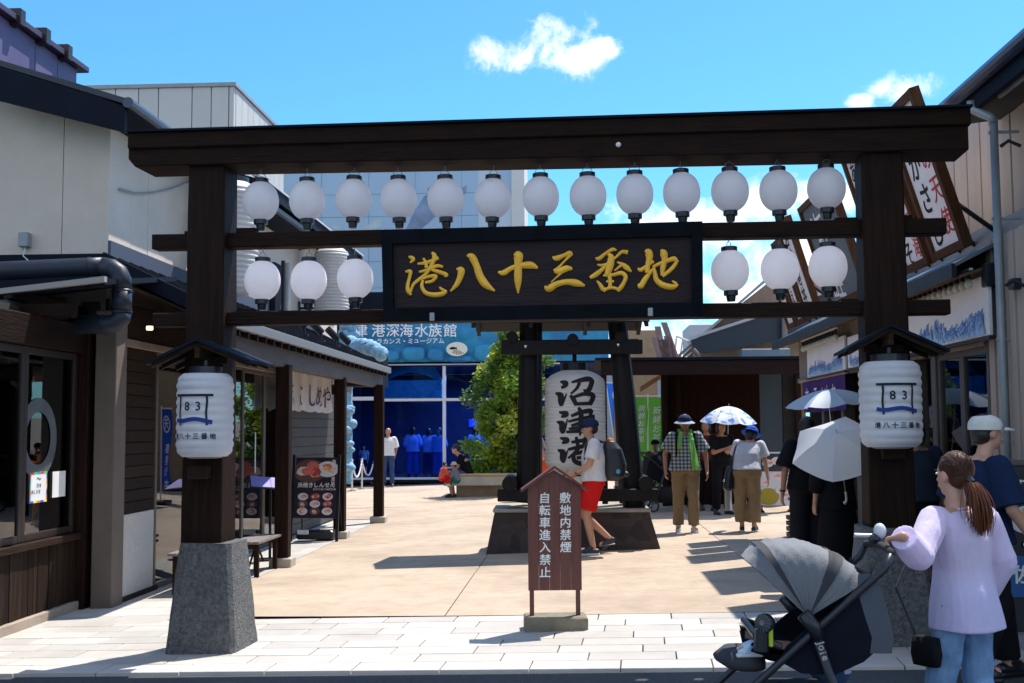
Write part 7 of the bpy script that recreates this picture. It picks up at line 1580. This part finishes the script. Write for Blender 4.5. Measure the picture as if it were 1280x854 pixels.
# ================================================================== STROLLERS
def stroller(label, M, cols):
    """x = towards the pusher is +x, z up, y across"""
    o = empty('stroller', M @ Vector((0, 0, 0)), label, 'stroller')
    fr = blackp
    def add(nm, b, m, sm=False): return b.build(nm, m, o, smooth=sm)
    HW = .235
    for s_ in (-1, 1):
        y = HW * s_
        b = MB(M); b.tube([(.345, y * .95, 1.045), (.315, y, .985), (.20, y, .886), (0, y, .71), (-.30, y, .443), (-.50, y, .26), (-.57, y, .17)], [.016] * 7, 12); add('push_frame', b, fr, True)
        b = MB(M); b.tube([(.005, y * 1.04, .76), (.107, y * 1.04, .443), (.20, y * 1.02, .15)], [.024, .020, .016], 12); add('rear_leg', b, fr, True)
        b = MB(M); b.tube([(-.03, y * 1.05, .80), (.01, y * 1.06, .75), (.03, y * 1.05, .70)], .030, 12); add('hinge_cover', b, fr, True)
        for (cx, r_) in ((-.58, .085), (.23, .105)):
            w_ = MB(M @ Matrix.Translation((cx, y * 1.02, r_)) @ Matrix.Rotation(R(90), 4, 'X')); w_.lathe([(r_ * .72, -.022), (r_ * .95, -.022), (r_, -.012), (r_, .012), (r_ * .95, .022), (r_ * .72, .022), (r_ * .70, 0), (r_ * .72, -.022)], n=28, caps=False); wo = add('wheel', w_, mat('tyre', (.02, .02, .02), rough=.8), True)
            w_ = MB(M @ Matrix.Translation((cx, y * 1.02, r_)) @ Matrix.Rotation(R(90), 4, 'X')); w_.lathe([(.02, -.02), (.02, .02)], n=12)
            for q in range(6): t = q * math.pi / 3; w_.tube([(0, 0, 0), (r_ * .75 * math.cos(t), r_ * .75 * math.sin(t), 0)], .008, 6)
            w_.lathe([(r_ * .62, -.012), (r_ * .74, -.014), (r_ * .74, .014), (r_ * .62, .012)], n=24, caps=False); w_.build('rim', mat('rim_grey', (.25, .26, .28), rough=.4), wo)
    b = MB(M); b.tube([(.345, -HW * .95, 1.045), (.362, -HW * .6, 1.055), (.366, 0, 1.057), (.362, HW * .6, 1.055), (.345, HW * .95, 1.045)], .017, 12); add('handlebar', b, mat('foam_grip', (.02, .02, .022), rough=.9, bump=.3, bscale=200), True)
    b = MB(M); b.tube([(-.36, -HW, .39), (-.36, HW, .39)], .012, 8); b.tube([(.15, -HW, .32), (.15, HW, .32)], .012, 8); add('cross_bar', b, fr)
    seat = mat('seat_navy', (.006, .007, .014), rough=.9, spec=.15, var=.3, bump=.2, bscale=150)
    prof = [(-.24, .60), (-.14, .575), (.02, .555), (.10, .565), (.17, .63), (.225, .78), (.27, .91)]
    rows = [[(x, y, z + (.0 if abs(y) < .2 else .05)) for y in (-.225, -.21, -.1, 0, .1, .21, .225)] for x, z in prof]
    b = MB(M); b.grid(rows); b.grid([[(p_[0], p_[1], p_[2] + .025) for p_ in r_] for r_ in rows]); add('seat', b, seat, True)
    for s_ in (-1, 1):
        b = MB(M); y = .222 * s_; pl = [(-.03, .72), (.1, .805), (.22, .905), (.275, .935), (.285, .80), (.295, .665), (.22, .60), (.10, .545), (-.04, .55), (-.13, .60), (-.10, .66)]
        b.prism([(x, y - .004, z) for x, z in pl], (0, .008, 0)); add('side_panel', b, seat)
    cg = cols[0]; CC = Vector((-.005, 0, .785))
    def arc(ang, r0):
        pts = []
        for i in range(17):
            t = math.pi * i / 16; y = -.235 * math.copysign(abs(math.cos(t)) ** .5, math.cos(t)); r_ = (math.sin(t)) ** .5; pts.append(CC + Vector((math.cos(ang) * r0 * r_, y, math.sin(ang) * r0 * r_)))
        return pts
    hoops = [(137, .325), (124, .340), (112, .322), (98, .304), (82, .294), (64, .290), (54, .295), (42, .300), (30, .300)]
    fine = []; n = 6
    for i in range(len(hoops) - 1):
        for q in range(n):
            t = q / n; a = hoops[i]; c_ = hoops[i + 1]; k = 1 - (.02 if i not in (2, 3) else .006) * math.sin(math.pi * t); fine.append((arc(R(a[0] * (1 - t) + c_[0] * t), (a[1] * (1 - t) + c_[1] * t) * k), i + t))
    fine.append((arc(R(hoops[-1][0]), hoops[-1][1]), len(hoops) - 1))
    segs = {'canopy_brim': (0, 1, cg), 'canopy_band': (1.0, 1.5, cols[1]), 'canopy_panel': (1.5, 4.83, cg), 'canopy_band2': (4.83, 6.0, cols[1]), 'canopy_panel2': (6.0, 8.0, cg)}
    for nm, (a, c_, m_) in segs.items():
        rr = [h_ for h_, t in fine if a - .02 <= t <= c_ + .02]; b = MB(M); b.grid([[Vector(p_) + (Vector(p_) - CC).normalized() * (.0035 * math.sin(k * 1.3 + i * 1.9) * (1 if m_ is cg else 0) + (.003 if m_ is not cg else 0)) for i, p_ in enumerate(r_)] for k, r_ in enumerate(rr)]); b.build(nm.rstrip('2'), m_, o, smooth=True)
    b = MB(M); cv = ((.255, .965, .05), (.30, .90, .10), (.325, .80, .10), (.345, .70, .09), (.335, .635, .09)); b.grid([[(x, y, z) for y in (-.225, -.12, 0, .12, .225)] for x, z, wq in cv])
    for s_ in (-1, 1): b.grid([[(x0, s_ * .228, z) for x0 in (x, x - wq)] for x, z, wq in cv])
    add('back_cover', b, cols[2], True)
    b = SH(); b.M = M; b.loft([((-.25, 0, .545), .09, .18), ((-.27, 0, .57), .11, .19), ((-.26, 0, .60), .08, .18)], pw=2.6); add('foot_rest', b, cols[1], True)
    b = SH(); b.M = M; b.loft([((-.06, 0, .16), .18, .18), ((-.04, 0, .28), .22, .205), ((-.02, 0, .44), .17, .21)], pw=4); add('basket', b, mat('basket_mesh', (.012, .012, .015), rough=.9), True)
    b = MB(M); b.tube([(-.12, -.235, .66), (-.22, -.2, .70), (-.22, .2, .70), (-.12, .235, .66)], .016, 10); add('bumper_bar', b, fr)
    b = MB(M); t = MB(); write(t, 'Joie', (0, 0, 0), (1, 0, 0), (0, 1, 0), .042, vertical=False, pitch=.52, off=.012)
    d1 = Vector((.30, 0, -.95)).normalized(); d2 = Vector((.95, 0, .30)).normalized(); O_ = Vector((.030, -.271, .685)); b.add([O_ + d1 * x + d2 * y for x, y, z in t.v], t.f); add('white_logo', b, white)
    return o
SX = P(1000, 765, 5.15); sM = Matrix.Translation((SX.x, 5.15, gz(SX.x) - .035)) @ Matrix.Rotation(R(-4), 4, 'Z')
str_o = stroller('grey hooded black stroller pushed left by the woman in the lilac shirt', sM, (mat('hood_grey', (.125, .132, .145), rough=.8, var=.06, scale=6, bump=.2, bscale=180, sheen=.2), mat('hood_band', (.022, .023, .028), rough=.8), mat('cover_slate', (.06, .07, .09), rough=.8, var=.1)))
fx, fz_ = -.185, .755
f_ = empty('clip_fan', sM @ Vector((fx, -.20, .66)), 'small black clip fan with a yellow green side on the stroller front', 'fan')
FM = sM @ Matrix.Translation((fx, -.22, fz_)) @ Matrix.Rotation(R(-35), 4, 'Z') @ Matrix.Rotation(R(80), 4, 'X')
b = MB(FM); b.lathe([(.038, -.02), (.042, -.008), (.042, .008), (.038, .02), (.014, .024)], n=24); b.build('fan_cage', blackp, f_)
b = MB(FM)
for q in range(14): t = q * math.pi / 7; b.tube([(.011 * math.cos(t), .011 * math.sin(t), .027), (.039 * math.cos(t), .039 * math.sin(t), .022)], .0013, 5)
b.lathe([(.011, .024), (.011, .030)], n=12); b.build('grille', mat('dull_grille', (.12, .12, .13), rough=.5), f_)
b = MB(sM); b.tube([(fx - .01, -.21, .725), (fx - .015, -.21, .64)], .034, 12); b.build('battery_grip', blackp, f_); b = MB(sM); b.bbox(fx + .012, fx + .030, -.245, -.225, .66, .74, .004); b.build('green_label', mat('lime', (.35, .45, .02), rough=.4), f_)
kid = person('toddler lying in the stroller with only a bare leg and pale shoe showing', sM @ Vector((.13, 0, .28)), R(90), .80, J=dict(pel=(0, -.02, .50), che=(0, -.12, .72), nek=(0, -.17, .86), hed=(0, -.17, .98), shL=(-.15, -.12, .84), shR=(.15, -.12, .84), elL=(-.2, -.0, .72), elR=(.2, -.0, .72), wrL=(-.1, .12, .68), wrR=(.1, .12, .68), hpL=(-.08, .02, .48), hpR=(.08, .02, .48), knL=(-.14, .36, .70), knR=(.10, .36, .70), anL=(-.24, .76, .78), anR=(.08, .70, .74)), top=dict(m=cloth('pale_blue', (.35, .42, .55)), sleeve=.7), bottom=dict(kind='shorts', m=DENIM, sit=True, len=.6), shoes=(mat('shoe_sky', (.45, .60, .78), rough=.5), SHW[1]), voxel=.014)
def small_item():
    q = sM @ Vector((.36, .08, 1.10)); o_ = empty('handlebar_bottle', q, 'small pale bottle with a silver clip on the stroller handlebar', 'bottle')
    b = MB(); b.ell(q + Vector((.015, 0, .015)), .028, .028, .036, 14, 10); b.build('bottle', mat('pale_cap', (.55, .58, .60), rough=.25), o_, smooth=True); b = MB(); b.tube([q + Vector((-.10, 0, -.005)), q + Vector((-.02, 0, -.008))], .012, 8); b.build('clip', steel, o_); b = MB(); b.ell(q + Vector((-.012, 0, -.02)), .03, .03, .025, 12, 8); b.build('holder', blackp, o_)
small_item()
# second pushchair in the shade beyond the log frame
g = on(838, 640); stroller('dark pushchair parked in the shade beyond the log frame', Matrix.Translation(g + Vector((-.1, .2, 0))) @ Matrix.Rotation(R(185), 4, 'Z'), (BLACK, blackp, BLACK))

# ================================================================== FOREGROUND WOMAN AND MAN
lil = mat('lilac_cotton', (.80, .72, .95), rough=.9, trans=.42, var=.04, scale=7, sheen=.3, bump=.9, bscale=5.5, stretch=(1.6, 1.6, .8))
dnm = cloth('light_denim', (.16, .27, .44), var=.35, scale=6, bump=.3)
Yw = 5.28; wl = P(1208, 800, Yw); gw = Vector((wl.x, Yw, gz(wl.x) - .03)); WYAW = R(33); WH = 1.43
hw = sM @ Vector((.366, -.10, 1.075)); hl = Matrix.Rotation(-WYAW, 3, 'Z') @ (hw - gw) / (WH / 1.70)
hd_ = (Vector((0, .9, -.25))).normalized(); wrl = hl - hd_ * .095 + Vector((.0, 0, .022)); shl = Vector((-.17, .05, 1.36)); dv_ = wrl - shl; dist = dv_.length
print('arm', dist, tuple(wrl)); ell_w = shl + dv_ * .50 + Vector((-.035, -.02, -.15))
A = person('woman with a brown ponytail in a loose lilac shirt pushing the stroller', gw, WYAW, WH, girth=.80, voxel=.0075, face=True,
    J=dict(pel=(0, 0, .94), che=(0, .02, 1.24), nek=(0, .03, 1.42), hed=(0, .05, 1.585), face=(.10, 1, -.08), shL=tuple(shl), shR=(.17, -.02, 1.36), elL=tuple(ell_w), wrL=tuple(wrl), hnL=tuple(hd_), curlL=1.5, prL=(0, 0, -1), thL=(1, .1, -.2), elR=(.22, -.08, 1.12), wrR=(.20, .05, .90), anL=(-.10, .12, .085), knL=(-.10, .10, .49), anR=(.10, -.10, .085)),
    top=dict(m=lil, sleeve=1.95, g=.94, loose=.030, hem=.17, cuff=1.2, flare=.012, fold=.0055, sm=2, vx=.008), bottom=dict(m=dnm, gm=1.05, loose=.022, len=.97, fold=.006), shoes=SHW, hair=(HAIRB, 'long'))
# hair: strands gathered to a ponytail
HP = A['HP']; rn = random.Random(9); b = MB()
tie = HP(0, -.115, -.035)
for i in range(520):
    th = rn.uniform(-math.pi * 1.02, math.pi * .02) if i % 2 else rn.uniform(-math.pi, math.pi); ph = rn.uniform(-.1, 1.5); sx = math.cos(ph) * math.cos(th); sy = math.cos(ph) * math.sin(th); sz = math.sin(ph)
    if sy > .45 and sz < .55: continue
    s0 = HP(.086 * sx, -.026 + .099 * sy, .036 + .094 * sz); mid = s0 * .55 + tie * .45; c = HP(0, -.02, .03); dd = (mid - c); mid = c + dd.normalized() * max(dd.length, .098 + rn.uniform(0, .003))
    q1 = s0 * .85 + mid * .15; m2 = mid * .4 + tie * .6; dd = m2 - c; m2 = c + dd.normalized() * max(dd.length, .103)
    b.tube([s0, mid, m2, tie + Vector((rn.uniform(-.012, .012), 0, rn.uniform(-.012, .012)))], [.0012, .0022, .002, .0018], 4, caps=False)
child(A, 'hair_strands', b, HAIRB, True)['kind'] = 'stuff'
b = MB()
for i in range(420):
    ox, oz = rn.gauss(0, .013), rn.gauss(0, .010); sp = rn.uniform(.6, 1.7); ln = rn.uniform(.75, 1.05); pts = []
    for k in range(8):
        t = k / 7; pts.append(tie + Vector((ox * (1 + sp * math.sin(t * 2.4) * 1.2) + .03 * t * t + .004 * math.sin(t * 7 + i), -.012 - .055 * math.sin(t * 1.8) * 1.0 + oz * (1 + sp * math.sin(t * 2.2)) + .03 * t * t, -.01 - .275 * ln * t ** 1.1 + .03 * math.sin(t * 3) * .3)))
    b.tube(pts, [.0016, .002, .0022, .0022, .002, .0018, .0013, .0006], 4, caps=False)
child(A, 'ponytail', b, mat('hair_auburn', (.14, .042, .014), spec=.35, rough=.4, var=.4, scale=8, stretch=(9, 9, 1)), True)['kind'] = 'stuff'
b = MB(); b.tube([tie + Vector((0, .012, .014)), tie + Vector((0, -.012, -.012))], .020, 12); child(A, 'hair_tie', b, blackp)
M = pm(A); bg = empty('shoulder_bag', M @ Vector((.18, -.12, .7)), 'black crossbody bag of the woman in the lilac shirt', 'bag')
b = SH(); b.M = M; b.loft([((-.205, .10, .58), .035, .075), ((-.205, .10, .64), .045, .085), ((-.205, .10, .73), .035, .075)], pw=3.5); b.build('bag_body', BLACK, bg, smooth=True)
b = MB(M); b.tube([(.165, -.06, 1.30), (.155, -.05, 1.445), (.14, .05, 1.45), (.10, .16, 1.36), (-.10, .27, 1.15), (-.26, .24, .98), (-.20, .17, .73)], .007, 6); b.build('strap', blackp, bg)

# man in white cap and navy shirt behind her
Ym = 7.0; q = P(1232, 800, Ym); gm = Vector((q.x, Ym, gz(q.x)))
A = person('man in a white cap and navy polo shirt walking right behind the ponytailed woman', gm, R(-78), 1.57, voxel=.010, skin=SK,
    J=dict(hed=(0, .07, 1.585), nek=(0, .03, 1.42), shL=(-.20, .0, 1.38), shR=(.20, .0, 1.38), elR=(.27, .04, 1.10), wrR=(.25, .20, .90), hnR=(.0, .8, -.5), anL=(-.10, .22, .085), knL=(-.10, .18, .49), anR=(.10, -.14, .10), elL=(-.27, -.05, 1.12), wrL=(-.26, .02, .88), face=(0, 1, -.02)),
    top=dict(m=cloth('deep_navy', (.005, .015, .05), var=.15), sleeve=.92, loose=.04, hem=.06, fold=.007), bottom=dict(m=BLACK, loose=.03), shoes=SHB, hat=('cap', cloth('cap_cream', (.62, .61, .56), bump=.05), cloth('cap_cream', (.62, .61, .56))))
b = MB(); b.ell((.25, .30, .84), .035, .05, .045, 12, 8); b.tube([(.25, .12, .88), (.25, .27, .86)], .02, 10); held(A, 'silver_flask', b, steel, 'silver flask in the hand of the man in the white cap', 'flask', smooth=True)

# loose kerb side things: ashtray like dark bin, wheelchair sized clutter near the right shops
for px, lab, col_, hh in ((1185, 'black folding crate leaning by the right shop door', (.02, .02, .025), .5), (1000, 'low dark crate beside the poster stand', (.03, .025, .02), .3)):
    q = YARD @ Vector((2.98, PU(px, 560, 2.98).y, 0)); q.z = gz(q.x); o_ = empty('crate', q, lab, 'crate'); MM = Matrix.Translation(q) @ Matrix.Rotation(-YA, 4, 'Z'); cm_ = mat('crate_%d' % px, col_, rough=.6)
    for k in range(4): b = MB(MM); b.bbox(-.15, .15, -.25, -.235, .01 + k * hh / 4, .01 + (k + .75) * hh / 4, .003); b.bbox(-.15, .15, .235, .25, .01 + k * hh / 4, .01 + (k + .75) * hh / 4, .003); b.bbox(-.165, -.15, -.25, .25, .01 + k * hh / 4, .01 + (k + .75) * hh / 4, .003); b.bbox(.15, .165, -.25, .25, .01 + k * hh / 4, .01 + (k + .75) * hh / 4, .003); b.build('slat', cm_, o_)
    b = MB(MM); b.bbox(-.15, .15, -.235, .235, .0, .012, .003); b.build('base', cm_, o_)
